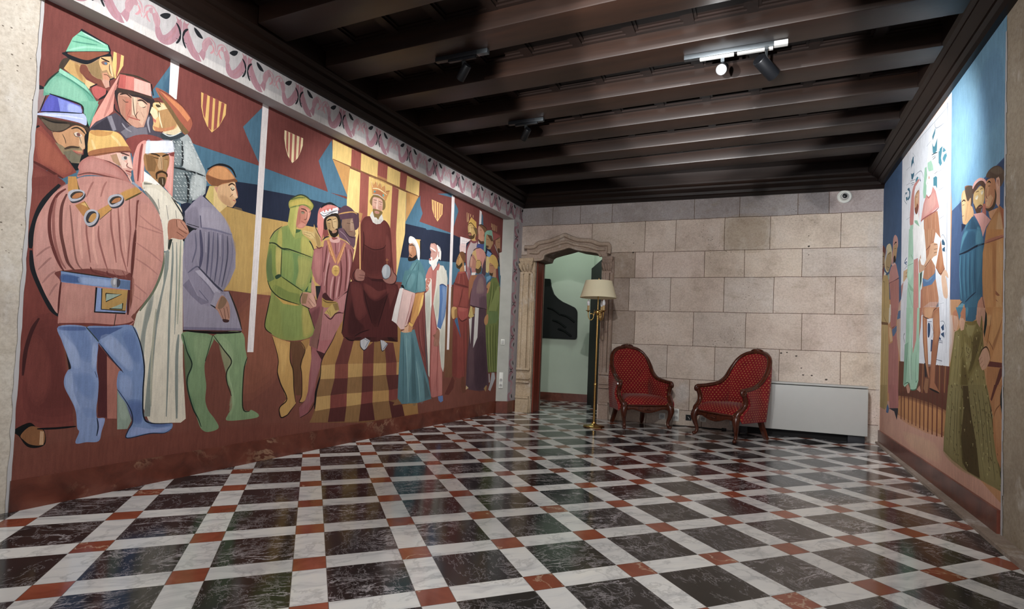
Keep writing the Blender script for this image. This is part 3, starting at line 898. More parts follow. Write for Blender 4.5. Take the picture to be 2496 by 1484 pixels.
L #6b3a2c 8.1 2357,1640 2413,1617
L #6b3a2c 8.1 2345,1617 2394,1593
P #9a93a6 2494,1901 2625,1827 2683,1767 2737,1682 2773,1554 2780,1443 2742,1342 2692,1262 2739,1267 2805,1124 2859,992 2428,982 2406,1287 2395,1457 2401,1581 2480,1666 2402,1677 2390,1763 2441,1838
P #8b8498*0.9 2391,1743 2464,1816 2494,1675 2409,1678
P #aaa3b4*0.8 2506,1819 2633,1821 2728,1688 2522,1681 2489,1752
P #8a8498*0.8 2494,1662 2738,1667 2774,1480 2699,1271 2527,1372
L #635f78 18.4 2496,1760 2508,1678
L #575470 21.3 2502,1663 2522,1512 2514,1405
L #7a7690 11.8 2508,1678 2596,1683 2737,1675
L #585670 13.0 2564,1662 2569,1520 2564,1363
L #6a6680 10.2 2597,1668 2599,1525 2595,1338
L #585670 10.4 2628,1667 2638,1495 2626,1320
L #6a6680 9.0 2666,1668 2677,1494 2658,1302
L #55536a 10.6 2702,1660 2712,1500 2682,1291
L #7d7890 9.0 2735,1652 2748,1506 2705,1293
L #b5aec0 10.1 2542,1657 2551,1517
L #b5aec0 9.0 2647,1657 2657,1506
L #2a2c34 9.7 2409,1685 2493,1679
S #918a9f 2408,1589 2466,1656 2500,1565 2502,1418 2700,1263 2680,1203 2622,1155 2554,1170 2429,1359 2400,1491
L #6b6880 9.8 2468,1635 2481,1533 2459,1432
L #6b6880 9.8 2435,1360 2489,1409 2510,1405
L #46465a 14.6 2503,1411 2619,1312 2692,1262
P #7f788e 2406,1274 2445,1320 2508,1215 2598,1174 2540,1155 2465,1211
P #b2abbd 2483,1380 2518,1392 2677,1254 2647,1229
L #6b6880 12.9 2520,1252 2590,1181
L #7f788e 9.0 2514,1349 2591,1281 2624,1234
P #a39cae 2606,1161 2638,1257 2701,1241 2653,1143
L #2a2c34 9.0 2606,1161 2661,1129 2712,1059
S #b6826a 2686,1233 2736,1193 2755,1136 2756,1062 2729,1049 2700,1066 2662,1122 2645,1149
S #8f6c50 2686,1225 2727,1200 2699,1146 2660,1143
L #6b3a2c 8.0 2707,1147 2728,1060
L #6b3a2c 8.0 2730,1156 2751,1076
L #6b3a2c 7.9 2676,1137 2712,1059
S #4a2c2c 2704,1066 2752,1062 2745,1045 2713,1045
P #7d7690 2427,999 2855,1007 2859,990 2428,979
L #201f22 11.8 2425,972 2859,984
L #35302c 10.9 2739,1267 2813,1125 2858,999
S #c4877c 1747,1771 1813,1825 1946,1859 2058,1854 2137,1812 2195,1756 2237,1687 2262,1587 2272,1470 2268,1390 2248,1302 2216,1213 2171,1138 2111,1057 2094,1050 2084,1312 1728,1276 1736,1209 1736,1045 1691,1103 1650,1188 1619,1272 1605,1368 1604,1466 1616,1552 1651,1643 1693,1716
S #cf9184*0.8 1767,1754 1948,1829 2059,1836 2092,1769 2075,1562 2079,1312 1925,1303 1782,1329 1728,1435 1694,1541 1705,1669
P #d0907f*0.8 2106,1728 2196,1743 2254,1612 2263,1468 2235,1300 2159,1143 2110,1076 2094,1440
P #c98f86*0.8 1608,1467 1664,1590 1673,1425 1718,1286 1653,1227 1617,1315
L #6d2e2a 15.3 1730,1732 1691,1682 1668,1592 1669,1491 1688,1405 1721,1320 1746,1278
L #9c5c54 13.3 1691,1671 1682,1584 1694,1451 1724,1343 1755,1291
L #6d3a34 15.6 1736,1705 1717,1626 1720,1501 1739,1408 1763,1327 1799,1286
L #6d3a34*0.7 9.0 1754,1647 1770,1535 1786,1423 1806,1333 1844,1286
L #9c5c54 9.0 1840,1621 1840,1526 1855,1435 1871,1343
L #6d2e2a 9.0 1872,1319 1889,1292 1959,1277
L #9c5c54 10.1 1900,1563 1904,1492 1930,1400 1962,1308
L #6d2e2a 9.0 1957,1307 1969,1285 2035,1281
L #9c5c54 10.4 1956,1685 1963,1576 1986,1458 2003,1363
L #8a4840 8.7 1989,1312 2013,1278
L #9c5c54 9.4 1994,1694 2006,1585 2026,1441 2067,1310
L #8a4840 9.0 2039,1319 2064,1278
L #9c5c54 9.5 2052,1771 2057,1672 2069,1574 2066,1435 2065,1347
L #7a3a32 9.7 2096,1763 2098,1675 2098,1580
L #6b2f28 18.1 2098,1580 2094,1440 2092,1288
L #7a3a32 14.6 2104,1765 2095,1719
L #a06058*0.8 9.0 1859,1809 1846,1776 1829,1712
L #a06058*0.8 9.0 1926,1829 1912,1795 1900,1731
L #dea394*0.7 16.1 1803,1647 1806,1508 1829,1360
L #dea394*0.7 13.3 1874,1563 1881,1439 1907,1337
L #dea394*0.7 11.8 2022,1701 2036,1554 2054,1433
L #b87a70 9.0 2108,1607 2180,1597 2256,1586
L #b87a70 9.0 2116,1673 2191,1625 2261,1600
L #b87a70 9.0 2102,1504 2189,1456 2267,1403
L #b87a70 9.0 2108,1404 2176,1370 2246,1321
L #b87a70 9.0 2105,1252 2149,1219 2186,1191
L #b87a70 9.0 2110,1177 2159,1150
L #a9726c 9.0 1620,1338 1657,1383 1683,1404
L #a9726c 9.0 1632,1268 1670,1324 1687,1343
L #a9726c 9.0 1654,1199 1683,1247 1709,1273
L #a9726c 9.0 1689,1136 1705,1177 1722,1207
L #96564c 9.0 1728,1760 1693,1716
P #bd7d72 1741,1215 1910,1211 2085,1212 2100,1050 2125,1020 2109,994 2008,984 1744,983 1735,988 1735,1073
P #c98b7e*0.7 1760,1206 1889,1203 1897,1062 1791,1008 1747,1097
L #5a211f 15.5 2083,1237 2083,1137 2085,1056
L #5a211f 9.0 1736,1215 1734,1124 1734,1039
L #7a2f28 13.6 1740,986 1891,990 2014,987 2086,1000 2119,1020
L #3a2c28 9.3 2020,1058 2014,984
P #6f8fc0 1733,1277 1855,1273 2087,1266 2088,1209 1879,1211 1738,1215
P #2f558f*0.9 1738,1260 1821,1254 1823,1219 1740,1218
P #93a8d0*0.8 1826,1254 1976,1255 1978,1219 1838,1218
P #55729a 2031,1262 2087,1263 2088,1212 2028,1212
L #33302c 6.5 1733,1277 1855,1273 1981,1268
S #9c9ca4 1981,1256 2002,1274 2025,1264 2029,1237 2011,1214 1989,1220
S #4a4a55 2014,1266 2031,1259 2030,1231 2017,1217
S #c2c2c8 1995,1258 2006,1265 2007,1235 1996,1233
P #8098c8 1907,1205 1939,1203 1939,1197 2074,1202 2076,1068 1908,1062
P #b98f3c 1936,1202 2076,1205 2072,1080 1941,1080
P #a1b4a4 1959,1175 2044,1177 1962,1126
P #a1b4a4 2053,1125 2052,1088 1983,1086
K #2a2618 6.0 1959,1175 2044,1177 1962,1126 1959,1175
K #2a2618 6.1 2053,1125 2052,1088 1983,1086
K #16181e 9.0 1909,1205 1908,1062 2071,1064
K #2a2c34 6.0 1937,1202 1941,1080 2070,1078
P #c68d2e 1736,1803 1774,1814 1793,1741 1740,1721
P #6a5a30 1774,1814 1786,1771 1797,1742 1790,1737
P #c68d2e 2114,1806 2099,1847 2006,1780 2030,1746
P #c8912f*0.9 2099,1850 2124,1828 2025,1745 2000,1782
P #b87a28 1778,1652 1821,1687 1853,1647 1821,1599
P #e0b860*0.8 1802,1667 1831,1683 1848,1652
P #c68d2e 1889,1650 1945,1700 1962,1674 1897,1598
L #5f5228 9.0 2119,1817 2063,1770 2030,1743
L #5f5228 6.5 1821,1687 1848,1646
L #5f5228 6.8 1962,1674 1903,1599
P #9aa8bc 2058,1860 2069,1870 2124,1838 2116,1823
P #3f62a0 2096,1846 2111,1847 2123,1834 2115,1824
S #3f3f48 1747,1691 1759,1723 1793,1741 1820,1734 1824,1711 1801,1679 1763,1661
S #b7b7c2 1741,1701 1754,1730 1792,1745 1818,1739 1816,1715 1796,1686 1758,1670
S #45403c 1753,1701 1769,1725 1798,1736 1813,1729 1809,1710 1786,1692 1761,1686
S #b5702c 1761,1694 1779,1720 1806,1730 1811,1722 1795,1700 1771,1688
S #3f3f48 1942,1705 1953,1745 1990,1773 2018,1762 2023,1729 2000,1695 1962,1680
S #b7b7c2 1937,1716 1947,1749 1984,1770 2015,1767 2015,1736 1994,1703 1956,1688
S #45403c 1946,1716 1961,1744 1988,1759 2007,1756 2006,1737 1987,1720 1961,1701
S #b5702c 1957,1712 1975,1741 2002,1753 2002,1736 1982,1718
S #3f3f48 1829,1577 1839,1626 1869,1645 1898,1634 1900,1599 1882,1559 1851,1546
S #b7b7c2 1824,1587 1834,1631 1863,1650 1892,1639 1894,1606 1876,1566 1844,1551
S #3f3f48 1834,1590 1844,1625 1864,1639 1882,1634 1882,1604 1863,1575 1843,1568
S #c08a30 1847,1581 1860,1619 1880,1630 1884,1607 1865,1576
P #7a3a32 1931,879 2068,726 2048,678 2058,426 2003,432 1997,444 1959,448
P #b06a58 1986,807 2062,726 2050,653 2060,431 2010,437
P #5a2428 1934,879 1986,813 2007,443 1959,454
P #93a596 2053,604 2108,526 2144,410 2123,362 2067,366
P #a8b8a8*0.7 2060,579 2097,527 2125,431 2080,429
S #7d95c4 1740,971 1872,974 1933,891 1936,801 1938,730 1952,658 1953,562 1950,509 1956,449 1997,438 1985,368 1972,310 1910,313 1857,315 1871,376 1860,401 1851,477 1838,524 1816,572 1786,637 1783,688 1797,728 1811,744 1787,819 1759,893
P #5f7fb6*0.7 1774,967 1862,971 1896,908 1914,778 1852,790 1818,871
P #9db0d8*0.7 1757,932 1787,905 1840,837 1855,743 1815,750 1781,836
P #9db0d8*0.7 1789,699 1817,721 1833,605 1868,510 1843,518 1793,631
P #5f7fb6*0.6 1827,709 1908,707 1943,634 1927,552 1864,592 1830,663
P #a3b4da*0.6 1908,872 1930,873 1936,753 1911,742
P #6c88bc*0.6 1878,515 1941,498 1954,455 1902,454
P #8d9ccc 1959,445 1998,439 1985,368 1969,328
P #3f5c96*0.8 1745,971 1872,973 1878,954 1756,949
L #1e2a44 6.7 1956,449 1965,394 1960,341
L #26355a 5.9 1929,718 1943,682
S #7390c2 1872,972 1997,983 2115,992 2162,901 2186,787 2198,736 2199,582 2214,428 2259,384 2329,366 2391,366 2390,329 2352,308 2257,314 2127,306 2127,349 2150,403 2128,474 2102,526 2065,578 2048,641 2055,714 2074,720 2008,795 1934,885
P #44619a 1877,969 2064,980 2010,947 1938,897
P #9db0d8*0.7 1943,903 2000,935 2095,838 2135,750 2114,713 2036,788
P #5a7ab2*0.7 2055,949 2123,957 2180,787 2146,762 2088,863
P #93a8d4*0.6 2059,690 2128,674 2141,548 2095,552 2063,615
P #4a68a4*0.8 2108,526 2190,532 2206,454 2204,391 2156,396
P #8fa0d0*0.8 2132,318 2152,371 2268,344 2383,343 2332,317 2208,320
P #3f5c98*0.7 2221,414 2278,376 2388,362 2369,348 2267,357
L #22304c 6.1 1939,885 2008,795 2080,707
L #1e2838 8.5 2118,989 2165,889 2198,742 2200,582 2213,428 2262,381 2391,366
L #22304c 6.5 2056,604 2108,526 2141,460 2150,397 2127,349 2127,306 2257,317 2346,308 2390,329
L #3a4a44 12.2 1872,972 1939,891
S #1c1a1a 1575,420 1639,455 1676,424 1708,406 1717,335 1682,316 1637,331 1600,390
S #8f5a28 1608,394 1649,435 1706,403 1708,331 1654,337 1622,366
P #c49a70 1690,405 1706,400 1708,328 1690,331
L #17181c 11.3 1676,418 1758,411 1854,410
L #17181c 17.2 1575,412 1606,421 1640,439
S #7f9c70 2425,962 2635,947 2618,847 2591,755 2595,684 2611,599 2610,500 2637,426 2686,364 2721,295 2646,276 2593,304 2559,378 2518,479 2480,578 2471,661 2501,743 2453,846
P #5f8560*0.8 2430,941 2490,812 2505,742 2484,688 2483,592 2525,478 2567,377 2510,480 2467,620
P #93ad7e*0.6 2496,936 2613,925 2580,755 2537,742
L #24382c 9.0 2426,948 2460,839 2501,749 2475,661 2483,578 2526,451 2567,377 2592,318
S #86a274 2642,948 2855,980 2897,856 2915,773 2895,689 2896,538 2899,424 2953,389 2978,398 3043,357 3009,333 2790,338 2787,383 2816,432 2801,544 2759,635 2762,708 2791,767 2725,855
P #a3b98c*0.6 2673,941 2770,900 2811,766 2775,693 2826,528 2833,423 2795,375 2809,544 2762,649
L #2c3426 9.0 2642,948 2726,848 2791,767 2759,693 2764,620 2807,514
L #2c3426 9.0 2918,795 2895,689 2903,424 2961,388
L #1c1a18 14.7 2428,975 2641,966 2854,978
L #23281e 10.2 2635,947 2593,769
L #23242a 16.5 2526,2087 2613,2147 2699,2148 2743,2094
S #b5702f 2521,2050 2541,2092 2591,2132 2660,2143 2709,2114 2748,2073 2737,2055 2668,2020 2607,1992 2555,1988 2523,2015
S #d08d47 2535,2061 2577,2117 2637,2136 2685,2121 2727,2082 2635,2048 2566,2049
S #8a5224 2518,2045 2574,2044 2650,2048 2736,2081 2749,2062 2651,2027 2607,1992 2554,1992
P #cdb65c 2548,1979 2607,1992 2587,1954 2619,1919 2586,1850 2524,1894
P #dfc07a 2578,1973 2607,1989 2619,1919 2692,1877 2634,1814 2586,1850
S #d5a774 2607,1989 2682,2036 2733,2058 2748,2021 2766,1958 2749,1938 2754,1917 2736,1887 2725,1873 2693,1872 2644,1890 2611,1925
P #e6bf94 2698,2036 2733,2055 2764,1957 2744,1945 2710,1973
P #b98a58*0.6 2626,1936 2689,1938 2724,1884 2693,1872 2644,1890
L #4f3420 10.7 2687,2019 2714,2041 2739,2033
S #cfc0a4 2704,2008 2723,2021 2740,2011 2721,1994
L #4f3420 6.9 2704,2008 2721,1994 2736,2010
L #b0623a 9.0 2737,2040 2753,2000 2765,1961
L #b8453a 12.4 2729,1926 2750,1924
L #6b4a30 6.9 2704,1942 2727,1970
P #c98f70 2581,1982 2611,1990 2603,1944
P #e6c268 3636,2697 4895,2684 4895,2527 3644,2524
P #9f4a3c 3868,2689 3991,2698 3995,2530 3869,2524
P #9f4a3c 4227,2704 4369,2702 4366,2532 4225,2528
P #9f4a3c 4568,2700 4681,2699 4665,2528 4565,2522
P #c68f3c 3644,2524 3857,2520 3846,2247
P #c68f3c 4683,2511 4895,2527 4689,2202
P #d99f3e*0.8 4724,2507 4889,2522 4771,2344
P #e8c670 3858,2508 4678,2510 4688,2072 4654,1922 4571,1555 3883,1473 3840,2214
P #e3b650*0.7 4116,2509 4457,2513 4466,2097 4379,2147 4115,2121
P #a2503f 3994,2518 4110,2514 4115,2121 4117,1971 4008,1949 3999,2255
P #a2503f 4452,2511 4555,2505 4562,2117 4582,1557 4465,1543 4450,2038
L #8a5a2c 12.8 3648,2525 4003,2524 4372,2527 4896,2520
P #e8c670 4555,2505 4680,2510 4681,2085 4587,1628 4544,2057
P #a5762f 3827,1183 4694,1241 4700,714 3658,732 3627,732
P #82582c 3627,732 4687,743 4766,276 5071,153 5072,138 4295,152 3548,237 3592,348
P #a5762f 3886,938 4704,956 4687,736 3635,724
P #6e332c 3892,976 4017,935 3957,727 3801,726
P #6e332c 4150,853 4296,941 4302,728 4155,723
P #6e332c 4447,937 4585,932 4654,729 4489,725
P #a87b36 4017,935 4150,853 4150,724 3961,727
P #93682f 4296,941 4447,937 4489,725 4303,721
P #bd944a 3635,721 3801,726 3802,599 3640,600
P #864030 3801,726 3961,727 3966,595 3802,599
P #bd944a 3961,727 4150,727 4154,604 3966,601
P #864030 4150,727 4302,726 4306,604 4154,604
P #bd944a 4302,726 4489,726 4498,608 4306,604
P #864030 4489,726 4654,733 4658,603 4498,604
P #bd944a 4654,733 4698,734 4697,604 4658,603
P #906836 3640,600 3802,599 3764,453 3593,447
P #622c28 3802,599 3966,595 3963,458 3764,453
P #906836 3966,598 4154,604 4156,452 3963,455
P #622c28 4154,604 4306,604 4312,455 4156,452
P #906836 4306,604 4498,604 4551,454 4312,455
P #622c28 4498,604 4697,602 4697,459 4551,450
P #bf964c 3593,450 3764,453 3767,338 3597,330
P #83382e 3764,453 3963,455 3967,339 3768,335
P #bf964c 3963,455 4156,452 4154,342 3967,338
P #83382e 4156,452 4312,455 4315,345 4154,342
P #b98a40 4312,455 4551,452 4559,343 4315,343
P #83382e 4551,452 4708,455 4694,346 4559,343
P #8c6432 3597,330 3767,338 3756,219 3541,238
P #5c2624 3767,338 3967,338 3955,203 3748,220
P #926a36 3967,338 4154,342 4138,183 3951,197
P #5c2624 4154,342 4315,345 4367,170 4138,183
P #906634 4315,345 4559,343 4625,170 4362,167
P #5c2624 4559,343 4777,283 4832,163 4620,163
P #a5762f 4777,286 5036,287 5065,161 4826,163
P #6b4526 3298,920 3401,922 3455,855 3418,668 3445,475 3382,479 3341,676
P #c2943f 3126,960 3218,930 3302,915 3308,771 3336,704 3361,536 3381,446 3390,412 3335,361 3310,330 3252,312 3231,376 3243,402 3295,458 3272,498 3226,598 3196,675 3192,783 3164,869
P #d1a550*0.6 3153,939 3271,914 3280,782 3262,651 3222,663 3206,815
P #bf8f3e 3408,923 3507,953 3526,780 3519,550 3505,442 3456,417 3424,423 3445,480 3430,657 3418,691 3433,770 3456,849
P #9a6e2c*0.8 3408,923 3507,952 3495,907 3459,849
L #2e1f18 9.6 3126,954 3192,783 3192,675 3228,582 3298,457 3239,402 3229,365 3252,312 3310,327 3348,365 3390,412
L #3a2818 9.0 3302,915 3308,771 3344,682 3361,536 3386,423
L #3a2818 9.0 3409,917 3456,849 3417,736 3434,645 3445,480 3424,423 3464,414
P #945055 3510,1127 3838,1147 3832,1115 3762,948 3675,821 3629,703 3590,611 3580,419 3546,376 3513,315 3436,295 3424,375 3484,427 3508,505 3513,642 3527,769 3527,873 3496,890
P #a85f62 3616,1110 3823,1121 3745,948 3675,821 3588,850 3609,991
P #86584e 3578,1108 3630,1134 3603,968 3580,862 3496,890 3531,1029
P #9c6064*0.8 3528,861 3624,780 3616,662 3560,496 3529,412 3446,362 3524,481 3531,699
P #4a2428 3573,850 3675,821 3644,762
L #4a2428 9.4 3620,1110 3602,979 3584,856
L #2a1a1c 9.0 3833,1109 3762,948 3675,821 3638,744 3634,626 3590,494 3588,407 3534,331 3443,291
L #23191a 20.0 3634,626 3598,488 3592,348
P #4a1d1c 3880,1149 4631,1194 4655,941 4530,945 4446,950 4268,933 4116,943 4016,941 3937,952 3856,1006
P #5a2422*0.8 4100,1162 4254,1119 4247,946 4114,969
P #5a2422*0.7 4389,1180 4545,1175 4525,1021 4385,949 4306,947
P #321516*0.8 4016,948 4111,1014 4182,1063 4212,1169 4289,1174 4247,946 4150,983 4079,949
P #2a1214*0.8 4509,952 4439,1046 4655,941
L #2a1416 11.8 3865,1000 3946,949 4025,941
P #b9b9be 4102,943 4170,971 4238,946 4195,873 4159,853 4110,892
P #b9b9be 4385,956 4436,950 4501,917 4453,862 4418,848 4399,895
L #2a2e40 9.0 4102,943 4111,888 4159,853 4204,880
L #2a2e40 9.0 4385,956 4399,895 4418,848 4453,855
L #3a4a6a*0.8 15.8 4228,952 4176,879
L #3a4a6a*0.8 16.9 4500,924 4432,862
L #3a4a6a*0.8 11.0 4151,964 4209,945
S #889244 3065,1705 3162,1767 3293,1815 3407,1782 3478,1708 3489,1652 3491,1507 3488,1339 3438,1328 3461,1204 3511,1104 3542,1030 3520,971 3435,940 3325,926 3217,935 3132,965 3057,1021 3064,1105 3088,1250 3090,1320 3055,1374 3037,1472 3039,1573
P #889244 3054,1020 3093,1267 3373,1237 3469,1193 3539,1030 3513,965 3324,929 3217,935 3125,970
P #7f9048*0.8 3199,1206 3403,1211 3413,962 3324,932 3229,952 3194,1086
P #b4a046*0.7 3396,1211 3469,1188 3531,1035 3505,976 3427,963
P #6d8a4a 3170,1649 3476,1627 3477,1505 3395,1335 3178,1432
P #a8a350*0.8 3333,1621 3476,1627 3477,1505 3407,1359 3322,1372 3342,1498
P #8b9a48*0.7 3171,1638 3278,1634 3293,1403 3184,1433
P #7d8f3e 3055,1666 3170,1649 3177,1443 3123,1393 3063,1354 3037,1472
P #5f7448*0.8 3039,1573 3075,1637 3094,1453 3124,1377 3076,1345 3038,1456
P #c0ac56*0.8 3112,1649 3171,1643 3174,1448 3133,1427
P #8e9440 3122,1404 3178,1432 3395,1335 3381,1226 3263,1239 3129,1297 3083,1324 3062,1370
P #6f7f38*0.8 3125,1361 3258,1321 3382,1306 3373,1231 3250,1243 3116,1301
P #b8922f 3124,1280 3250,1238 3374,1220 3333,1211 3212,1218
S #2f4a34 3121,1425 3151,1445 3177,1443 3172,1426 3135,1405
L #33441e 9.0 3178,1432 3287,1385 3402,1336
L #2c3a1e 9.0 3055,1385 3090,1320 3163,1268 3250,1243 3374,1223
L #33441e 8.9 3170,1649 3172,1518 3174,1437
P #2f5a3c 3479,1471 3488,1333 3416,1337 3462,1400
P #8a9a48 3461,1411 3483,1419 3484,1339 3444,1340
L #2c4a34 15.7 3051,1673 3104,1677 3170,1654 3276,1651 3374,1644 3476,1630
L #8f9a58 7.4 3169,1662 3303,1661 3474,1652
L #2f2c1c 9.1 3090,1266 3070,1159 3054,1026 3119,975
L #2a3420 9.0 3461,1204 3520,1087 3546,1030
S #b8826c 3388,1323 3511,1327 3537,1280 3563,1224 3535,1198 3498,1193 3446,1209 3395,1227 3378,1266
P #8f6a48 3388,1323 3453,1318 3437,1237 3394,1233
P #cc9a84*0.8 3467,1320 3511,1324 3559,1223 3534,1204 3487,1241
L #6b3a2c 6.8 3470,1285 3532,1233
L #6b3a2c 6.8 3457,1261 3519,1209
L #6b3a2c 6.9 3511,1324 3537,1280 3559,1223
L #2a2420 7.8 3395,1225 3461,1204 3505,1191 3542,1202
L #2f4a2c 9.0 3398,1330 3377,1277 3379,1226
P #8a4a4e 3493,1705 3589,1739 3631,1801 3782,1835 3911,1816 3966,1781 3947,1677 3941,1505 3915,1383 3902,1325 3869,1186 3838,1153 3825,1091 3558,1071 3518,1116 3469,1193 3548,1222 3581,1402 3501,1474 3474,1540
P #a2605f 3493,1699 3581,1732 3601,1439 3581,1402 3526,1430 3483,1518 3484,1622
P #b4706c*0.7 3502,1683 3560,1705 3577,1460 3531,1478 3510,1556
P #2c2a30 3529,1396 3589,1402 3584,1355 3552,1270
P #b87878*0.8 3484,1449 3520,1406 3542,1304 3488,1333
S #a05f60 3595,1758 3631,1807 3781,1841 3893,1819 3950,1759 3941,1631 3933,1504 3890,1374 3801,1316 3723,1278 3650,1302 3606,1369 3606,1487
L #6a2e2e 14.9 3634,1759 3626,1645 3611,1524
L #c08c88 15.0 3668,1724 3646,1576 3627,1407
L #6a2e2e 17.8 3675,1616 3652,1493 3657,1315
L #c08c88 18.0 3723,1502 3706,1404 3705,1307
L #6a2e2e 21.0 3747,1505 3740,1383 3737,1298
L #c08c88 17.0 3796,1512 3780,1387 3769,1313
L #6a2e2e 18.5 3803,1654 3821,1515 3801,1328
L #6a2e2e 16.8 3726,1807 3742,1700
L #c08c88 14.2 3783,1817 3773,1729
L #6a2e2e 17.4 3853,1786 3882,1610 3872,1385
L #c08c88 14.6 3888,1774 3916,1615 3896,1412
L #6a2e2e 16.2 3913,1778 3947,1677 3924,1503
S #4a2022 3610,1316 3646,1349 3721,1296 3801,1322 3906,1394 3899,1369 3803,1292 3723,1275 3651,1278
S #c99a94 3660,1830 3710,1810 3758,1825 3781,1854 3775,1816 3719,1799 3670,1802
P #b8763a 3627,1806 3662,1813 3754,1641 3740,1614 3661,1710
P #b8763a 3833,1826 3859,1819 3795,1647 3765,1606 3753,1665
L #7a4a20 6.2 3645,1768 3674,1755
L #7a4a20 6.2 3660,1722 3693,1710
L #7a4a20 6.2 3683,1678 3720,1672
L #7a4a20 6.5 3827,1788 3854,1768
L #7a4a20 6.5 3814,1736 3840,1722
L #7a4a20 6.4 3784,1682 3810,1674
L #d9a05c 8.3 3639,1802 3693,1704 3747,1621
L #d9a05c 8.6 3846,1816 3807,1710 3768,1624
S #c59a3c 3703,1554 3717,1592 3748,1606 3786,1596 3793,1554 3775,1518 3747,1508 3714,1525
L #7a5a1c 8.4 3728,1552 3776,1558
L #7a5a1c 8.4 3750,1585 3754,1525
L #e0bc64 8.4 3718,1580 3745,1598 3778,1589
P #a96a6a 3612,1287 3723,1278 3793,1321 3907,1382 3897,1281 3869,1186 3865,1123 3827,1066 3746,945 3613,933 3620,1051 3626,1199
P #86584e 3617,1216 3632,1223 3618,1080 3597,942 3515,940 3546,1030 3571,1107
P #6f3a3c*0.8 3521,1186 3593,1226 3571,1107 3538,1041 3494,1149
P #a8842f 3607,1304 3651,1284 3779,1283 3765,1252 3702,1229 3655,1219 3612,1228
L #5f4818 8.3 3620,1287 3668,1268 3779,1277
P #b79a4a 3643,1171 3702,1235 3732,1261 3788,1278 3817,1213 3786,1186 3716,1136 3691,1162
P #8c7038 3732,1261 3796,1273 3817,1213 3768,1203
L #4c3818 7.2 3673,1196 3698,1168
L #4c3818 7.3 3704,1199 3715,1151
L #4a2024 11.2 3644,1165 3717,1124 3770,1173 3819,1188 3869,1186
L #3a2020 9.0 3898,1381 3794,1309
P #b97a7a*0.7 3794,1303 3890,1368 3868,1204 3826,1201
S #6a2a25 4053,2081 4143,2134 4202,2108 4280,2112 4359,2143 4434,2104 4466,2028 4495,1859 4521,1724 4544,1622 4565,1484 4333,1392 4054,1429 3941,1505 3928,1573 3978,1739 4002,1903
P #7a342c*0.7 4072,2066 4164,2099 4243,2083 4360,2129 4428,2048 4400,1863 4223,1819 4089,1835
P #5a2220*0.8 4071,1832 4223,1819 4379,1867 4403,1823 4377,1614 4089,1575
P #8a4038*0.6 4390,1999 4456,1956 4481,1752 4410,1728
P #7a342c*0.6 4004,1871 4063,1947 4072,1689 4022,1618 3973,1674
L #45191a 9.7 4078,1853 4223,1826 4359,1863 4397,1904
L #45191a 12.3 4070,1974 4085,1886 4081,1691
P #571f1f 3934,1479 4109,1552 4403,1549 4606,1531 4632,1477 4611,1306 4646,990 3884,969 3860,1012 3874,1124 3894,1312
P #6d2c28*0.8 3944,1468 4078,1470 4125,1333 4172,1206 4048,1134 3972,1319
P #6d2c28*0.8 4425,1524 4597,1502 4552,1371 4431,1155 4377,1057 4504,1297
P #7a342c*0.6 4105,1487 4209,1472 4330,1432 4470,1474 4373,1389 4277,1346 4158,1388
P #3f1718*0.8 4099,1434 4179,1364 4297,1335 4414,1386 4484,1434 4421,1291 4316,1082 4233,1144 4148,1270
P #3a1517*0.7 3963,1318 4027,1164 4163,1062 4058,981 3952,978 3925,1127
L #301214 11.0 4119,1423 4165,1297 4255,1112
L #301214 11.6 4455,1404 4403,1262 4336,1082
L #301214 10.8 4221,1051 4110,1021 4023,980
L #2a1416 14.6 3933,1504 3901,1338 3880,1155 3864,1012
P #43191a 4098,1583 4205,1538 4371,1559 4404,1535 4225,1521
S #9c665a 3997,1595 4041,1614 4116,1592 4118,1553 4103,1512 4021,1502 3992,1537
L #5f302c 9.0 4045,1557 4118,1560
L #5f302c 9.0 4037,1530 4111,1533
L #3a1a1a 10.5 3996,1601 3965,1546 3995,1499 4076,1496
S #9c665a 4381,1560 4452,1576 4502,1616 4491,1691 4521,1654 4567,1611 4560,1554 4509,1527 4424,1531
L #3a1a1a 10.4 4532,1648 4589,1607 4561,1540 4488,1518
S #a9b0b8 4356,1625 4372,1681 4421,1712 4470,1695 4489,1643 4472,1592 4422,1565 4380,1573
S #c4c8cc*0.7 4365,1639 4393,1684 4422,1702 4420,1592 4384,1587
L #5a5f68 9.0 4356,1625 4380,1577 4422,1565 4472,1588
L #d08a34 9.0 4425,1775 4432,1710
L #d08a34 10.1 4408,1754 4451,1760
K #dba245 15.2 4013,2124 4055,1609
K #f0c470 6.8 4010,2123 4050,1609
P #e0ddd8 4177,2188 4314,2201 4344,2139 4302,2096 4243,2077 4194,2086 4147,2142
P #c9c4bc*0.6 4202,2114 4318,2147 4339,2132 4282,2089 4224,2079
S #8a6f38 4141,2292 4185,2350 4262,2364 4344,2344 4364,2281 4342,2241 4311,2241 4316,2310 4225,2334 4179,2289 4178,2242 4143,2259
S #d9a690 4177,2315 4225,2337 4304,2334 4323,2291 4313,2214 4276,2178 4216,2178 4179,2222
P #eac4b2 4235,2323 4255,2325 4257,2228 4232,2228
P #c4806c*0.6 4183,2243 4231,2241 4225,2200 4190,2211
P #c4806c*0.6 4269,2264 4319,2276 4303,2218 4267,2230
L #4a2c20 9.0 4188,2304 4236,2310
L #4a2c20 9.0 4266,2307 4316,2310
L #4a342a 7.2 4199,2280 4233,2282
L #4a342a 7.4 4273,2285 4308,2287
L #9a5c4a 6.1 4250,2320 4257,2234
S #8a6f38 4185,2210 4233,2222 4313,2221 4324,2203 4287,2160 4269,2129 4239,2143 4209,2143
S #c88a78 4215,2201 4273,2208 4275,2188 4221,2179
L #a85848 7.3 4221,2185 4274,2195
P #cb8a3a 4142,2471 4178,2441 4208,2490 4241,2452 4272,2495 4296,2454 4344,2488 4363,2438 4419,2457 4365,2336 4313,2350 4242,2365 4170,2349
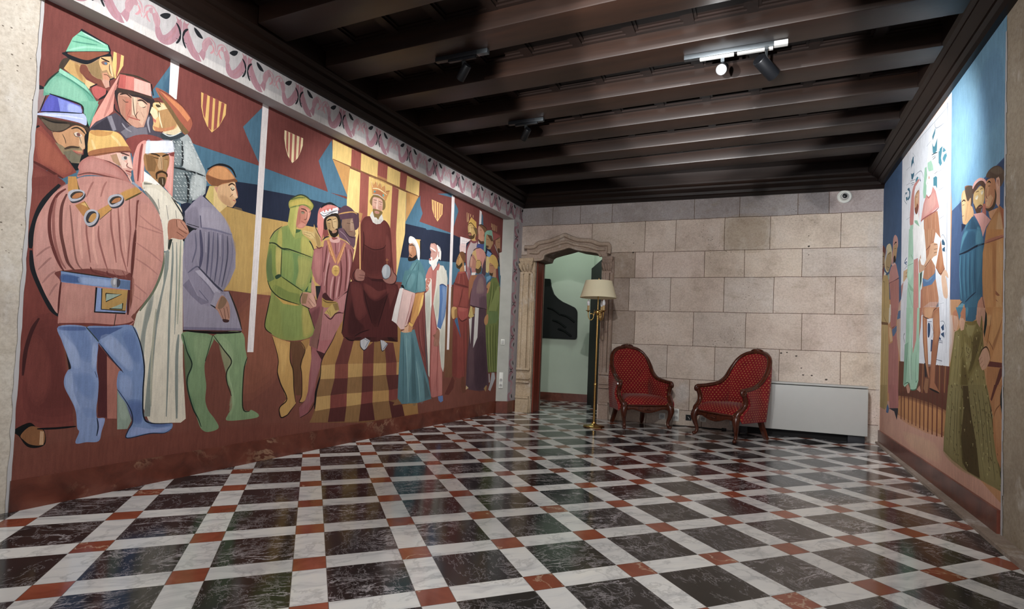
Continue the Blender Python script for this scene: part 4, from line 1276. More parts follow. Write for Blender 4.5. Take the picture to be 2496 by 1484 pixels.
L #f2dfae 9.0 4166,2408 4257,2426 4381,2402
L #f2dfae 9.0 4142,2471 4170,2419
L #f2dfae 7.2 4213,2491 4236,2444
L #f2dfae 7.4 4272,2495 4296,2447
L #f2dfae 7.5 4344,2488 4359,2423
L #6a3a18 7.1 4167,2464 4183,2442
L #6a3a18 7.3 4224,2481 4240,2459
L #6a3a18 7.4 4283,2484 4300,2455
L #7c3f24 10.1 4363,2432 4414,2452
S #5a9aa0 4187,2384 4201,2397 4211,2390 4197,2376
S #6a4a8a 4254,2402 4268,2414 4281,2402 4265,2390
S #6ab0b0 4316,2385 4330,2395 4339,2381 4324,2370
S #b56a34 4183,2369 4239,2411 4309,2403 4302,2361 4222,2366
S #5a9aa0 4184,2383 4200,2399 4213,2391 4197,2373
S #6ab0b0 4311,2383 4328,2396 4339,2381 4324,2368
L #d0c8c0 8.5 4175,2354 4262,2367 4344,2344
P #c08a40 3994,2138 4049,2138 4035,2071 3969,1992 3956,1926 4005,1980
S #5c3f4e 3741,2066 3762,2114 3826,2158 3896,2153 3950,2128 3995,2126 4002,2095 4004,1999 3953,1963 3929,2047 3860,2044 3777,2019 3735,2040
L #c09040 11.7 3750,2062 3831,2094 3924,2122 3978,2115
P #8a6a56 3794,2023 3928,2066 3951,1988 3973,1929 3943,1860 3870,1908 3809,1927 3789,1979
P #b09078*0.7 3895,2039 3933,2054 3949,1950 3901,1952
S #5c3f4e 3928,2066 3997,2101 4008,2007 3962,1965 3941,2011
L #3f2a24 8.8 3854,2005 3897,2008
L #3f2a24 8.9 3914,2021 3940,2024
L #c09a88 8.8 3914,2018 3911,1942
L #7a3a34 8.8 3885,1930 3936,1947
P #6b4c5c 3751,1927 3799,1950 3888,1893 3975,1904 3972,1827 3956,1792 3857,1843 3772,1858
L #9a7c88 9.0 3768,1919 3837,1889 3910,1828
L #37252f 9.0 3816,1947 3888,1893 3967,1890
S #b8625a 3516,2025 3550,2081 3625,2117 3704,2125 3746,2110 3739,2090 3629,2064 3554,2022 3580,1981 3577,1909 3566,1848 3578,1785 3538,1807 3515,1920
P #c9756a 3520,2020 3587,1983 3585,1911 3573,1802 3537,1818 3512,1919
L #8a3c38 9.0 3584,1976 3586,1893 3573,1796
L #22242c 17.8 3543,2067 3587,2107 3655,2134 3746,2116
S #c9736a 3545,2044 3588,2090 3672,2123 3746,2116 3739,2090 3628,2076 3569,2026
P #d9d9dc 3535,2024 3575,2051 3737,2120 3741,2066 3669,2049 3580,1981
P #b8544a 3574,2060 3589,2066 3595,2044 3584,2038
P #b8544a 3612,2078 3631,2085 3633,2062 3617,2055
P #b8544a 3654,2094 3674,2100 3675,2078 3660,2071
L #6a6a72 9.0 3539,2019 3586,2006 3661,2054 3735,2089
L #8a8a90 6.1 3553,2040 3592,2031 3731,2097
S #2f261e 3587,1983 3647,2032 3733,2064 3779,2001 3774,1951 3741,1944 3711,2035 3633,2005 3619,1978 3624,1901 3594,1889
S #b0905c 3611,1976 3648,2014 3719,2031 3746,1994 3746,1933 3729,1880 3691,1854 3649,1876 3623,1919
P #c9ac78*0.7 3680,2004 3720,2019 3742,1932 3702,1917
P #8a6c40*0.6 3612,1964 3660,1951 3664,1891 3636,1904
L #241c14 11.0 3619,1972 3649,1991 3669,1992
L #241c14 9.7 3685,1999 3720,2016
L #33261a 7.2 3636,1958 3660,1957
L #33261a 7.3 3698,1983 3726,1989
L #6a4a2c 6.2 3673,1990 3689,1933 3710,1928
S #2b2219 3640,1904 3688,1896 3742,1932 3758,1886 3723,1849 3683,1847 3658,1866
S #a8785a 3684,1895 3719,1915 3739,1913 3729,1892 3693,1879
P #843a34 3579,1886 3632,1897 3651,1853 3591,1817
L #23242a 10.8 3581,1797 3614,1827 3652,1841
S #cc9a92 3660,1842 3692,1837 3755,1861 3773,1840 3743,1807 3694,1807
S #8a3c38 3684,1841 3740,1849 3748,1841 3701,1823
P #c0a05c 3361,1841 3476,1847 3478,1917 3512,1866 3553,1816 3572,1754 3529,1723 3496,1770 3451,1778 3356,1811
P #d0b470*0.8 3368,1837 3476,1836 3494,1798 3436,1787
P #9a7a3c*0.8 3491,1844 3545,1814 3565,1747 3528,1729
L #6a5020 5.8 3376,1827 3455,1826
L #6a5020 5.7 3377,1810 3449,1801
L #6a5020 5.9 3455,1826 3494,1798
L #3a3020 7.9 3478,1917 3520,1856 3561,1811
L #7a3c3a 13.3 3513,1732 3544,1720 3581,1738
S #3a4632 3223,2045 3261,2093 3327,2128 3399,2124 3468,2072 3448,2044 3375,2049
S #9a9738 3211,2030 3242,2066 3314,2113 3370,2116 3429,2097 3461,2064 3435,2018 3375,2043 3293,2017 3227,1982
P #bfa83c*0.8 3276,2069 3372,2099 3430,2086 3447,2055 3375,2055 3292,2028 3226,2001 3218,2027
L #5a6a34 9.0 3236,2059 3302,2093 3371,2111
L #6a7a3c 9.0 3224,1989 3293,2023 3375,2049 3441,2031
P #aaa84c 3227,1985 3317,2026 3304,1953 3296,1867 3294,1793 3283,1752 3232,1809 3212,1854
P #c2b85c*0.7 3280,2009 3313,2022 3297,1861 3288,1781 3270,1844
L #3a4a2a 9.0 3213,1849 3247,1795 3283,1752
L #7a8440 7.4 3317,2023 3300,1907 3295,1833
S #b87058 3317,2023 3375,2043 3435,2018 3431,1965 3412,1920 3387,1875 3346,1849 3297,1856 3299,1929
P #a05a48*0.6 3297,1861 3314,2011 3338,1961 3330,1879
P #d08e74*0.8 3384,2023 3428,2010 3419,1933 3390,1927
P #c98670*0.6 3343,1894 3393,1893 3346,1852 3310,1864
L #4c2c20 9.0 3335,2011 3377,2012 3400,1998
L #4c2c20 7.7 3414,2001 3435,2009
S #8a8068 3337,1983 3364,1995 3372,1980 3352,1969
L #4c2c20 5.7 3337,1986 3365,1992 3372,1980
L #7a3c2c 6.7 3399,2003 3397,1940 3369,1928
L #8c3c34 9.0 3342,1910 3385,1900
P #8a9848 3159,1821 3216,1849 3283,1752 3298,1833 3354,1839 3363,1807 3452,1767 3485,1715 3476,1621 3176,1655 3048,1675 3074,1749
P #7a9048*0.7 3160,1805 3210,1837 3284,1747 3358,1772 3359,1648 3176,1655
P #b4a848*0.8 3129,1782 3160,1805 3170,1659 3124,1673
P #b5aa4c*0.8 3357,1789 3437,1770 3486,1698 3475,1638 3360,1642
P #44643a 3295,1833 3347,1838 3334,1818 3294,1799
L #2a3a24 10.8 3051,1676 3104,1680 3170,1654 3249,1657 3476,1630
L #23282a 11.7 3437,1764 3468,1735 3493,1693
L #2c3a30 7.0 3053,1703 3092,1769 3159,1826
P #e9dede 5753,2253 6003,2262 5894,2194 5891,2073 5756,2064
P #e0b8b4*0.7 5754,2162 5882,2185 5878,2084 5756,2064
L #b4b0c0 6.8 5793,2208 5929,2221
L #b4b0c0 6.8 5784,2174 5907,2190
L #b4b0c0 6.8 5787,2135 5885,2146
K #e0b878 10.9 5881,2579 5897,2462
K #e0b878 12.9 5925,2580 5921,2474
K #e0b878 11.1 5970,2580 5966,2545
K #e0b878 9.4 6029,2580 6031,2546
K #e0b878 10.3 6510,2579 6515,2526
K #e0b878 12.4 6548,2580 6547,2496
K #e0b878 12.5 6585,2581 6585,2496
K #e0b878 10.5 6620,2577 6618,2496
K #e0b878 9.0 6661,2579 6661,2497
P #3d4f92 6164,2237 6369,2281 6392,2172 6142,2184
S #c9a256 5924,2435 6011,2474 6108,2419 6115,2345 6106,2288 6148,2268 6057,2244 6003,2268 5948,2298 5924,2361
P #e0c078*0.7 5937,2431 5988,2442 5996,2348 5944,2351
P #6f5a34 6041,2433 6149,2421 6157,2325 6114,2352
S #5c4526 5926,2334 5996,2348 6025,2313 6087,2353 6079,2297 6003,2268 5949,2292
S #a8604c 5940,2327 5997,2338 5999,2315 5948,2305
P #d2a530 5986,2546 6114,2510 6128,2430 6067,2438 5986,2465 5912,2432 5946,2487
L #4a3820 11.2 5912,2432 5986,2472 6066,2445 6135,2418
L #4a3a1c 9.2 5925,2422 5989,2435
L #4a3a1c 9.0 5978,2406 6042,2419
L #6a4a24 9.0 5951,2420 5944,2351
P #c0aeae 6005,2242 6162,2264 6142,2184 6019,2068 6020,1905 5982,1738 5922,1851 5915,2091 5958,2179
L #8a4046 31.2 5993,2232 5913,2117 5913,1957 5936,1839
L #8a4046 28.4 6005,2242 6083,2243 6161,2271
L #a87078 16.9 6068,2117 6014,1972
P #a0565c*0.8 5930,1906 6034,1893 6031,1771 5982,1738
S #c98b68 6172,2467 6281,2476 6329,2416 6336,2332 6327,2274 6244,2258 6187,2290 6180,2372
S #7d5634 6170,2488 6279,2504 6380,2483 6362,2365 6319,2371 6329,2416 6269,2460
L #3a2a1c 9.9 6164,2479 6251,2505 6365,2487 6397,2458
S #5c4030 6186,2303 6256,2289 6324,2301 6327,2267 6245,2252 6195,2270
L #4a2c20 9.0 6189,2422 6257,2436
P #c89a7a*0.8 6166,2459 6213,2462 6207,2377 6173,2370
P #7fb09a 6343,2418 6397,2458 6511,2488 6573,2465 6597,2353 6490,2390 6387,2399 6378,2169 6336,2169
S #b08858 6387,2399 6460,2399 6567,2361 6573,2290 6504,2227 6417,2226 6383,2284
P #6a4a34 6401,2409 6532,2413 6583,2350 6524,2339
S #5c3f26 6399,2258 6457,2262 6445,2231 6401,2237
L #4a3420 9.0 6392,2343 6450,2346
P #a04a42 6542,2473 6772,2475 6777,2416 6583,2350
P #b4845c 6642,2368 6774,2453 6791,2254 6763,2220 6698,2253 6646,2318
P #8a3a34 6557,2476 6772,2479 6773,2460 6602,2471
L #4a2c20 10.7 6670,2388 6760,2428
L #5a4020 9.0 6704,2358 6765,2369
S #5a4028 6712,2270 6773,2281 6778,2222 6731,2229
L #5a4a34 14.8 6583,2350 6774,2446
P #7f3c34 6571,2311 6647,2303 6750,2188 6728,2080 6505,2220
L #c8c4bc 14.9 6616,2312 6735,2185 6812,2018
L #32343a 12.8 6651,2260 6753,2158 6812,2018
L #32343a 15.1 6719,2190 6806,2092 6819,1944
P #e0dcd4 6763,2220 6855,2250 6866,1951 6822,1907
P #6a9cd0 6433,2200 6553,2177 6499,2110 6410,2132
P #d8c078 6411,2118 6513,2120 6505,2046 6525,1977 6474,1898 6415,1905 6404,2031
S #d9b04a 6485,2101 6569,2165 6676,2146 6745,2068 6735,2000 6645,1980 6595,2031 6505,2046
S #b88058 6505,2039 6595,2031 6659,1989 6680,1926 6594,1878 6519,1883 6498,1959
S #54402c 6516,1911 6590,1914 6662,1960 6666,1909 6594,1874 6526,1883
L #4a3018 9.0 6523,2006 6611,2019
P #c49468 6631,1970 6690,1993 6701,1869 6595,1863
P #8a3c38 6690,1986 6751,2002 6801,1793 6701,1869
L #23262a 12.9 6732,2044 6768,1900 6817,1780
S #d28c7c 6116,2166 6222,2195 6350,2172 6398,2101 6379,1999 6313,1940 6278,2026 6182,2025 6136,2087
P #d0a860 6067,2123 6131,2155 6150,2089 6182,2025 6143,2005 6073,2049 6044,2085
S #b87a64 6010,2025 6070,2083 6142,2026 6161,1960 6151,1910 6058,1911 5993,1915 6001,1970
P #d8a088*0.7 6010,2025 6059,2061 6056,1937 6005,1930
S #c8a050 6169,2023 6250,2036 6282,1984 6276,1886 6195,1868 6150,1924
S #5a4830 6151,1917 6218,1919 6283,1971 6289,1901 6223,1858 6161,1870
L #4a3018 9.0 6169,2023 6250,2036
L #4a3018 9.0 6046,2058 6142,2019
P #c07a70 6032,1914 6138,1908 6169,1857 6064,1843
P #e8e4e0 6051,1848 6155,1869 6144,1833 6053,1815
L #33282a 9.3 6020,2054 5992,1935 6038,1840
L #2c2420 9.0 6066,2130 6130,2168 6249,2203
P #5f4450 6324,1977 6384,2099 6417,1890 6392,1845 6305,1875
S #b0803c 5769,2059 5831,2043 5849,1973 5868,1897 5786,1852 5700,1866 5684,1922 5714,1991
P #c89a50*0.7 5769,2053 5821,2022 5803,1940 5771,1883 5743,1931
S #7d4f28 5756,2061 5828,2079 5880,2052 5892,1980 5876,1951 5811,1987 5771,2027
S #4a3a22 5691,1910 5746,1892 5815,1942 5819,1890 5761,1855 5700,1866
L #3c2814 9.0 5702,1996 5761,1999
L #3c2814 9.0 5704,1970 5739,1976
P #b88040 5784,1871 5865,1936 5885,1846 5765,1810
P #e0dcd6 5867,1910 5904,1922 5910,1849 5885,1846
P #d8a848 4872,2052 4962,2064 4962,1871 4918,1945
S #26272c 4749,1983 4753,2041 4778,2068 4852,2066 4799,2038 4766,1998
P #262a34 4948,2055 4977,2049 4981,1874 4963,1859
S #b0764c 4767,1975 4821,1997 4880,1950 4894,1883 4888,1847 4815,1824 4769,1828 4775,1875 4763,1918
P #cf9a70*0.7 4768,1964 4814,1967 4809,1903 4774,1886
S #2a2420 4756,1826 4786,1848 4832,1844 4894,1883 4898,1837 4835,1810 4772,1800
L #2a1e16 9.0 4768,1964 4822,1980 4859,1975
L #3a2618 8.6 4784,1876 4812,1864 4822,1860
L #4a2e1c 6.5 4824,1951 4807,1931
S #e4e0dc 4754,2030 4779,2066 4853,2060 4913,2014 4957,1940 4955,1835 4926,1847 4889,1951 4839,2000 4766,1987
P #c8c4c0*0.6 4792,2014 4856,2015 4918,1945 4945,1845 4915,1863 4879,1961
S #c08c80 5156,2058 5227,2071 5282,2045 5317,2002 5323,1929 5285,1874 5201,1873 5158,1902 5163,1963 5140,1995
P #d4a698*0.7 5157,2046 5218,2051 5243,2001 5160,1999
S #e2dfda 5270,2061 5324,2052 5360,1997 5357,1903 5324,1910 5286,1861 5226,1822 5154,1823 5131,1850 5149,1889 5188,1907 5201,1873 5270,1920 5297,1986
L #efece8 14.2 5144,2008 5212,1996 5255,1985
L #6a4438 8.3 5193,1968 5245,1977
L #8a5548 7.0 5172,1977 5156,1926 5177,1917
S #a85a4e 5129,1880 5169,1886 5171,1868 5140,1863
L #2e2c30 9.6 5166,2060 5226,2077 5302,2060 5354,2008
P #bd8478 5302,1987 5323,1996 5323,1929 5307,1926
P #b8695f 5175,1809 5221,1755 5328,1862 5351,1840 5297,1710 5288,1568 5095,1547 5084,1682 5128,1766
P #e0dcd8 5175,1815 5286,1861 5288,1831 5221,1755
L #8a4440 9.0 5175,1809 5221,1755 5328,1868
P #d8d4c8 5351,1840 5416,1844 5488,1779 5516,1707 5514,1593 5288,1562 5297,1710
P #b8b8ac*0.6 5358,1755 5491,1748 5510,1643 5372,1577
L #a8a898 9.0 5358,1755 5424,1751 5491,1748
P #e4e0d8 5077,1652 5186,1666 5200,1553 5085,1540
S #b8705c 5097,1642 5167,1657 5178,1640 5141,1600 5105,1548 5086,1594
S #4f8088 4926,1836 4965,1830 5017,1785 5061,1721 5084,1623 5090,1547 4679,1496 4701,1549 4730,1637 4787,1718 4845,1795
P #6a9aa0*0.6 4820,1757 4891,1802 4914,1747 4867,1626 4802,1515 4765,1534
P #6a9aa0*0.5 4937,1704 4973,1726 5042,1589 4988,1536 4950,1531
L #35606a 9.0 4928,1819 4826,1689 4745,1554
L #35606a 9.0 4948,1810 4940,1664 4940,1536
P #9a3c30 5740,1813 5898,1841 5967,1763 5998,1700 5990,1645 5662,1609 5678,1708
L #b85a48 12.4 5777,1805 5764,1672
L #b85a48 12.6 5850,1815 5885,1686
L #6a2824 9.0 5813,1810 5824,1679
L #6a2824 9.1 5899,1821 5948,1694
L #6a2824 23.2 5669,1668 5802,1657 5989,1658
L #b04a3a 21.5 5730,1798 5813,1816 5911,1836
L #2c2422 12.9 5911,1836 5996,1726
P #a86a38 6066,1816 6198,1840 6101,1711 6106,1657 6003,1646 6019,1756
P #8f6a74 6224,1851 6333,1872 6408,1818 6448,1695 6106,1657 6127,1728
P #b08c84*0.6 6253,1827 6321,1849 6293,1692 6211,1683
P #6aa4c8 6435,1843 6534,1877 6552,1843 6441,1772
P #7d8a48 6596,1849 6716,1871 6801,1793 6821,1735 6578,1709 6541,1799
S #c8904c 6458,1739 6527,1790 6573,1773 6549,1706 6462,1696
P #7a5030 5458,1602 5638,1622 5726,533 5542,541
P #e4dcdc 5548,1809 5599,1816 5615,867 5567,867
P #5e4450 6233,1424 6455,1442 6507,1002 6618,390 6507,332 6297,338 6109,363 6029,408 6043,857 6086,1264 6127,1403
P #4a3440*0.7 6265,1038 6458,1072 6553,644 6548,358 6297,345 6190,652
P #6d5258*0.6 6068,857 6167,926 6229,514 6105,417
P #d8d4d0 6179,1420 6273,1434 6266,1031 6170,891
P #d0ccc6 6035,1261 6111,1279 6101,938
L #3a2a34 9.5 6112,1265 6128,925
P #82606c 6197,1850 6319,1866 6425,1795 6467,1643 6472,1414 6288,1422 6046,1430 6059,1587 6112,1743
P #a88880*0.5 6230,1785 6337,1826 6396,1635 6191,1601
P #664a58*0.7 6277,1553 6457,1584 6472,1414 6288,1422
L #4a3440 9.0 6277,1553 6280,1428
L #3a2a30 11.6 6046,1437 6152,1425 6472,1414
L #33282c 9.4 6198,1837 6099,1742 6048,1566 6034,1423
P #a8683a 6040,1816 6198,1837 6100,1728 6046,1586 6016,1489 5994,1594 5995,1743
P #7d8a46 6568,1827 6717,1860 6802,1781 6828,1664 6843,1307 6838,1009 6846,563 6589,564 6493,1001 6460,1214 6485,1430 6455,1613 6545,1752
L #4f5a28 12.4 6587,1786 6560,1580 6516,1403
L #4f5a28 12.5 6646,1800 6646,1617 6574,1422
L #4f5a28 12.6 6707,1800 6707,1623 6629,1470
L #a0a860 9.0 6616,1789 6603,1598 6545,1405
P #8f9c54 6742,1745 6819,1768 6821,1559 6741,1405 6532,1390
P #738a50 6532,1390 6787,1408 6828,1306 6740,1242 6532,1217
L #5a6a34 9.0 6525,1393 6710,1406
L #4a5424 14.4 6506,1188 6542,931 6618,570
L #4a5424 14.5 6592,1206 6616,932 6677,568
L #4a5424 14.7 6681,1217 6691,933 6738,567
L #4a5424 14.9 6757,1228 6767,934 6799,565
L #a6a85c 9.3 6557,1190 6586,931 6647,569
L #a6a85c 9.4 6637,1208 6661,932 6707,568
L #3a4020 10.2 6498,1789 6444,1740
L #c8904c 36.8 6543,1780 6506,1697 6475,1629
S #c08848 6465,1328 6521,1346 6530,1246 6476,1200 6431,1227 6426,1283
P #6aa4c8 6435,1846 6549,1875 6552,1839 6441,1768
L #33381e 10.8 6820,1306 6832,1083 6846,563
P #b8b8bc 6605,549 6634,548 6652,432 6623,426
P #b8b8bc 6693,561 6769,558 6799,476 6724,377 6670,308 6616,333 6660,424
L #2c2a28 9.0 6588,568 6838,564
P #8a352a 5740,1816 5910,1846 5996,1729 6006,1447 6009,1259 6024,924 5993,529 5859,515 5712,553 5695,919 5680,1240 5655,1405 5658,1663
P #a04436*0.7 5672,1626 5853,1633 5814,1510 5774,1402 5654,1418
P #a04436*0.7 5878,1629 5990,1641 5993,1460 5972,1398 5823,1399
P #a8443a 5775,1389 6011,1394 6007,1286 5886,1226 5811,1248 5768,1323
P #b85848*0.6 5788,1383 5973,1391 5951,1349 5803,1339
L #54201c 10.7 5854,1620 5837,1525 5786,1403
L #54201c 9.0 5774,1399 5998,1393
L #54201c 12.7 5798,1260 5874,1222 5996,1258
L #54201c 9.1 5924,1214 5948,923 5993,536
L #54201c 9.0 5987,1218 6030,857 6027,588
P #732a22*0.7 5674,1175 5773,1115 5809,537 5700,560
L #6a2824 25.0 5669,1664 5801,1660 5989,1654
L #b85a48 12.4 5778,1795 5764,1675
L #b85a48 12.6 5851,1804 5886,1676
L #6a2824 9.0 5814,1800 5812,1681
L #b04a3a 17.9 5741,1803 5837,1822 5898,1837
L #3a1c18 9.0 5644,1404 5638,1622 5679,1691
P #3a6a94 5761,1271 5705,1222 5867,1014
L #1e3a54 9.0 5739,1243 5853,1026
S #c89c50 5635,1372 5740,1380 5746,1309 5692,1241 5643,1264
P #9a6c30 5695,1344 5752,1381 5762,1258 5703,1248
P #c8b060 6060,1425 6113,1415 6133,1335 6162,1302 6073,1270 6019,1293 6040,1355
P #a87a3a 6101,1407 6166,1412 6173,1337 6135,1314
L #5a4020 9.0 6066,1357 6058,1289
P #6a3024 5713,547 5764,493 5748,404 5650,327 5558,339 5641,442
P #73402a 5919,526 5993,536 6029,401 6047,340 5960,325 5915,427
P #c8b080 6040,420 6101,384 6032,367
P #a8854c 6545,394 6574,392 6552,308 6491,354
P #b2645c 5189,1759 5292,1773 5284,1613 5250,1385 5345,1110 5384,1014 5408,854 5493,605 5514,336 5323,319 5269,347 5229,853 5212,1333 5199,1634
P #8f3f36 5206,1345 5230,1371 5251,974 5263,552 5292,321 5259,348 5228,613 5220,973
L #8a332c 11.3 5251,1373 5319,1170 5382,915 5389,547 5412,331
L #8a332c 11.5 5419,854 5503,617
P #bf7568*0.6 5395,884 5482,605 5503,343 5449,341
P #d4d0c4 5292,1773 5486,1800 5518,1609 5511,1356 5523,917 5527,666 5510,604 5466,668 5419,854 5397,989 5400,1088 5343,1129 5250,1385 5284,1607
P #b8bcac*0.7 5307,1585 5350,1590 5364,1407 5336,1220 5261,1374
P #bcbcae*0.7 5412,1070 5495,1135 5527,729 5509,617 5450,730
P #4470a8 5358,1616 5422,1629 5507,1614 5511,1356 5496,1261 5421,1101 5344,1123 5367,1234 5375,1407
P #7f9cc4*0.7 5414,1603 5491,1606 5500,1355 5438,1164 5417,1287 5435,1475
L #2a4470 13.2 5359,1610 5423,1626 5507,1608
L #dcd8cc 11.4 5343,1129 5377,1112 5421,1101
S #9a6650 5346,1092 5401,1082 5407,1002 5392,915 5329,902 5297,920 5301,999
P #8a5844 5267,1028 5328,1049 5311,999
L #d0a090 6.0 5323,981 5307,920
L #d0a090 6.0 5350,982 5345,908
L #d0a090 6.1 5382,983 5376,915
P #cfcbbf 5084,1489 5137,1519 5188,1650 5220,1370 5212,1213 5243,552 5220,577 5179,853 5140,1090 5102,1325
P #a8aca0*0.6 5099,1491 5198,1513 5212,1213 5165,1031 5116,1267
P #e2ded6 5187,1656 5197,1657 5220,1370 5197,1332
S #b8705c 5097,1645 5166,1660 5178,1637 5142,1579 5155,1550 5127,1512 5095,1538
L #e8e0d8 9.0 5128,1631 5159,1623
L #e8e0d8 9.0 5111,1593 5142,1585
L #e8e0d8 9.0 5109,1557 5145,1549
P #5c7ab0 5428,324 5526,329 5537,266 5488,251 5443,279
P #7d3833 5076,1406 5111,1207 5159,853 5222,553 5267,371 5211,434 4951,1025 4919,1196
L #9a5a50 9.0 5014,1202 5051,969 5128,734
L #5a2422 9.0 4975,1199 5031,969 5172,674
L #5a2422 9.0 5056,1286 5095,1029 5168,734
P #54565c*0.8 5102,1325 5149,971 5220,583 5252,372 5139,852
P #56808a 4695,1050 4928,1081 5040,852 5132,675 5225,517 5298,309 5046,281 4751,294 4695,354 4692,740
P #729ca2*0.6 4730,1046 4856,1050 4898,737 4873,340 4857,313 4825,738
P #729ca2*0.5 4968,794 5054,677 5151,438 5162,295 5084,290 5024,561
P #3f6068*0.7 4875,1034 4941,909 4986,563 5026,288 4941,295 4902,680
P #4a5a5e*0.7 5115,646 5292,315 5171,300
L #3f626a 9.0 4741,1018 4766,683 4786,302
L #8ab0b4 9.0 4786,1019 4829,682 4885,300
L #8ab0b4 9.0 4982,736 5048,502 5083,301
P #8a5c30 4623,294 4694,359 4769,292 4632,288
P #e0d8d6 4644,1495 4713,1508 4700,1451 4659,1292 4629,1124 4542,1158 4574,1285
P #d6b4ae 4696,1495 4907,1472 4895,1390 4795,1133 4763,1080 4693,1072 4620,1124 4658,1303
P #c8958e*0.8 4851,1477 4907,1472 4895,1390 4777,1132 4750,1130 4818,1304
L #a88884 6.2 4708,1463 4659,1292 4637,1136
L #8a5450 6.5 4862,1456 4819,1292 4769,1126
P #c68a2e 4917,1467 5069,1500 5048,1380 4990,1258 4905,1132 4848,1158 4874,1296 4904,1391
P #e0b850 5042,1468 5066,1464 5050,1357 4974,1222 5002,1353
P #ae7526*0.7 4917,1461 4993,1469 4914,1253 4864,1182 4873,1308
P #d4a838 4829,1157 4905,1132 4880,1097 4822,1134
S #d2a078 4761,1103 4813,1139 4833,1112 4889,1103 4864,1056 4766,1041 4704,1050 4746,1069
P #b87e4a 4822,1128 4898,1103 4874,1051 4819,1054
L #6a4424 7.5 4752,1102 4788,1110 4813,1133
P #4f8088 4717,1693 5070,1742 5092,1514 4916,1478 4907,1472 4723,1498 4668,1525 4681,1583
P #6a9aa0*0.6 4757,1637 4863,1685 4903,1644 4839,1516 4766,1514
P #6f9ea4*0.6 4937,1695 5024,1695 5077,1524 4953,1494
L #35606a 9.0 4937,1695 4935,1602 4916,1484
L #35606a 9.0 4826,1680 4761,1581 4731,1504
S #1c2026 4659,1524 4693,1537 4722,1509 4705,1502'''
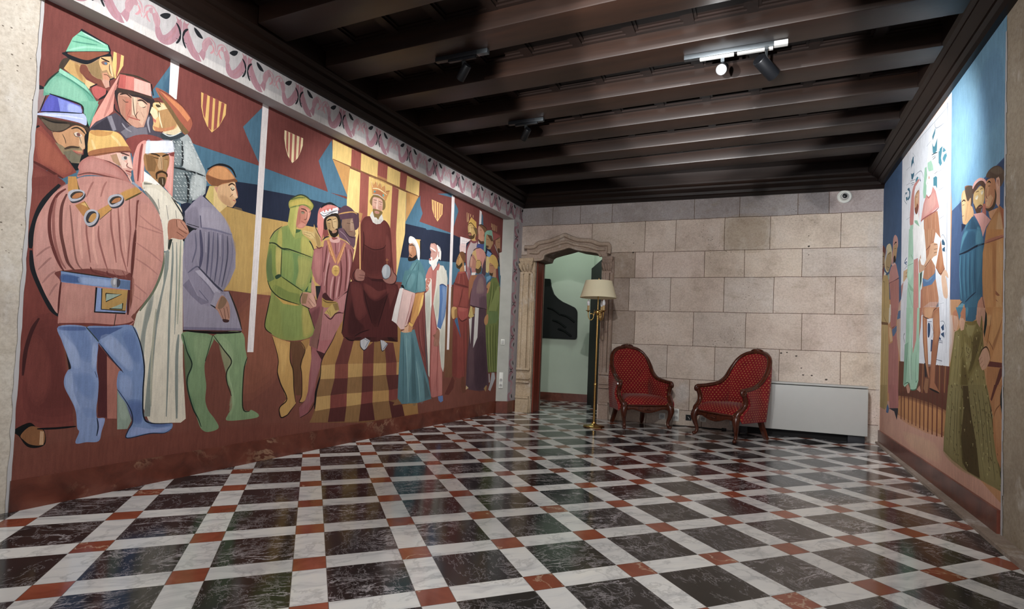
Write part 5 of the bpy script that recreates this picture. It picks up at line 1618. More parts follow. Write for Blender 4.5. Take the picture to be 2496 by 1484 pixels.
PAINT_R = '''
P #3f6590 8187,3381 6278,2958 6299,873 7823,-168
P #34587f*0.6 7482,2969 6358,2902 6374,1924 7393,1983
P #6ba0c0 4991,3097 3645,3100 3623,2047 3840,2158 4839,2069
P #84b4cc*0.5 4840,2965 4376,2949 4216,2476 4584,2133 4803,2103
P #5b8db8*0.4 4229,2876 3968,2820 3870,2435 4213,2397 4366,2671
P #3f5c86 4839,2069 3840,2158 3776,2029 3751,944 4856,1392
P #2f3c5e*0.7 4668,2098 4204,2108 3862,2149 3860,2054 4203,2056 4578,1990
P #c58d55 8015,1705 3760,1323 3740,505 4835,914 7874,325
P #cf9c86 7894,525 4873,496 4774,364 3732,159 3730,73 7833,-70
P #d6b08c*0.5 6257,285 5174,332 5060,195 5933,180
P #e4e6ec 6450,2973 4878,2970 4855,931 6390,943
P #cfd2da*0.6 6409,1683 4878,1454 4855,943 6391,951
P #bfc2cc 4994,2939 4964,2926 4917,1033 4937,1033
P #73432a 6443,951 4836,935 4889,417 6475,419
P #c98a42*0.9 6425,610 4861,608 4996,403 6445,393
K #74321f 34.3 6322,697 6317,390
K #74321f 33.1 6199,688 6185,397
K #74321f 31.7 6033,698 6032,391
K #74321f 30.5 5892,706 5894,391
K #74321f 29.4 5759,714 5759,393
K #74321f 31.2 5632,730 5631,390
K #74321f 30.0 5511,737 5504,389
K #74321f 31.5 5382,744 5383,390
K #74321f 30.3 5261,752 5258,387
K #74321f 31.6 5134,759 5135,390
K #74321f 34.9 5004,799 5004,402
P #5f3020*0.5 6447,655 4848,758 4881,606 6425,610
K #7a3b22 30.2 6349,933 6352,641
K #6e3020 19.1 5630,941 5652,689
K #6e3020 23.7 5477,948 5489,700
K #6e3020 23.0 5143,941 5162,722
K #6e3020 22.0 5010,939 5029,731
K #6e3020 30.1 4871,934 4903,739
K #a8692e 20.6 5556,942 5578,694
K #a8692e 19.3 5083,938 5087,727
K #a8692e 18.4 4939,936 4958,736
S #7a3f34 7395,2281 7227,2218 7191,2159 7240,2003 7437,1998 7455,2204
S #a3896a 7421,2198 7254,2156 7276,2041 7370,1995 7440,2039
L #3a2a20 14.9 7417,2150 7284,2135
L #3a2a20 11.9 7409,2061 7276,2041
S #d8cda6 7134,2227 6983,2225 6892,2171 6856,2084 6905,1986 7047,1918 7206,1979 7247,2076 7191,2159
P #aab4cc 7176,2176 7100,2189 7154,2101 7245,2063
S #b49a6a 7095,2123 6917,2125 6893,2009 7018,1927 7176,1987 7168,2077
L #3a2c1c 11.0 7079,2121 6916,2116
L #4a3a22 11.1 7114,1991 6991,1961
P #8a4a3c 7454,2000 7238,1977 7291,1845 7355,1466 7439,1471
S #c8938a 6812,2230 6759,2269 6677,2256 6594,2201 6587,2116 6746,2096 6793,1994 6876,1982 6831,2123
S #c09a68 6792,2153 6643,2162 6612,2103 6683,1989 6765,1989 6800,2081
L #3a2418 15.4 6766,2173 6698,2185 6644,2174
L #3a2418 9.0 6748,2127 6653,2116
S #3a2c22 6769,2045 6701,2046 6670,1993 6723,1977 6780,2004
P #d8b0a8 6876,1982 6709,1975 6653,1948 6817,1948
P #c28680 6889,1959 6654,1954 6540,1826 6512,1793 6977,1789 7013,1875
L #7a3c3a 12.9 6992,1791 6721,1783 6512,1793
P #b9776e 6962,1787 6511,1781 6502,1663 6534,1414 6832,1433 6904,1613
L #8f4f4c 9.2 6832,1778 6804,1433
L #8f4f4c 9.0 6748,1774 6707,1427
L #8f4f4c 9.0 6653,1769 6613,1421
P #c08a80 6502,1663 6310,1728 6330,1674 6395,1567 6538,1463 6521,1578
P #d6b487 6335,1731 6318,1830 6134,1832 6088,1815 6129,1761 6287,1725
L #6a4a2c 9.0 6222,1795 6109,1802
L #6a4a2c 9.0 6243,1764 6129,1766
P #3f5c86 6504,1693 6406,1711 6395,1567 6492,1529
P #c0a566 7298,1926 7075,1890 6993,1810 6948,1617 6918,1438 7388,1468 7378,1722 7357,1853
L #6f5a2c 11.6 7291,1845 7223,1805 7198,1523
L #6f5a2c 11.2 7198,1523 7010,1477
P #e0d8c8 7252,1959 7139,1918 7199,1900 7281,1923
P #dcd6c8 6928,1559 6870,1548 6861,1436 6948,1442
P #b4ccb4*0.7 7075,1890 6971,1895 6967,1851 7009,1824
P #bfa66a 7396,1554 6984,1523 6920,1456 6998,1335 6942,1022 6965,598 7406,568 7381,1021 7344,1351
L #8a7038 9.9 7199,1539 7223,1443 7029,1349
L #8a7038 11.6 7245,1334 7249,1022 7274,579
L #8a7038 11.2 7119,1328 7123,1022 7116,590
L #8a7038 11.0 7027,1148 7025,596
P #7d5a30 7381,1393 7000,1361 6998,1335 7345,1358
P #d8b484 6937,1314 6849,1292 6754,1161 6865,1145 6929,1220
P #dcd6c8 6954,1520 6867,1514 6883,1367 6969,1340
P #b5726c 6838,1512 6540,1489 6605,1317 6570,1210 6479,1023 6458,737 6475,631 6936,600 6950,1122 6753,1143 6758,1203 6821,1297 6880,1330
L #8f4f4c 11.7 6781,1495 6767,1325
L #8f4f4c 11.4 6671,1487 6672,1326
L #8f4f4c 11.6 6727,1167 6765,614
L #8f4f4c 11.2 6622,1200 6604,624
L #8f4f4c 10.9 6541,1163 6513,631
L #c88c84 10.5 6832,1083 6850,608
L #c88c84 10.1 6673,1165 6684,619
P #54749c 6558,1391 6512,1452 6412,1457 6418,1377 6557,1370
P #54749c 6791,1277 6578,1310 6574,1257 6676,1213 6758,1203
P #7a3c34*0.7 6821,1297 6605,1317 6764,1282
P #b0985e 7451,661 6977,686 6959,466 7089,408 7327,414 7453,412
P #b16c68 6912,690 6470,714 6435,504 6508,472 6848,444
L #8a7038 13.0 7301,659 7328,424
L #8a7038 12.6 7135,668 7159,415
L #8f4f4c 11.6 6805,686 6786,454
L #8f4f4c 11.3 6702,692 6684,460
L #8f4f4c 11.0 6583,699 6566,471
P #4a6c98 7001,444 6938,486 6869,438 6908,388 7019,386
P #3a3a44 6891,443 6452,484 6450,452 6500,361 6622,435
P #3f8a9c 5287,2864 5315,2775 5266,2762 5284,2811 5317,2823
P #3f8a9c 5290,2861 5383,2819 5364,2783 5301,2817
P #3f8a9c 5380,2765 5345,2724 5311,2712 5234,2755 5244,2656 5308,2649 5359,2676
P #3f8a9c 5091,2639 5166,2643 5194,2574 5192,2535 5099,2505 5132,2563 5104,2608
P #3f8a9c 5068,2622 5001,2572 5059,2579 5089,2593
P #3f8a9c 4993,2556 4978,2524 5040,2492 5086,2534
L #2c3a44 7.9 5391,2668 5308,2654 5228,2636
L #2c3a44 8.0 5373,2643 5291,2630
L #2c3a44 8.0 5356,2623 5274,2610
L #9aa4b0 6.4 5322,2916 5270,2848 5055,2806
L #9aa4b0 7.0 5554,2797 5415,2797
L #9aa4b0 8.1 6030,2904 5941,2837
L #b0b8c2 5.5 4960,2901 5257,2914 6304,2981
L #b0b8c2 4.7 4953,2758 4940,2455
P #3f7f94 6027,2860 5984,2857 6002,2796 6067,2817
P #2f6f88 6006,2862 6069,2839 6086,2768 6065,2783 6002,2806 5957,2749 5981,2799
P #2f6f88 6083,2728 6038,2704 5974,2700 5957,2749 5962,2675 6013,2647 6057,2660
L #2c3a44 9.0 6100,2656 5928,2622
L #2c3a44 9.0 6076,2628 5947,2601
L #2c3a44 9.0 6053,2605 5967,2591
P #2f6f88 6209,2615 6141,2607 6093,2550 6112,2500 6178,2490 6202,2513 6136,2529 6139,2568 6209,2604
P #2f6f88 6301,2601 6207,2581 6275,2571
P #2f6f88 6274,2548 6204,2536 6202,2507 6247,2502
L #9aa4b0 8.7 6222,2467 6344,2544 6277,2600
L #9aa4b0 8.5 6259,2663 6099,2640
L #9aa4b0 8.5 6269,2813 6132,2804
L #9aa4b0 8.4 6235,2319 6077,2311
L #7f8a96 6.2 5188,2464 5038,2454
L #7f8a96 6.2 5181,2315 5046,2305
L #7f8a96 6.1 5154,2080 5035,2080
L #9aa4b0 7.6 5972,2662 5730,2641 5631,2550
P #3f8a9c 5196,2633 5104,2601 5131,2552 5099,2505 5144,2496 5192,2544
P #3f8a9c 4985,2543 5041,2504 5086,2541 5043,2558
P #3f8a9c 5907,2616 5847,2625 5806,2607 5844,2582 5904,2573
P #2c5060 5766,2601 5725,2552 5744,2547
P #3f8a9c 5331,2461 5266,2455 5225,2434 5221,2340 5262,2375 5327,2393
P #3f8a9c 5342,2683 5260,2655 5308,2653
L #2c3a44 7.9 5355,2616 5259,2622
L #2c3a44 7.8 5300,2484 5220,2479
P #a8d4b8 5510,2642 5406,2628 5353,2572 5334,2523 5471,2556 5508,2597
P #9cccae 5599,2626 5544,2618 5522,2542 5547,2352 5620,2366 5642,2427
P #eef2ee 5506,2562 5334,2523 5331,2466 5344,2393 5391,2339 5459,2343 5497,2397 5555,2483 5522,2532
S #d8a08c 5468,2516 5442,2499 5450,2486 5476,2499
L #b07060 8.4 5519,2477 5500,2457
P #d08a80 5344,2393 5260,2332 5159,2181 5252,2181 5450,2181 5628,2182 5703,2174 5669,2242 5618,2320 5531,2377 5476,2343 5391,2339
P #dba498*0.7 5564,2326 5325,2341 5238,2224 5451,2201 5630,2213
L #9a4a44 12.7 5704,2189 5556,2186 5283,2170 5159,2177
L #a85c54 9.0 5531,2377 5458,2328 5358,2350
P #b97a50 5610,2183 5283,2165 5204,2160 5170,2093 5116,1931 5582,2022
L #d8b090 13.1 5555,2166 5510,2009
L #8a4f30 11.0 5484,2164 5440,1995
L #d8b090 12.5 5381,2160 5355,1979
L #8a4f30 10.5 5315,2159 5289,1966
L #d8b090 10.3 5251,2153 5242,1994
P #eceae8 5242,1994 5132,1934 5256,1958
S #c98078 5967,2580 5885,2588 5825,2592 5765,2569 5882,2545 5941,2509 5952,2351 5943,2211 6072,2228 6099,2305 6047,2505
P #eceaec 5903,2551 5765,2569 5743,2537 5780,2506 5878,2481 5917,2449 5941,2509
S #c99464 5918,2471 5799,2491 5776,2433 5789,2333 5856,2286 5920,2333 5936,2422
P #dcb48c*0.7 5877,2459 5797,2459 5813,2390 5862,2382
S #8a4a30 5921,2355 5870,2352 5831,2374 5790,2343 5807,2295 5856,2283 5908,2314
L #4a2a1c 10.3 5888,2478 5789,2483
L #6a3c28 9.0 5886,2446 5835,2438
P #d89a90 5781,2517 5758,2459 5762,2202 5782,2217 5790,2343
P #f0eeea 5949,2297 5785,2270 5740,2156 5628,2172 5582,2022 5978,2099 5964,2205
P #96c2a4 5925,2244 5822,2221 5739,2146 5819,2179 5913,2220
P #a9d2b8 6072,2228 5964,2215 5978,2099 6131,2129
S #8f5a38 4561,2172 4447,2144 4413,2100 4411,2053 4442,2000 4523,2083 4548,2129
S #d0a066 4595,2150 4536,2134 4511,2072 4434,2067 4442,2011 4409,1992 4386,1933 4471,1895 4586,1920 4612,1986 4627,2070 4630,2127
P #e0b884*0.6 4595,2142 4547,2121 4543,2009 4586,1924 4608,2025
S #5c4a3c 4560,2156 4481,2153 4414,2131 4402,2081 4421,2017 4442,2011 4444,2062 4499,2053 4535,2094
L #3a261a 9.6 4622,2080 4581,2082 4545,2065
L #5a3a24 8.2 4609,2053 4568,2047
L #6a4428 8.3 4612,1977 4576,1973
L #8a5c38 9.0 4499,2037 4540,1929
L #8a5c38 7.9 4467,2076 4476,2039
S #d49a90 4414,2123 4372,2149 4280,2148 4190,2111 4170,2076 4229,2107 4289,2132 4351,2128 4392,2109
S #5a3c2c 4413,2100 4351,2128 4259,2124 4189,2082 4196,1997 4226,2019 4268,2100 4349,2090 4391,2071
S #c4a05c 4391,2071 4328,2088 4268,2093 4208,2058 4197,2011 4205,1977 4233,1948 4272,1910 4313,1923 4388,2002
P #d8b87c*0.6 4287,2080 4247,2069 4235,1985 4285,1998
S #5a4030 4345,1961 4284,1975 4244,1965 4224,1946 4253,1935 4261,1896 4281,1897 4313,1923
L #b86a58 9.0 4294,1959 4244,1954
L #3a2818 9.0 4349,2074 4297,2068
L #3a2818 9.0 4277,2073 4228,2067
S #d8ccb0 4358,2043 4307,2044 4316,2021 4347,2025
S #d8ccb0 4257,2053 4217,2050 4226,2030 4251,2033
L #4a3424 4.7 4358,2039 4306,2042
L #4a3424 4.5 4256,2049 4217,2046
L #5a3a28 12.5 4388,2009 4334,1943 4271,1895
P #cf938a 4386,1940 4223,1913 4089,1835 4162,1809 4218,1755 4259,1830 4322,1888
P #b0604c 4224,1968 4176,1956 4164,1881 4232,1915
S #c08050 4180,2079 4143,2097 4042,2074 4014,2018 4004,1960 4037,1903 4109,1893 4156,1915 4186,1965 4188,2023
P #d09a68*0.6 4171,2091 4096,2083 4122,2020 4167,1989
P #d2a070 4167,1989 4093,1991 4057,1960 4119,1920 4166,1939
S #665244 4172,2120 4135,2148 4044,2148 3958,2120 3899,2075 3889,2035 3921,2005 3954,2001 3998,2054 4042,2074
P #7d6a58*0.7 4116,2142 4027,2139 3940,2108 3915,2070 4008,2084
P #cf9c80 4016,2066 3973,2064 3955,2021 3952,1899 3976,1885 4011,1914 4004,1960
S #d8a68c 4015,2045 3990,2065 3960,2046 3963,2003 3996,1992 4014,2018
L #9a5c44 8.1 3997,2027 3985,2050 3971,2006
S #5c4836 4032,2009 4004,1960 4029,1904 4100,1891 4156,1908 4175,1927 4119,1913 4064,1920 4030,1960
L #2e1e14 9.2 4151,2078 4124,2080 4096,2062
L #4a2e1c 7.7 4141,2054 4104,2047
L #4a2e1c 6.1 4160,2052 4168,2004 4148,1977
L #b85a4a 9.0 4181,1971 4148,1966
P #c89060 4127,1894 3959,1881 3967,1849 4071,1831 4108,1854
P #b0763a 3960,1891 3901,1856 3851,1775 3848,1683 4160,1744 4162,1798 4080,1840 4019,1868
P #c08a4a*0.8 4071,1838 3975,1851 3991,1790 4032,1719 4160,1744 4143,1791
P #a0582c 3960,1887 3901,1853 3859,1777 3857,1698 3906,1755 3933,1827
P #d0a878*0.7 3975,1851 3933,1827 3906,1755 3922,1711 4015,1730
P #2a5c78 4550,1896 4407,1930 4343,1896 4259,1823 4218,1755 4606,1831
P #4b8aa0*0.8 4539,1894 4472,1910 4538,1874 4583,1835
P #4b8aa0*0.7 4320,1843 4249,1813 4227,1757 4328,1776
P #1f4a66*0.6 4428,1923 4320,1843 4339,1778 4446,1799
P #1e2c4c 4622,1927 4539,1905 4550,1892 4619,1867
P #2c6684 4538,1872 4249,1811 4187,1709 4214,1656 4216,1394 4283,1360 4311,1273 4516,1286 4541,1363 4588,1367 4637,1407 4662,1715 4650,1738 4606,1830
P #4f93a8*0.8 4606,1830 4537,1860 4491,1843 4570,1795 4638,1736
P #1f5270*0.8 4514,1839 4361,1816 4358,1729 4626,1730
P #4f8ea4*0.7 4330,1817 4259,1810 4207,1720 4337,1729
L #15243a 14.1 4662,1720 4509,1714 4336,1718 4187,1709
L #55a0b4 9.0 4637,1707 4643,1568 4601,1404
L #17405c 9.6 4601,1705 4607,1563 4565,1381
L #4a90a6 9.0 4554,1702 4560,1557 4531,1405
L #17405c 9.3 4520,1700 4526,1552 4497,1398
L #4a90a6 9.0 4475,1700 4480,1547 4464,1410
L #17405c 9.0 4442,1698 4447,1542 4432,1415
L #4a90a6 9.0 4399,1702 4404,1537 4389,1418
L #17405c 10.0 4346,1705 4352,1567 4337,1424
P #3f7c98*0.7 4316,1710 4216,1700 4232,1587 4278,1484 4307,1450
L #17304a 9.0 4530,1374 4431,1400 4326,1423
P #34708c*0.8 4474,1377 4315,1403 4225,1387 4303,1343 4321,1274 4493,1285
P #5f9cb0 4720,1345 4612,1377 4541,1363 4633,1311 4644,1294 4693,1297
L #1c3a54 9.0 4757,1327 4684,1359 4588,1379
P #c08a58 4832,1408 4589,1387 4732,1334 4782,1303 4828,1306
P #b8734a 4782,1303 4708,1340 4657,1295
P #b8734a 4597,1291 4541,1347 4516,1286
P #bd8038 4161,1793 3858,1729 3845,1244 4145,1263 4206,1386 4219,1513 4214,1656 4187,1709
P #c98f48*0.8 4177,1700 4048,1662 4018,1521 4021,1351 4063,1259 4136,1263 4197,1403 4202,1582
P #aa6c2e*0.7 4066,1686 4004,1655 4006,1417 4029,1318
P #d0a060*0.8 3997,1691 3913,1681 3892,1503 3912,1341 3901,1248 4001,1255 3995,1332
P #a06a30*0.6 3904,1670 3856,1667 3853,1245 3894,1274
L #b06c50 16.4 4187,1718 4032,1711 3857,1697
L #8a4c3c 6.5 4178,1709 4023,1699 3865,1692
P #9a5a2c 4006,1400 3937,1363 3970,1363 4005,1376
P #9a5a2c 4004,1349 3953,1325 3995,1338
P #c08468 4235,1381 4186,1380 4145,1263 4311,1273 4293,1346
L #6a3a24 9.0 4215,1386 4175,1312 4145,1263
P #b97a50 5586,2091 5150,2000 5101,1913 5264,1796 5243,1701 5223,1620 5138,1461 5136,1416 5117,1324 5599,1355 5647,1548 5615,1644 5534,1801
P #c08a5c*0.7 5550,2078 5276,2021 5370,1946 5522,1896
L #8a4f30 11.1 5496,2067 5488,1920
L #d8b090 9.1 5443,2056 5436,1930
L #8a4f30 10.7 5358,2039 5369,1936
L #d8b090 9.0 5308,2028 5320,1937
L #7a4426 9.0 5539,1895 5402,1914 5287,1930
P #eef0ee 5243,1996 5101,1918 5228,1712 5362,1803 5297,1811 5190,1889 5286,1912 5287,1930
P #d2a078 5385,1925 5303,1924 5191,1894 5174,1868 5202,1805 5297,1806 5531,1751 5622,1749 5534,1801 5432,1852
L #6a4a30 9.0 5286,1902 5190,1889
L #6a4a30 9.0 5284,1865 5188,1853
L #6a4a30 9.0 5282,1836 5203,1828
L #7a4426 9.0 5603,1747 5428,1785 5362,1803
P #b5703f 5100,1909 5066,1818 5018,1704 4987,1665 5087,1625 5117,1647 5228,1708
P #c88a58*0.6 5113,1862 5066,1800 5047,1708 5134,1676
L #7a4426 9.0 5212,1706 5102,1641 4995,1670
L #8a4f30 9.0 5497,1766 5508,1661
L #d8b090 9.0 5428,1775 5422,1659
L #8a4f30 9.0 5361,1774 5338,1663
L #d8b090 9.0 5311,1766 5274,1677
S #dcb494 5058,1639 4987,1660 4916,1620 4900,1584 4971,1610 4941,1563 4909,1483 4921,1437 5006,1458 5053,1542 5071,1597
L #a8805c 5.9 5009,1528 4978,1455
L #a8805c 5.8 4974,1524 4942,1447
P #4a76a4 5617,1674 5455,1639 5257,1666 5235,1700 5223,1620 5334,1587 5594,1597
P #7aa0c0*0.7 5598,1667 5455,1635 5273,1654 5353,1632 5489,1624
L #8a4f30 9.3 5522,1589 5509,1365
L #d8b090 9.0 5452,1586 5405,1358
L #8a4f30 9.0 5351,1589 5322,1353
L #d8b090 9.0 5286,1605 5213,1414
P #4a3a4a 5258,1371 5137,1430 5135,1394
P #b5713f 5273,1359 5135,1389 5109,1324 5288,1335
P #235a78 5077,1891 5049,1905 4996,1863 4996,1845 5069,1863
P #235a78 5060,1830 4995,1836 4993,1796 5052,1811
L #9aa4b0 6.0 5109,1928 5036,1932 4932,1829 4993,1788
L #9aa4b0 6.0 5121,1411 5004,1410
L #b0b8c2 4.6 4917,1947 4902,1312
L #2c5a88 13.6 6186,1945 6276,1915 6205,1881
L #2c5a88 9.1 6299,1907 6183,1900 6226,1862
L #2c5a88 9.1 6272,1846 6158,1863
P #f0eeec 5983,2174 5586,2091 5522,1901 5508,1816 5569,1786 5663,1820 5841,1889 5922,1881
P #a9d2b8 6125,2204 5983,2174 5951,2003 5945,1906 5890,1373 6171,1391 6163,1600 6125,1706 6174,1766 6140,1927
P #c2e0cc*0.7 6118,1934 5943,1874 5935,1757 6081,1700 6151,1764
L #6a9a7c 9.0 6136,1860 5941,1853
L #3f5a48 9.0 6032,1947 5943,1885
P #8fbc9c 6148,1708 5905,1606 5924,1587 6031,1614
L #3f5a48 9.0 6121,1645 5914,1423
P #cc8880 5922,1881 5781,1875 5726,1607 5692,1361 5911,1374
L #a85c58 9.0 5933,1883 5911,1376
P #a9d2b8 5753,1732 5621,1734 5634,1647 5704,1554 5692,1361 5730,1363
P #3f4a44 5695,1724 5639,1737 5653,1649 5697,1599
P #c69a78 5759,1835 5686,1890 5662,1810 5533,1776 5566,1737 5676,1732 5734,1735
P #f2f0ee 5723,1870 5607,1812 5534,1811 5587,1779 5662,1800
P #b06c4c 5667,1575 5613,1594 5599,1355 5673,1359
P #d8dae2*0.5 5602,1418 4850,1361 4833,985 5158,945 5575,952
P #b97a50 5603,1423 5105,1385 5287,1311 5403,1313 5543,1336 5600,1378
P #d2a070*0.7 5530,1413 5275,1393 5320,1322 5454,1321 5526,1339
P #a8673c 5599,1354 5525,1325 5454,1316 5446,1177 5423,1072 5399,931 5360,839 5376,819 5485,929 5525,1025 5567,1122
P #c68c5c*0.7 5560,1317 5506,1314 5481,1169 5435,978 5394,847 5467,930 5530,1102
P #a8673c 5119,1382 5098,1247 5080,1193 5121,1114 5161,999 5202,899 5213,799 5072,728 5148,736 5289,741 5355,750 5344,839 5318,979 5307,1071 5263,1163 5286,1302 5258,1364
P #c08452*0.7 5241,1345 5133,1356 5112,1230 5137,1133 5228,1098 5234,1208 5269,1282
P #7f4a2c*0.7 5276,1099 5302,979 5325,794 5355,750 5316,933
P #96643c 5479,824 5376,819 5403,705 5472,699 5527,736
L #5a3420 9.0 5600,1378 5543,1336 5403,1313
L #5a3420 9.0 5303,1303 5274,1366 5180,1386
L #4a2c1c 9.0 5578,1318 5549,1122 5505,977 5393,823
L #4a2c1c 9.0 5080,1193 5135,1088 5203,908
L #2a2220 15.1 5355,746 5225,736 5087,727
P #3a3034 5521,948 5486,948 5427,836 5497,833
S #1f4870 5426,1276 5367,1269 5355,1212 5378,1166 5420,1162 5431,1215
L #1f3a5c 9.0 5435,1289 5318,1285
L #1f3a5c 9.0 5351,1277 5249,1190
L #1f3a5c 9.0 5265,1195 5311,1155
P #1f4870 5067,1228 4996,1251 4987,1207 5022,1200
P #1f4870 5065,1179 4986,1190 4984,1147 5057,1170
P #1f4870 5108,1159 5063,1144 5063,1131 5107,1136
L #7f8a96 5.9 5084,1273 4997,1268 4938,1209 4964,1163 4991,1138
L #1f3a5c 9.0 5122,1128 5019,1121
L #1f3a5c 9.0 5106,1114 5018,1108
L #1f3a5c 9.0 5175,981 5026,971
P #26406a 5327,1141 5278,1136 5305,1044 5338,1044
L #c4c8d0 4.7 5002,1364 5004,1268
L #c4c8d0 4.8 5032,1104 5026,982
P #a2cdb2 6176,1462 5915,1442 5909,1347 5933,1076 5681,1174 5686,945 5696,795 5769,721 5847,701 5971,699 6018,759 6192,707 6251,725 6233,968 6180,1188
P #86b49a 6220,1112 6086,1131 6116,916 6149,753 6240,731 6233,968
P #c0e0cc*0.7 6057,1345 5950,1339 5989,971 5935,789 6021,812
P #c6897f 5915,1442 5696,1425 5706,1275 5794,1126 5909,1024 5901,1232
P #a2cdb2 5773,1431 5696,1425 5699,1155 5868,1024 5902,920 5947,972 5795,1147
P #b06c4c 5696,1425 5621,1419 5648,1253 5698,1145
L #4a7a60 9.0 6086,1131 6120,970 6149,753
L #4a7a60 9.0 5932,1066 5964,919 5935,784
L #4a7a60 9.0 5789,1045 5793,791 5735,798
L #4a7a60 10.4 6239,726 6061,757 5971,699 5769,716 5696,790
P #c08a70 6136,715 6060,746 5971,699 6011,663 6076,658
P #c08a70 5749,712 5656,753 5616,711 5634,695
L #2c4a40 11.3 6228,1222 6272,1190 6221,1123
P #85773c 4739,1181 4664,1191 4525,1243 4403,1233 4310,1239 4211,1266 4197,1134 4176,1063 4252,1006 4240,956 4162,922 4121,791 4876,740 4832,943 4761,1108
P #9c8f55*0.8 4701,1180 4627,1153 4596,987 4635,756 4849,742 4792,944 4747,1092
P #a3975c*0.8 4514,1235 4320,1233 4379,1146 4465,1141
P #a3975c*0.7 4531,1104 4419,1064 4374,990 4457,913 4504,988
P #9c8f55*0.8 4454,837 4290,954 4162,905 4130,790 4430,770
P #6a5a28*0.8 4574,1003 4479,912 4451,769 4587,759
P #5f5024*0.8 4358,1146 4217,1156 4292,1027 4392,915 4456,902 4395,990
P #7a6420*0.8 4514,1243 4310,1239 4340,1211 4468,1217
P #2c6684 4518,1340 4313,1324 4320,1247 4382,1236 4514,1247
P #4a90a8*0.7 4517,1336 4461,1332 4471,1286 4503,1265
P #3f7f98 4721,1355 4564,1343 4643,1254 4669,1299
P #b8734a 4783,1323 4732,1336 4668,1287 4654,1242 4702,1196 4751,1182 4780,1253
P #cf9f80 4769,1301 4681,1288 4654,1242 4701,1188 4752,1198
P #b8734a 4621,1304 4564,1343 4517,1336 4514,1258 4583,1246
P #cf9f80 4632,1273 4561,1269 4525,1243 4546,1190 4604,1184 4642,1226
P #c69478 4302,1323 4165,1309 4162,1214 4201,1233 4221,1274 4248,1193 4299,1224 4311,1265
L #8a5c44 6.5 4742,1271 4740,1206
L #8a5c44 6.4 4704,1265 4714,1201
L #8a5c44 6.2 4595,1251 4617,1197
L #8a5c44 6.1 4560,1249 4569,1191
L #8a5c44 5.4 4271,1295 4269,1215
L #8a5c44 5.4 4232,1300 4258,1200
L #4f4420 5.3 4687,1147 4695,1026 4760,781
L #4f4420 5.2 4625,1122 4644,987 4685,786
L #4f4420 5.1 4569,1175 4553,1066 4620,987
L #4f4420 4.9 4465,1126 4484,1050 4439,1027
L #4f4420 4.8 4400,1132 4397,1064 4460,989
L #4f4420 4.6 4338,1152 4356,1086
L #4f4420 4.5 4257,1164 4275,1100
L #4f4420 4.7 4391,878 4387,774
L #4f4420 4.6 4329,910 4284,781
L #4f4420 4.4 4249,927 4205,786
L #7f7a3c 5.4 4723,1107 4741,945
L #7f7a3c 5.3 4659,1066 4713,865
L #4a3a18 5.3 4221,1260 4197,1134 4234,1063
P #1f2e2c 4155,1287 4126,1264 4134,1202 4169,1126 4184,1162
P #bd8038 4146,1311 3846,1288 3838,977 4099,976 4073,1007 4093,1083 4168,1112 4124,1201 4136,1265
P #d0a060*0.7 4126,1261 4054,1256 4070,1199 4124,1201
P #c8924c*0.8 4037,1300 3894,1289 3883,1190 3971,1094 4048,1062 4103,1110 4061,1198
P #9a622c*0.8 3885,1255 3931,1159 4005,1068 4030,1048 4048,1075 3948,1173
P #c98f4c 4021,1041 3915,1152 3843,1175 3838,977 4063,983
P #d8a878 3901,1237 3845,1256 3844,1192 3900,1194
L #7a4a20 7.5 4063,1253 4087,1179 4130,1076
L #8a5424 7.4 4103,1107 4048,1068 4030,1048
P #cf9f80 4186,1063 4139,1066 4092,1027 4073,1000 4135,940 4200,925 4240,956 4261,998
L #4a3020 8.6 4262,1006 4214,1049 4139,1069 4092,1041 4073,997
L #8a5c44 6.2 4251,984 4213,1006
L #8a5c44 6.2 4240,963 4193,985
L #8a5c44 6.1 4211,942 4173,964
P #6f342c 4081,983 3838,974 3838,948 4117,951
P #b5783c 4117,948 3926,949 3933,929 4040,796 4112,792 4133,888
P #6a3428 3926,947 3853,948 3997,799 4032,797
P #b5783c 3860,922 3883,866 3889,807 3997,799
P #1f262c 3853,944 3837,945 3834,810 3897,806 3875,883
P #8a7e48 4870,800 4125,840 4027,690 3985,537 3907,413 3861,261 3903,256 4028,257 4234,253 4499,259 4750,276 4960,308 4954,409
P #5a4a24 4555,811 4454,817 4383,628 4300,459 4220,261 4434,261 4535,298 4576,463 4531,641
P #978c58*0.8 4850,795 4590,809 4615,574 4605,308 4750,294 4930,325 4934,412
P #978c58*0.8 4438,818 4139,834 4040,689 4009,493 3930,361 3903,270 4205,264 4285,450 4367,602
P #6a6030*0.6 4555,811 4618,632 4591,403 4534,275 4501,304 4576,463
P #9a8a50*0.6 4949,309 4750,276 4499,259 4234,253 4219,251 4533,241 4787,257 4959,289
L #4f4420 8.1 4771,775 4800,553 4831,366
L #4f4420 7.9 4697,791 4708,623 4733,321
L #4f4420 7.7 4641,771 4667,509 4640,302
L #4f4420 6.7 4358,800 4292,664 4226,460
L #4f4420 6.5 4282,805 4203,620 4138,371
L #4f4420 6.3 4194,800 4133,628 4056,336
L #4f4420 6.1 4108,733 4062,535 3978,302
L #4f4420 6.4 4226,460 4135,269
L #7a7038 9.0 4808,736 4873,421
L #7a7038 7.9 4326,769 4168,417
L #4a3a18 9.0 4454,817 4400,653 4301,475 4220,261
L #4a3a18 8.4 4139,834 4054,688 3997,545 3867,269
P #b5783c 4112,841 3883,853 3916,750 3877,657 3864,601 3886,513 3894,377 3956,424 4010,543 4027,665 4068,737
P #6a3428 4006,847 3956,849 4042,749 4062,757
P #c48c54*0.6 3992,813 3906,837 3940,738 3889,637 3898,530 3958,501 4000,643
P #1d262c 3917,788 3895,853 3841,855 3853,612 3862,289 3905,337 3886,541 3862,611 3916,740
L #8a5424 9.0 3916,740 3977,705 4007,662
P #1f2a30 4062,752 4026,650 4046,668
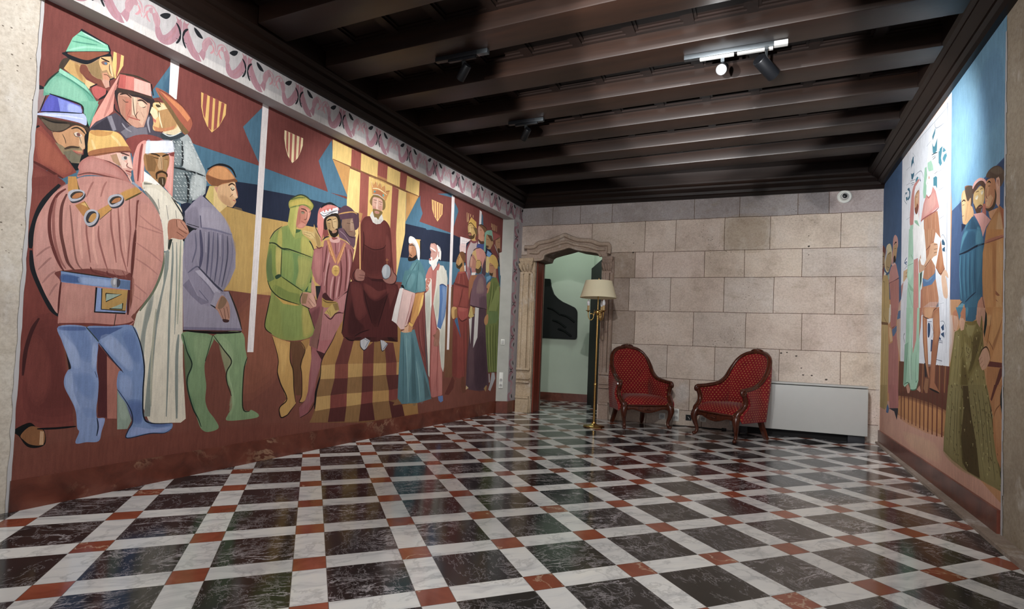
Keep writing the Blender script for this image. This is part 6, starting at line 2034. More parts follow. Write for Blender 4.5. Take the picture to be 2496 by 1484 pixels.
L #5a3a1c*0.85 6.7 4175,538 4165,532 4167,524
L #c2b87c*0.85 6.3 4033,666 4024,659 4026,651
L #c2b87c*0.85 5.8 4016,668 4024,659
L #5a3a1c*0.85 8.2 4709,357 4696,347 4699,336
L #5a3a1c*0.85 7.5 4686,361 4696,347
L #4a3d18*0.85 7.3 4374,587 4363,582 4366,575
L #4a3d18*0.85 8.0 4638,337 4625,333 4629,326
L #4a3d18*0.85 7.6 4459,1062 4448,1053 4451,1044
L #4a3d18*0.85 6.9 4438,1062 4448,1053
L #4a3d18*0.85 7.5 4447,349 4436,344 4439,337
L #4a3d18*0.85 6.8 4427,352 4436,344
L #4a3d18*0.85 7.1 4310,631 4300,623 4302,614
L #4a3d18*0.85 8.4 4746,491 4733,484 4737,474
L #c2b87c*0.85 7.4 4404,593 4393,586 4396,576
L #c2b87c*0.85 6.7 4384,596 4393,586
L #c2b87c*0.85 8.0 4619,887 4607,877 4610,866
L #c2b87c*0.85 7.3 4596,888 4607,877
L #5a3a1c*0.85 7.3 4401,353 4390,347 4393,339
L #5a3a1c*0.85 6.7 4381,356 4390,347
L #5a3a1c*0.85 7.2 4349,639 4339,633 4341,625
L #5a3a1c*0.85 6.5 4329,641 4339,633
L #c2b87c*0.85 8.8 4873,650 4859,639 4862,628
L #5a3a1c*0.85 7.8 4531,1157 4520,1149 4523,1140
L #4a3d18*0.85 7.2 4328,594 4317,590 4320,583
L #4a3d18*0.85 6.5 4308,597 4317,590
L #5a3a1c*0.85 8.2 4680,333 4668,330 4671,323
L #5a3a1c*0.85 7.4 4657,337 4668,330
L #4a3d18*0.85 6.7 4161,610 4151,603 4153,594
L #4a3d18*0.85 6.5 4090,669 4081,661 4083,653
L #4a3d18*0.85 5.9 4073,671 4081,661
L #5a3a1c*0.85 7.2 4318,1082 4307,1074 4310,1067
L #5a3a1c*0.85 6.5 4298,1082 4307,1074
L #5a3a1c*0.85 7.9 4585,813 4573,804 4576,793
L #5a3a1c*0.85 7.2 4562,814 4573,804
L #4a3d18*0.85 7.5 4432,783 4421,777 4424,770
L #4a3d18*0.85 7.7 4511,364 4499,359 4502,353
L #4a3d18*0.85 7.0 4254,741 4243,732 4246,722
L #4a3d18*0.85 6.3 4235,742 4243,732
L #c2b87c*0.85 6.4 4069,359 4060,354 4063,347
L #c2b87c*0.85 5.8 4052,362 4060,354
L #c2b87c*0.85 7.1 4287,1046 4277,1038 4280,1030
L #c2b87c*0.85 7.7 4516,526 4504,519 4507,510
L #c2b87c*0.85 7.0 4494,529 4504,519
L #4a3d18*0.85 6.8 4187,889 4177,880 4180,871
L #c2b87c*0.85 6.5 4108,623 4099,614 4101,604
L #c2b87c*0.85 5.9 4091,625 4099,614
L #c2b87c*0.85 8.5 4789,410 4776,403 4780,394
L #5a3a1c*0.85 6.9 4217,1096 4207,1091 4210,1085
L #4a3d18*0.85 6.7 4179,596 4169,588 4172,578
L #4a3d18*0.85 8.8 4886,415 4872,409 4876,400
L #5a3a1c*0.85 6.4 4056,417 4047,410 4049,401
L #c2b87c*0.85 7.5 4425,1065 4414,1055 4417,1044
L #c2b87c*0.85 6.5 4110,433 4100,428 4103,421
L #c2b87c*0.85 5.9 4092,436 4100,428
L #5a3a1c*0.85 7.2 4332,774 4322,768 4325,761
L #4a3d18*0.85 7.3 4394,427 4383,422 4386,415
L #4a3d18*0.85 6.6 4374,430 4383,422
L #4a3d18*0.85 8.3 4720,370 4708,361 4711,349
L #5a3a1c*0.85 6.7 4180,513 4170,506 4173,498
L #5a3a1c*0.85 7.2 4323,1124 4312,1118 4315,1113
L #5a3a1c*0.85 6.5 4303,1123 4312,1118
L #4a3d18*0.85 8.2 4663,1156 4651,1150 4654,1144
L #4a3d18*0.85 7.7 4529,616 4518,607 4520,597
L #4a3d18*0.85 7.0 4508,619 4518,607
L #5a3a1c*0.85 7.7 4507,890 4496,879 4499,868
L #5a3a1c*0.85 7.0 4486,891 4496,879
L #4a3d18*0.85 7.1 4301,339 4291,334 4294,326
L #c2b87c*0.85 7.2 4319,900 4308,892 4311,882
L #4a3d18*0.85 8.3 4722,1009 4709,1001 4712,993
L #4a3d18*0.85 7.5 4431,662 4420,653 4423,642
L #4a3d18*0.85 6.8 4410,664 4420,653
L #5a3a1c*0.85 8.0 4644,304 4632,295 4635,284
L #5a3a1c*0.85 7.3 4621,308 4632,295
L #c2b87c*0.85 8.4 4731,821 4718,814 4721,806
L #c2b87c*0.85 7.6 4707,822 4718,814
L #c2b87c*0.85 6.6 4114,778 4104,773 4107,767
L #c2b87c*0.85 6.0 4096,780 4104,773
L #4a3d18*0.85 6.9 4224,1187 4214,1179 4216,1171
L #4a3d18*0.85 7.1 4291,1054 4281,1045 4283,1037
L #4a3d18*0.85 6.4 4272,1053 4281,1045
L #4a3d18*0.85 7.2 4363,379 4352,373 4355,364
L #4a3d18*0.85 6.6 4343,383 4352,373
L #5a3a1c*0.85 6.5 4072,687 4063,682 4065,676
L #5a3a1c*0.85 5.8 4055,689 4063,682
L #5a3a1c*0.85 6.6 4132,678 4122,673 4125,666
L #5a3a1c*0.85 6.0 4114,680 4122,673
L #5a3a1c*0.85 7.0 4267,666 4257,660 4260,651
L #4a3d18*0.85 7.1 4301,361 4291,353 4293,343
L #4a3d18*0.85 6.4 4282,364 4291,353
L #4a3d18*0.85 6.5 4097,630 4088,623 4090,616
L #4a3d18*0.85 5.9 4080,632 4088,623
L #4a3d18*0.85 8.4 4728,1060 4715,1053 4719,1045
L #5a3a1c*0.85 7.8 4545,527 4533,520 4536,511
L #5a3a1c*0.85 7.6 4470,578 4459,573 4462,567
L #5a3a1c*0.85 6.9 4449,580 4459,573
L #4a3d18*0.85 8.6 4807,757 4793,751 4797,743
L #c2b87c*0.85 7.8 4537,667 4525,663 4528,656
L #c2b87c*0.85 7.0 4515,669 4525,663
L #4a3d18*0.85 7.7 4498,1069 4487,1060 4490,1052
L #4a3d18*0.85 7.0 4477,1068 4487,1060
L #4a3d18*0.85 7.4 4390,1106 4379,1096 4381,1085
L #4a3d18*0.85 6.7 4369,1106 4379,1096
L #4a3d18*0.85 7.0 4287,536 4277,529 4280,520
L #4a3d18*0.85 6.4 4268,538 4277,529
L #c2b87c*0.85 6.4 4047,688 4038,680 4040,672
L #c2b87c*0.85 5.8 4030,690 4038,680
L #c2b87c*0.85 7.5 4458,743 4447,737 4450,731
L #c2b87c*0.85 6.8 4437,745 4447,737
L #4a3d18*0.85 6.7 4155,676 4145,671 4148,664
L #4a3d18*0.85 6.1 4137,678 4145,671
L #c2b87c*0.85 6.9 4229,615 4219,607 4222,596
L #c2b87c*0.85 6.2 4211,617 4219,607
L #5a3a1c*0.85 7.0 4269,588 4259,582 4261,575
L #5a3a1c*0.85 7.6 4495,286 4483,280 4486,270
L #5a3a1c*0.85 6.9 4473,290 4483,280
L #4a3d18*0.85 7.7 4515,670 4504,661 4506,650
L #4a3d18*0.85 7.0 4494,672 4504,661
L #4a3d18*0.85 6.7 4151,668 4142,659 4144,649
L #4a3d18*0.85 6.0 4133,670 4142,659
L #c2b87c*0.85 6.7 4167,841 4157,832 4159,822
L #c2b87c*0.85 6.1 4149,842 4157,832
L #4a3d18*0.85 7.1 4305,876 4295,871 4298,865
L #4a3d18*0.85 6.5 4286,877 4295,871
L #4a3d18*0.85 7.3 4368,449 4358,440 4360,429
L #4a3d18*0.85 6.6 4348,452 4358,440
L #4a3d18*0.85 7.5 4464,492 4453,486 4455,479
L #4a3d18*0.85 6.8 4443,495 4453,486
L #5a3a1c*0.85 7.6 4450,1019 4439,1008 4442,998
L #5a3a1c*0.85 6.8 4429,1019 4439,1008
L #4a3d18*0.85 8.6 4800,805 4787,796 4790,786
L #4a3d18*0.85 7.8 4775,807 4787,796
L #c2b87c*0.85 7.3 4380,867 4369,861 4372,854
L #4a3d18*0.85 6.0 3905,381 3897,375 3899,366
L #4a3d18*0.85 5.4 3890,384 3897,375
L #4a3d18*0.85 6.5 4082,350 4073,343 4076,333
L #4a3d18*0.85 5.8 4065,354 4073,343
L #4a3d18*0.85 7.7 4507,1221 4496,1212 4498,1203
L #c2b87c*0.85 8.0 4609,662 4597,655 4600,647
L #c2b87c*0.85 7.2 4586,664 4597,655
L #4a3d18*0.85 6.7 4143,731 4133,723 4135,714
L #4a3d18*0.85 6.0 4125,732 4133,723
L #5a3a1c*0.85 7.5 4446,272 4435,268 4438,261
L #5a3a1c*0.85 6.8 4425,276 4435,268
L #c2b87c*0.85 8.3 4706,628 4693,619 4696,609
L #4a3d18*0.85 7.0 4290,440 4279,433 4282,423
L #4a3d18*0.85 7.9 4577,549 4565,540 4568,529
L #4a3d18*0.85 7.1 4555,551 4565,540
L #4a3d18*0.85 6.6 4121,650 4112,646 4114,640
L #4a3d18*0.85 6.2 3994,403 3985,399 3988,393
L #4a3d18*0.85 5.6 3978,406 3985,399
L #4a3d18*0.85 8.6 4828,735 4815,729 4818,722
L #4a3d18*0.85 8.6 4819,525 4805,520 4809,512
L #4a3d18*0.85 7.1 4305,1043 4295,1035 4298,1028
L #4a3d18*0.85 6.5 4286,1043 4295,1035
L #4a3d18*0.85 7.9 4573,796 4561,788 4564,778
L #4a3d18*0.85 7.6 4478,544 4467,537 4470,528
L #4a3d18*0.85 6.9 4457,547 4467,537
L #c2b87c*0.85 7.2 4356,455 4345,447 4348,436
L #c2b87c*0.85 6.5 4336,458 4345,447
L #c2b87c*0.85 8.4 4735,1069 4722,1060 4725,1051
L #c2b87c*0.85 7.2 4339,769 4328,764 4331,757
L #5a3a1c*0.85 7.4 4414,632 4403,623 4405,614
L #4a3d18*0.85 8.4 4750,658 4737,648 4740,637
L #4a3d18*0.85 7.0 4257,555 4247,548 4250,540
L #4a3d18*0.85 6.3 4238,557 4247,548
L #4a3d18*0.85 6.4 4061,417 4052,414 4054,408
L #4a3d18*0.85 5.8 4044,420 4052,414
L #5a3a1c*0.85 8.5 4783,631 4769,625 4773,618
L #5a3a1c*0.85 7.7 4758,634 4769,625
L #5a3a1c*0.85 7.9 4585,800 4573,795 4576,789
L #5a3a1c*0.85 7.2 4563,801 4573,795
L #c2b87c*0.85 6.9 4219,1073 4209,1065 4212,1056
L #4a3d18*0.85 8.2 4677,402 4664,398 4668,390
L #4a3d18*0.85 7.4 4653,406 4664,398
L #c2b87c*0.85 6.7 4186,396 4176,389 4179,379
L #c2b87c*0.85 6.1 4168,399 4176,389
L #c2b87c*0.85 6.5 4111,467 4102,461 4104,453
L #c2b87c*0.85 5.9 4094,469 4102,461
L #c2b87c*0.85 8.4 4752,485 4739,476 4743,465
L #c2b87c*0.85 7.1 4304,720 4294,715 4297,709
L #c2b87c*0.85 6.4 4285,721 4294,715
L #4a3d18*0.85 7.0 4257,604 4247,600 4250,594
L #4a3d18*0.85 6.3 4239,607 4247,600
L #4a3d18*0.85 8.2 4684,812 4672,807 4675,801
L #4a3d18*0.85 7.4 4661,813 4672,807
L #4a3d18*0.85 7.9 4595,647 4583,640 4586,631
L #c2b87c*0.85 7.8 4536,949 4525,942 4528,935
L #4a3d18*0.85 6.5 4074,658 4065,650 4067,642
L #4a3d18*0.85 7.1 4282,887 4272,882 4274,876
L #4a3d18*0.85 6.4 4263,888 4272,882
L #5a3a1c*0.85 7.5 4451,866 4440,859 4443,851
L #5a3a1c*0.85 6.8 4430,867 4440,859
L #4a3d18*0.85 7.5 4417,977 4406,968 4409,959
L #4a3d18*0.85 7.3 4372,856 4361,847 4364,838
L #4a3d18*0.85 6.6 4352,857 4361,847
L #4a3d18*0.85 7.1 4307,489 4297,481 4299,470
L #4a3d18*0.85 7.9 4578,1069 4566,1063 4569,1057
L #4a3d18*0.85 7.8 4561,744 4549,736 4552,727
L #4a3d18*0.85 7.1 4539,745 4549,736
L #c2b87c*0.85 6.4 4071,511 4062,507 4065,501
L #c2b87c*0.85 5.8 4054,513 4062,507
L #c2b87c*0.85 7.7 4491,969 4480,961 4483,954
L #c2b87c*0.85 6.9 4470,969 4480,961
L #5a3a1c*0.85 8.5 4772,675 4759,668 4762,659
L #4a3d18*0.85 7.2 4336,567 4326,560 4328,551
L #4a3d18*0.85 6.5 4317,570 4326,560
L #4a3d18*0.85 8.5 4806,439 4792,434 4796,426
L #c2b87c*0.85 6.5 4105,313 4095,309 4098,302
L #c2b87c*0.85 5.9 4087,316 4095,309
L #c2b87c*0.85 7.1 4299,1182 4289,1174 4291,1167
L #5a3a1c*0.85 7.7 4486,1010 4474,1002 4477,993
L #4a3d18*0.85 7.2 4356,541 4345,534 4348,525
L #4a3d18*0.85 6.6 4336,544 4345,534
L #5a3a1c*0.85 6.1 3956,360 3948,354 3950,345
L #c2b87c*0.85 8.2 4665,1150 4652,1141 4656,1132
L #c2b87c*0.85 7.4 4642,1150 4652,1141
L #4a3d18*0.85 7.7 4514,884 4503,878 4506,872
L #4a3d18*0.85 7.0 4493,885 4503,878
L #5a3a1c*0.85 7.3 4354,1075 4343,1066 4346,1057
L #5a3a1c*0.85 6.6 4334,1075 4343,1066
L #c2b87c*0.85 7.2 4313,1132 4303,1123 4306,1114
L #c2b87c*0.85 6.5 4294,1131 4303,1123
L #5a3a1c*0.85 6.1 3952,458 3944,453 3946,446
L #4a3d18*0.85 6.5 4090,398 4081,391 4083,381
L #4a3d18*0.85 5.9 4073,401 4081,391
L #5a3a1c*0.85 7.0 4273,988 4262,982 4265,976
L #c2b87c*0.85 7.1 4304,924 4294,918 4297,913
L #c2b87c*0.85 6.5 4285,924 4294,918
L #5a3a1c*0.85 6.8 4196,685 4186,680 4188,674
L #5a3a1c*0.85 6.2 4177,687 4186,680
L #4a3d18*0.85 8.6 4810,572 4796,567 4800,561
L #c2b87c*0.85 7.7 4519,947 4508,941 4511,935
L #5a3a1c*0.85 6.6 4133,425 4124,421 4126,416
L #5a3a1c*0.85 6.0 4115,428 4124,421
L #c2b87c*0.85 6.8 4204,476 4195,468 4197,459
L #c2b87c*0.85 6.2 4186,479 4195,468
L #c2b87c*0.85 7.4 4398,694 4387,689 4390,681
L #c2b87c*0.85 6.7 4377,696 4387,689
L #4a3d18*0.85 8.0 4625,496 4613,490 4616,482
L #4a3d18*0.85 7.3 4603,499 4613,490
L #4a3d18*0.85 7.4 4398,847 4387,839 4390,830
L #4a3d18*0.85 6.7 4378,848 4387,839
L #c2b87c*0.85 7.9 4584,404 4572,400 4575,393
L #4a3d18*0.85 6.6 4130,509 4121,501 4123,492
L #4a3d18*0.85 7.5 4427,1146 4416,1137 4419,1129
L #4a3d18*0.85 6.5 4090,414 4080,408 4083,401
L #4a3d18*0.85 6.0 3909,287 3901,284 3903,279
L #4a3d18*0.85 5.4 3893,291 3901,284
L #c2b87c*0.85 6.7 4169,427 4159,420 4162,411
L #c2b87c*0.85 6.1 4151,430 4159,420
L #4a3d18*0.85 7.8 4546,328 4534,321 4537,311
L #4a3d18*0.85 7.0 4524,332 4534,321
L #5a3a1c*0.85 7.2 4322,781 4312,773 4315,766
L #4a3d18*0.85 6.7 4171,690 4162,683 4164,675
L #4a3d18*0.85 6.1 4153,692 4162,683
L #4a3d18*0.85 6.7 4150,831 4140,823 4142,814
L #4a3d18*0.85 6.1 4132,832 4140,823
L #4a3d18*0.85 6.4 4044,407 4035,403 4038,397
L #4a3d18*0.85 5.8 4028,410 4035,403
L #c2b87c*0.85 7.1 4303,877 4293,870 4296,864
L #c2b87c*0.85 7.6 4477,313 4466,309 4469,301
L #c2b87c*0.85 6.8 4456,317 4466,309
L #5a3a1c*0.85 8.5 4787,794 4774,788 4777,780
L #5a3a1c*0.85 7.7 4762,795 4774,788
L #4a3d18*0.85 6.4 4063,593 4054,585 4056,576
L #4a3d18*0.85 5.8 4046,595 4054,585
L #4a3d18*0.85 7.2 4355,692 4344,685 4347,675
L #4a3d18*0.85 6.6 4335,694 4344,685
L #4a3d18*0.85 6.6 4123,740 4114,733 4116,726
L #4a3d18*0.85 6.3 4022,568 4013,564 4015,559
L #4a3d18*0.85 5.7 4005,570 4013,564
L #c2b87c*0.85 7.5 4453,304 4442,299 4445,292
L #c2b87c*0.85 6.8 4433,308 4442,299'''
# ------------------------------------------------------------------ the room's measures (metres)
GX, GY, GROT = -.17246, 2.777, PI / 4 - .003403
def XL(y): return -3.6195 + .0314 * y        # wall with the big mural
def XF(y): return -3.4828 + .0314 * y        # front face of the frame round it
def YB(x): return 7.19 + .0384 * (x + 3.257) # back wall
XR = 1.245
ZS, ZC, ZBEAM, ZTOP = 2.715, 2.935, 3.10, 3.25
YNEAR = -2.2

def const_paint(o, h):
    a = o.data.color_attributes.new('paint', 'FLOAT_COLOR', 'CORNER')
    c = (*srgb(h), 1)
    for d in a.data:
        d.color = c

M = {}
M['stone'] = stone_mat('ashlar_stone', True, .22)
M['rough'] = stone_mat('bare_wall_stone', True, .75)
M['carved'] = stone_mat('carved_stone', False)
M['mural'] = paint_mat('mural_paint')
M['border'] = paint_mat('border_paint', .8)
M['floor'] = floor_mat()
M['plaster'] = plain('white_plaster', 'c4c2c4', .85, var=.1, scale=6)
M['jamb'] = plain('grey_plaster', 'b4b4ae', .85, var=.14, scale=8)
M['beam'] = wood('dark_beam_wood', '150c08', '27170f', .42, 0, .55, .4)
M['cornice'] = wood('dark_cornice_wood', '110906', '1e110b', .42, 1, .6, .25)
M['cornice_x'] = wood('dark_cornice_wood_back', '110906', '1e110b', .42, 0, .6, .25)
M['panel'] = wood('dark_coffer_wood', '100805', '1c0f0a', .5, 0, .6, .25)
M['mahogany'] = wood('mahogany', '34150c', '60301f', .24, 2, 1.6)
M['doorwood'] = wood('red_brown_door_wood', '6a2c20', '8a4434', .4, 2, .8)
M['fabric'] = fabric_mat()
M['brass'] = plain('polished_brass', 'c4a262', .26, 1, var=.06)
M['shade'] = plain('cream_lamp_shade', 'e6dcbc', .8, var=.03)
M['white_metal'] = plain('white_enamel', 'b4b4b1', .45, var=.03)
M['white_plastic'] = plain('white_plastic', 'dcdcd6', .4, var=.03)
M['dark_hole'] = plain('dark_recess', '0c0c0e', .8, var=0)
M['black_metal'] = plain('black_metal', '14161a', .4, .3, var=.05)
M['alu'] = plain('brushed_aluminium', '5e6468', .34, .9, var=.05)
M['foot_grey'] = plain('dark_grey_plinth', '23252b', .6, var=.05)
M['candle'] = plain('candle_sleeve', 'b89a6a', .6, var=.05)
M['green_wall'] = plain('pale_green_plaster', 'bfc8ba', .85, var=.06, scale=4)
M['art'] = plain('black_relief', '070a0c', .5, 0, .25, .1, 6)
M['cable'] = plain('black_rubber', '101010', .6, var=0)

def red_marble():
    m = Mat('red_marble', .3, .5)
    o = m.coord()
    f = m.noise(o, 6, 7, .62, .5)
    c = m.ramp(f, [(.3, '4a241c'), (.55, '6a382c'), (.8, '7c4a3a')])
    d = m.math('ABSOLUTE', m.math('SUBTRACT', m.noise(o, 1.6, 7, .65, .4), .5))
    g = m.ramp(m.noise(o, 1.1, 2), [(.5, 0.0), (.62, .7)])
    c = m.mix(m.math('MULTIPLY', m.ramp(d, [(0, .8), (.018, 0.0)]), g), c, 'c2a184')
    m.color(c)
    return m.m
M['redmarble'] = red_marble()

def bulb_mat():
    m = Mat('frosted_glass_bulb', .25, .5)
    m.color('dcdde2')
    m.b.inputs['Subsurface Weight'].default_value = .0
    return m.m
M['bulb'] = bulb_mat()

def emit(name, c, s):
    m = Mat(name)
    m.color('ffffff')
    m.b.inputs['Emission Color'].default_value = (*srgb(c), 1)
    m.b.inputs['Emission Strength'].default_value = s
    return m.m
M['lens_on'] = emit('lit_led_lens', 'ffffff', 60)

# ------------------------------------------------------------------ floor
bm = B()
quad(bm, [(-4.2, YNEAR - 5, 0), (1.3, YNEAR - 5, 0), (1.3, 10.2, 0), (-4.2, 10.2, 0)])
struct('floor', bm, M['floor'])

# ------------------------------------------------------------------ left wall: bare stone near us, then the mural in its recess
bm = B()
y0, y1 = YNEAR, 7.6
for a, b in ((y0, 1.575),):
    quad(bm, [(XL(a), a, 0), (XL(b), b, 0), (XL(b), b, ZTOP), (XL(a), a, ZTOP)])
quad(bm, [(XL(1.575) - .001, 1.575, 0), (XL(y1) - .001, y1, 0), (XL(y1) - .001, y1, ZTOP), (XL(1.575) - .001, 1.575, ZTOP)])
o = struct('wall_left', bm, M['rough'])
const_paint(o, 'd8d2c8')
# smeared plaster along the edge of the painting
bm = B()
random.seed(3)
zs = [k * .06 for k in range(0, 46)]
L = [(1.575 - .006 - .010 * random.random(), z) for z in zs]
R_ = [(1.577 + .005 * random.random(), z) for z in zs]
for i in range(len(zs) - 1):
    quad(bm, [(XL(y) + .004, y, z) for y, z in (L[i], R_[i], R_[i + 1], L[i + 1])])
struct('trim_7', bm, M['plaster'])

me = paint_mesh('painted_mural', PAINT_L, (1580, 160, 6836, 2715), lambda u, v: Vector((XL(u / 1000) + .002, u / 1000, v / 1000)), M['mural'])
o = link(bpy.data.objects.new('painted_mural', me))
tag(o, 'wide mural on the left wall showing a crowned king among robed courtiers', 'mural', 'wall paintings')

# red marble baseboard under it, turning along the jamb
def base_run(bm, pts, h, t):
    """pts: floor points; the board stands to the left-hand side (room side) by t"""
    n = len(pts)
    off = []
    for i in range(n):
        d = Vector(pts[min(i + 1, n - 1)]) - Vector(pts[max(i - 1, 0)])
        nn = Vector((d.y, -d.x)).normalized()
        off.append(Vector(pts[i]) + nn * t)
    for i in range(n - 1):
        a, b = off[i], off[i + 1]
        p, q = Vector(pts[i]), Vector(pts[i + 1])
        quad(bm, [(a.x, a.y, 0), (b.x, b.y, 0), (b.x, b.y, h), (a.x, a.y, h)])
        quad(bm, [(a.x, a.y, h), (b.x, b.y, h), (q.x, q.y, h), (p.x, p.y, h)])
    for i, (u, w) in ((0, (pts[0], off[0])), (n - 1, (pts[-1], off[-1]))):
        quad(bm, [(u[0], u[1], 0), (w[0], w[1], 0), (w[0], w[1], h), (u[0], u[1], h)])
YJ0, YJ1 = 6.836, 6.915
bm = B()
base_run(bm, [(XL(1.577), 1.577), (XL(YJ0), YJ0), (XF(YJ1), YJ1), (XF(7.185), 7.185)], .162, .012)
struct('baseboard_left', bm, M['redmarble'])

# frame round the recess: soffit, face band, jamb
bm = B()
ya, yb = YNEAR, 7.6
quad(bm, [(XL(ya), ya, ZS), (XF(ya), ya, ZS), (XF(YJ1), YJ1, ZS), (XL(YJ0), YJ0, ZS)])
quad(bm, [(XF(ya), ya, ZS), (XF(ya), ya, ZTOP), (XF(yb), yb, ZTOP), (XF(yb), yb, ZS)])
quad(bm, [(XF(YJ1), YJ1, 0), (XF(yb), yb, 0), (XF(yb), yb, ZS), (XF(YJ1), YJ1, ZS)])
struct('trim_1', bm, M['plaster'])
bm = B()
quad(bm, [(XL(YJ0), YJ0, 0), (XF(YJ1), YJ1, 0), (XF(YJ1), YJ1, ZS), (XL(YJ0), YJ0, ZS)])
struct('trim_2', bm, M['jamb'])

# serpent border painted on the band, mirrored pairs between little crosses
def border_text(s0, pitch, n, w, horizontal=True, sc=1.0):
    """s along, t across (0..w), both mm"""
    out = []
    HALF = [('L', 'a87c88', .25, [(.035, .93), (.06, .62), (.12, .36), (.20, .17), (.28, .19), (.32, .44)]),
            ('L', 'b0868f', .19, [(.32, .40), (.335, .62), (.375, .76), (.43, .72)]),
            ('L', 'a87680', .05, [(.05, .90), (.09, .55), (.15, .30), (.22, .12)]),
            ('L', 'c08890', .055, [(.43, .73), (.46, .62), (.44, .50), (.41, .44)]),
            ('L', 'c08890', .05, [(.46, .62), (.49, .46)]),
            ('L', 'b98e96', .045, [(.30, .62), (.38, .88), (.47, .80), (.49, .58)]),
            ('L', 'a87680', .04, [(.02, .98), (.05, .86), (.085, .98)]),
            ('S', '23262c', 0, [(.165, .95), (.235, .90), (.295, .76), (.225, .74), (.175, .84)]),
            ('L', '23262c', .06, [(.014, .50), (.036, .68), (.080, .80)]),
            ('L', '23262c', .055, [(.014, .52), (.030, .36), (.066, .22)]),
            ('L', '23262c', .03, [(.03, .36), (.072, .36)])]
    def P(s, t):
        return '%.1f,%.1f' % ((s, t) if horizontal else (t, s))
    for k in range(n):
        c = s0 + k * pitch
        for sg in (1, -1):
            for ty, col, wd, pts in HALF:
                q = ' '.join(P(c + sg * a * pitch, w * b) for a, b in pts)
                out.append('%s #%s %s%s' % (ty, col, ('%.1f ' % (wd * w * sc)) if ty == 'L' else '', q))
    return '\n'.join(out)
zb = int((ZC - ZS) * 1000)
txt = 'P #dad6d2*0.5 -2200,0 7000,0 7000,60 -2200,40\n' + border_text(2673 - .4595 * 1000 * 10, 459.5, 21, zb)
txt += '\n' + '\n'.join('K #4a2a34 9 %d,40 %d,%d' % (7080 + k * 22, 7080 + k * 22, zb - 10) for k in range(4))
me = paint_mesh('painted_border', txt, (YNEAR * 1000, 0, 7185, zb), lambda u, v: Vector((XF(u / 1000) + .0015, u / 1000, ZS + v / 1000)), M['border'], 'b6b2b4')
o = link(bpy.data.objects.new('painted_border', me))
tag(o, 'long band of painted pink serpents running above the big mural', 'painted border')
wv = 7185 - 6925
txt = 'P #8a8286*0.45 0,0 260,0 260,2560 0,2560\n' + border_text(120, 470, 6, 150, False, 1.35).replace('b58a94', '9c5f5c').replace('c79aa0', 'a56a66')
me = paint_mesh('painted_border', txt, (0, 165, wv, int(ZS * 1000)), lambda u, v: Vector((XF(6.925 + u / 1000) + .0015, 6.925 + u / 1000, v / 1000)), M['border'], 'b9b3b6')
o = link(bpy.data.objects.new('painted_border', me))
tag(o, 'narrow upright strip of painted serpents between the white jamb and the stone doorway', 'painted border')

# ------------------------------------------------------------------ right wall: second mural, stone beyond it
bm = B()
quad(bm, [(XR, YNEAR, 0), (XR, 8.0, 0), (XR, 8.0, ZTOP), (XR, YNEAR, ZTOP)])
o = struct('wall_right', bm, M['rough'])
const_paint(o, 'b4aa9a')
me = paint_mesh('painted_mural', PAINT_R, (3880, 150, 7420, 2975), lambda u, v: Vector((XR - .002, u / 1000, v / 1000)), M['mural'], 'c58d55')
o = link(bpy.data.objects.new('painted_mural', me))
tag(o, 'mural on the right wall showing men before a white chart and a golden net', 'mural', 'wall paintings')
bm = B()
base_run(bm, [(XR, 7.36), (XR, 3.9)], .15, .018)
struct('baseboard_right', bm, M['redmarble'])
bm = B()
for z in (0,):
    a = [(1.2, 7.36), (1.148, 3.62), (1.16, YNEAR), (XR, YNEAR), (XR, 7.36)]
    bot = [bm.verts.new((x, y, 0)) for x, y in a]
    top = [bm.verts.new((x + (.004 if i < 3 else 0), y, .018)) for i, (x, y) in enumerate(a)]
    bm.faces.new(top)
    for i in range(5):
        bm.faces.new([bot[i], bot[(i + 1) % 5], top[(i + 1) % 5], top[i]])
o = struct('trim_3', bm, M['carved'])
const_paint(o, '9a8c82')
# white caulk where the painting ends
bm = B()
random.seed(5)
for i in range(48):
    z = i * .06
    w = .016 + .014 * random.random()
    quad(bm, [(XR - .004, 3.885 + .006 * random.random(), z), (XR - .004, 3.885 - w, z), (XR - .004, 3.885 - w + .004, z + .06), (XR - .004, 3.889, z + .06)])
struct('trim_4', bm, M['plaster'])

# ------------------------------------------------------------------ back wall of ashlar with the doorway
INNER = [(-3.02, 0.0), (-3.02, 2.165), (-2.905, 2.18), (-2.885, 2.235), (-2.847, 2.26), (-2.756, 2.285), (-2.61, 2.318), (-2.514, 2.343), (-2.4, 2.309), (-2.272, 2.287), (-2.177, 2.273), (-2.098, 2.252), (-2.06, 2.2), (-2.06, 0.0)]
ZROW = [3.25, 2.675, 2.26, 1.915, 1.47, 1.03, .604, .2, 0]
JOINTS = [[-2.80, -2.393, -1.944, -.863, -.314, .348, .685],
          [-2.214, -1.488, -1.088, -.487, .047, .813],
          [-1.607, -1.374, -.719, -.241, .407],
          [-1.676, -1.134, -.473, .103, .768],
          [-1.586, -.833, -.208, .42],
          [-1.905, -1.152, -.562, .18, .838],
          [-1.62, -.86, .06, .7],
          [-1.4, -.7, .3]]
random.seed(11)
T = []
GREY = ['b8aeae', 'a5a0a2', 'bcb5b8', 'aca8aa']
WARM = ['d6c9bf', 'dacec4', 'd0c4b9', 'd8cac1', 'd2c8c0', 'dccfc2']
for r, js in enumerate(JOINTS):
    xs = [-3.3] + js + [1.3]
    for a, b in zip(xs, xs[1:]):
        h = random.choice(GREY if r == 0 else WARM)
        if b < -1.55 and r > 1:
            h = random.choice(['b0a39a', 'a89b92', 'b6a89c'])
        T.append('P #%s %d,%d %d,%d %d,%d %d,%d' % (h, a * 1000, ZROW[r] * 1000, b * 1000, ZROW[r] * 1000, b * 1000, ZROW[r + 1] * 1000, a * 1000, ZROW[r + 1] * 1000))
T.append('P #a08d70*0.5 -487,2262 47,2262 47,2673 -487,2673')
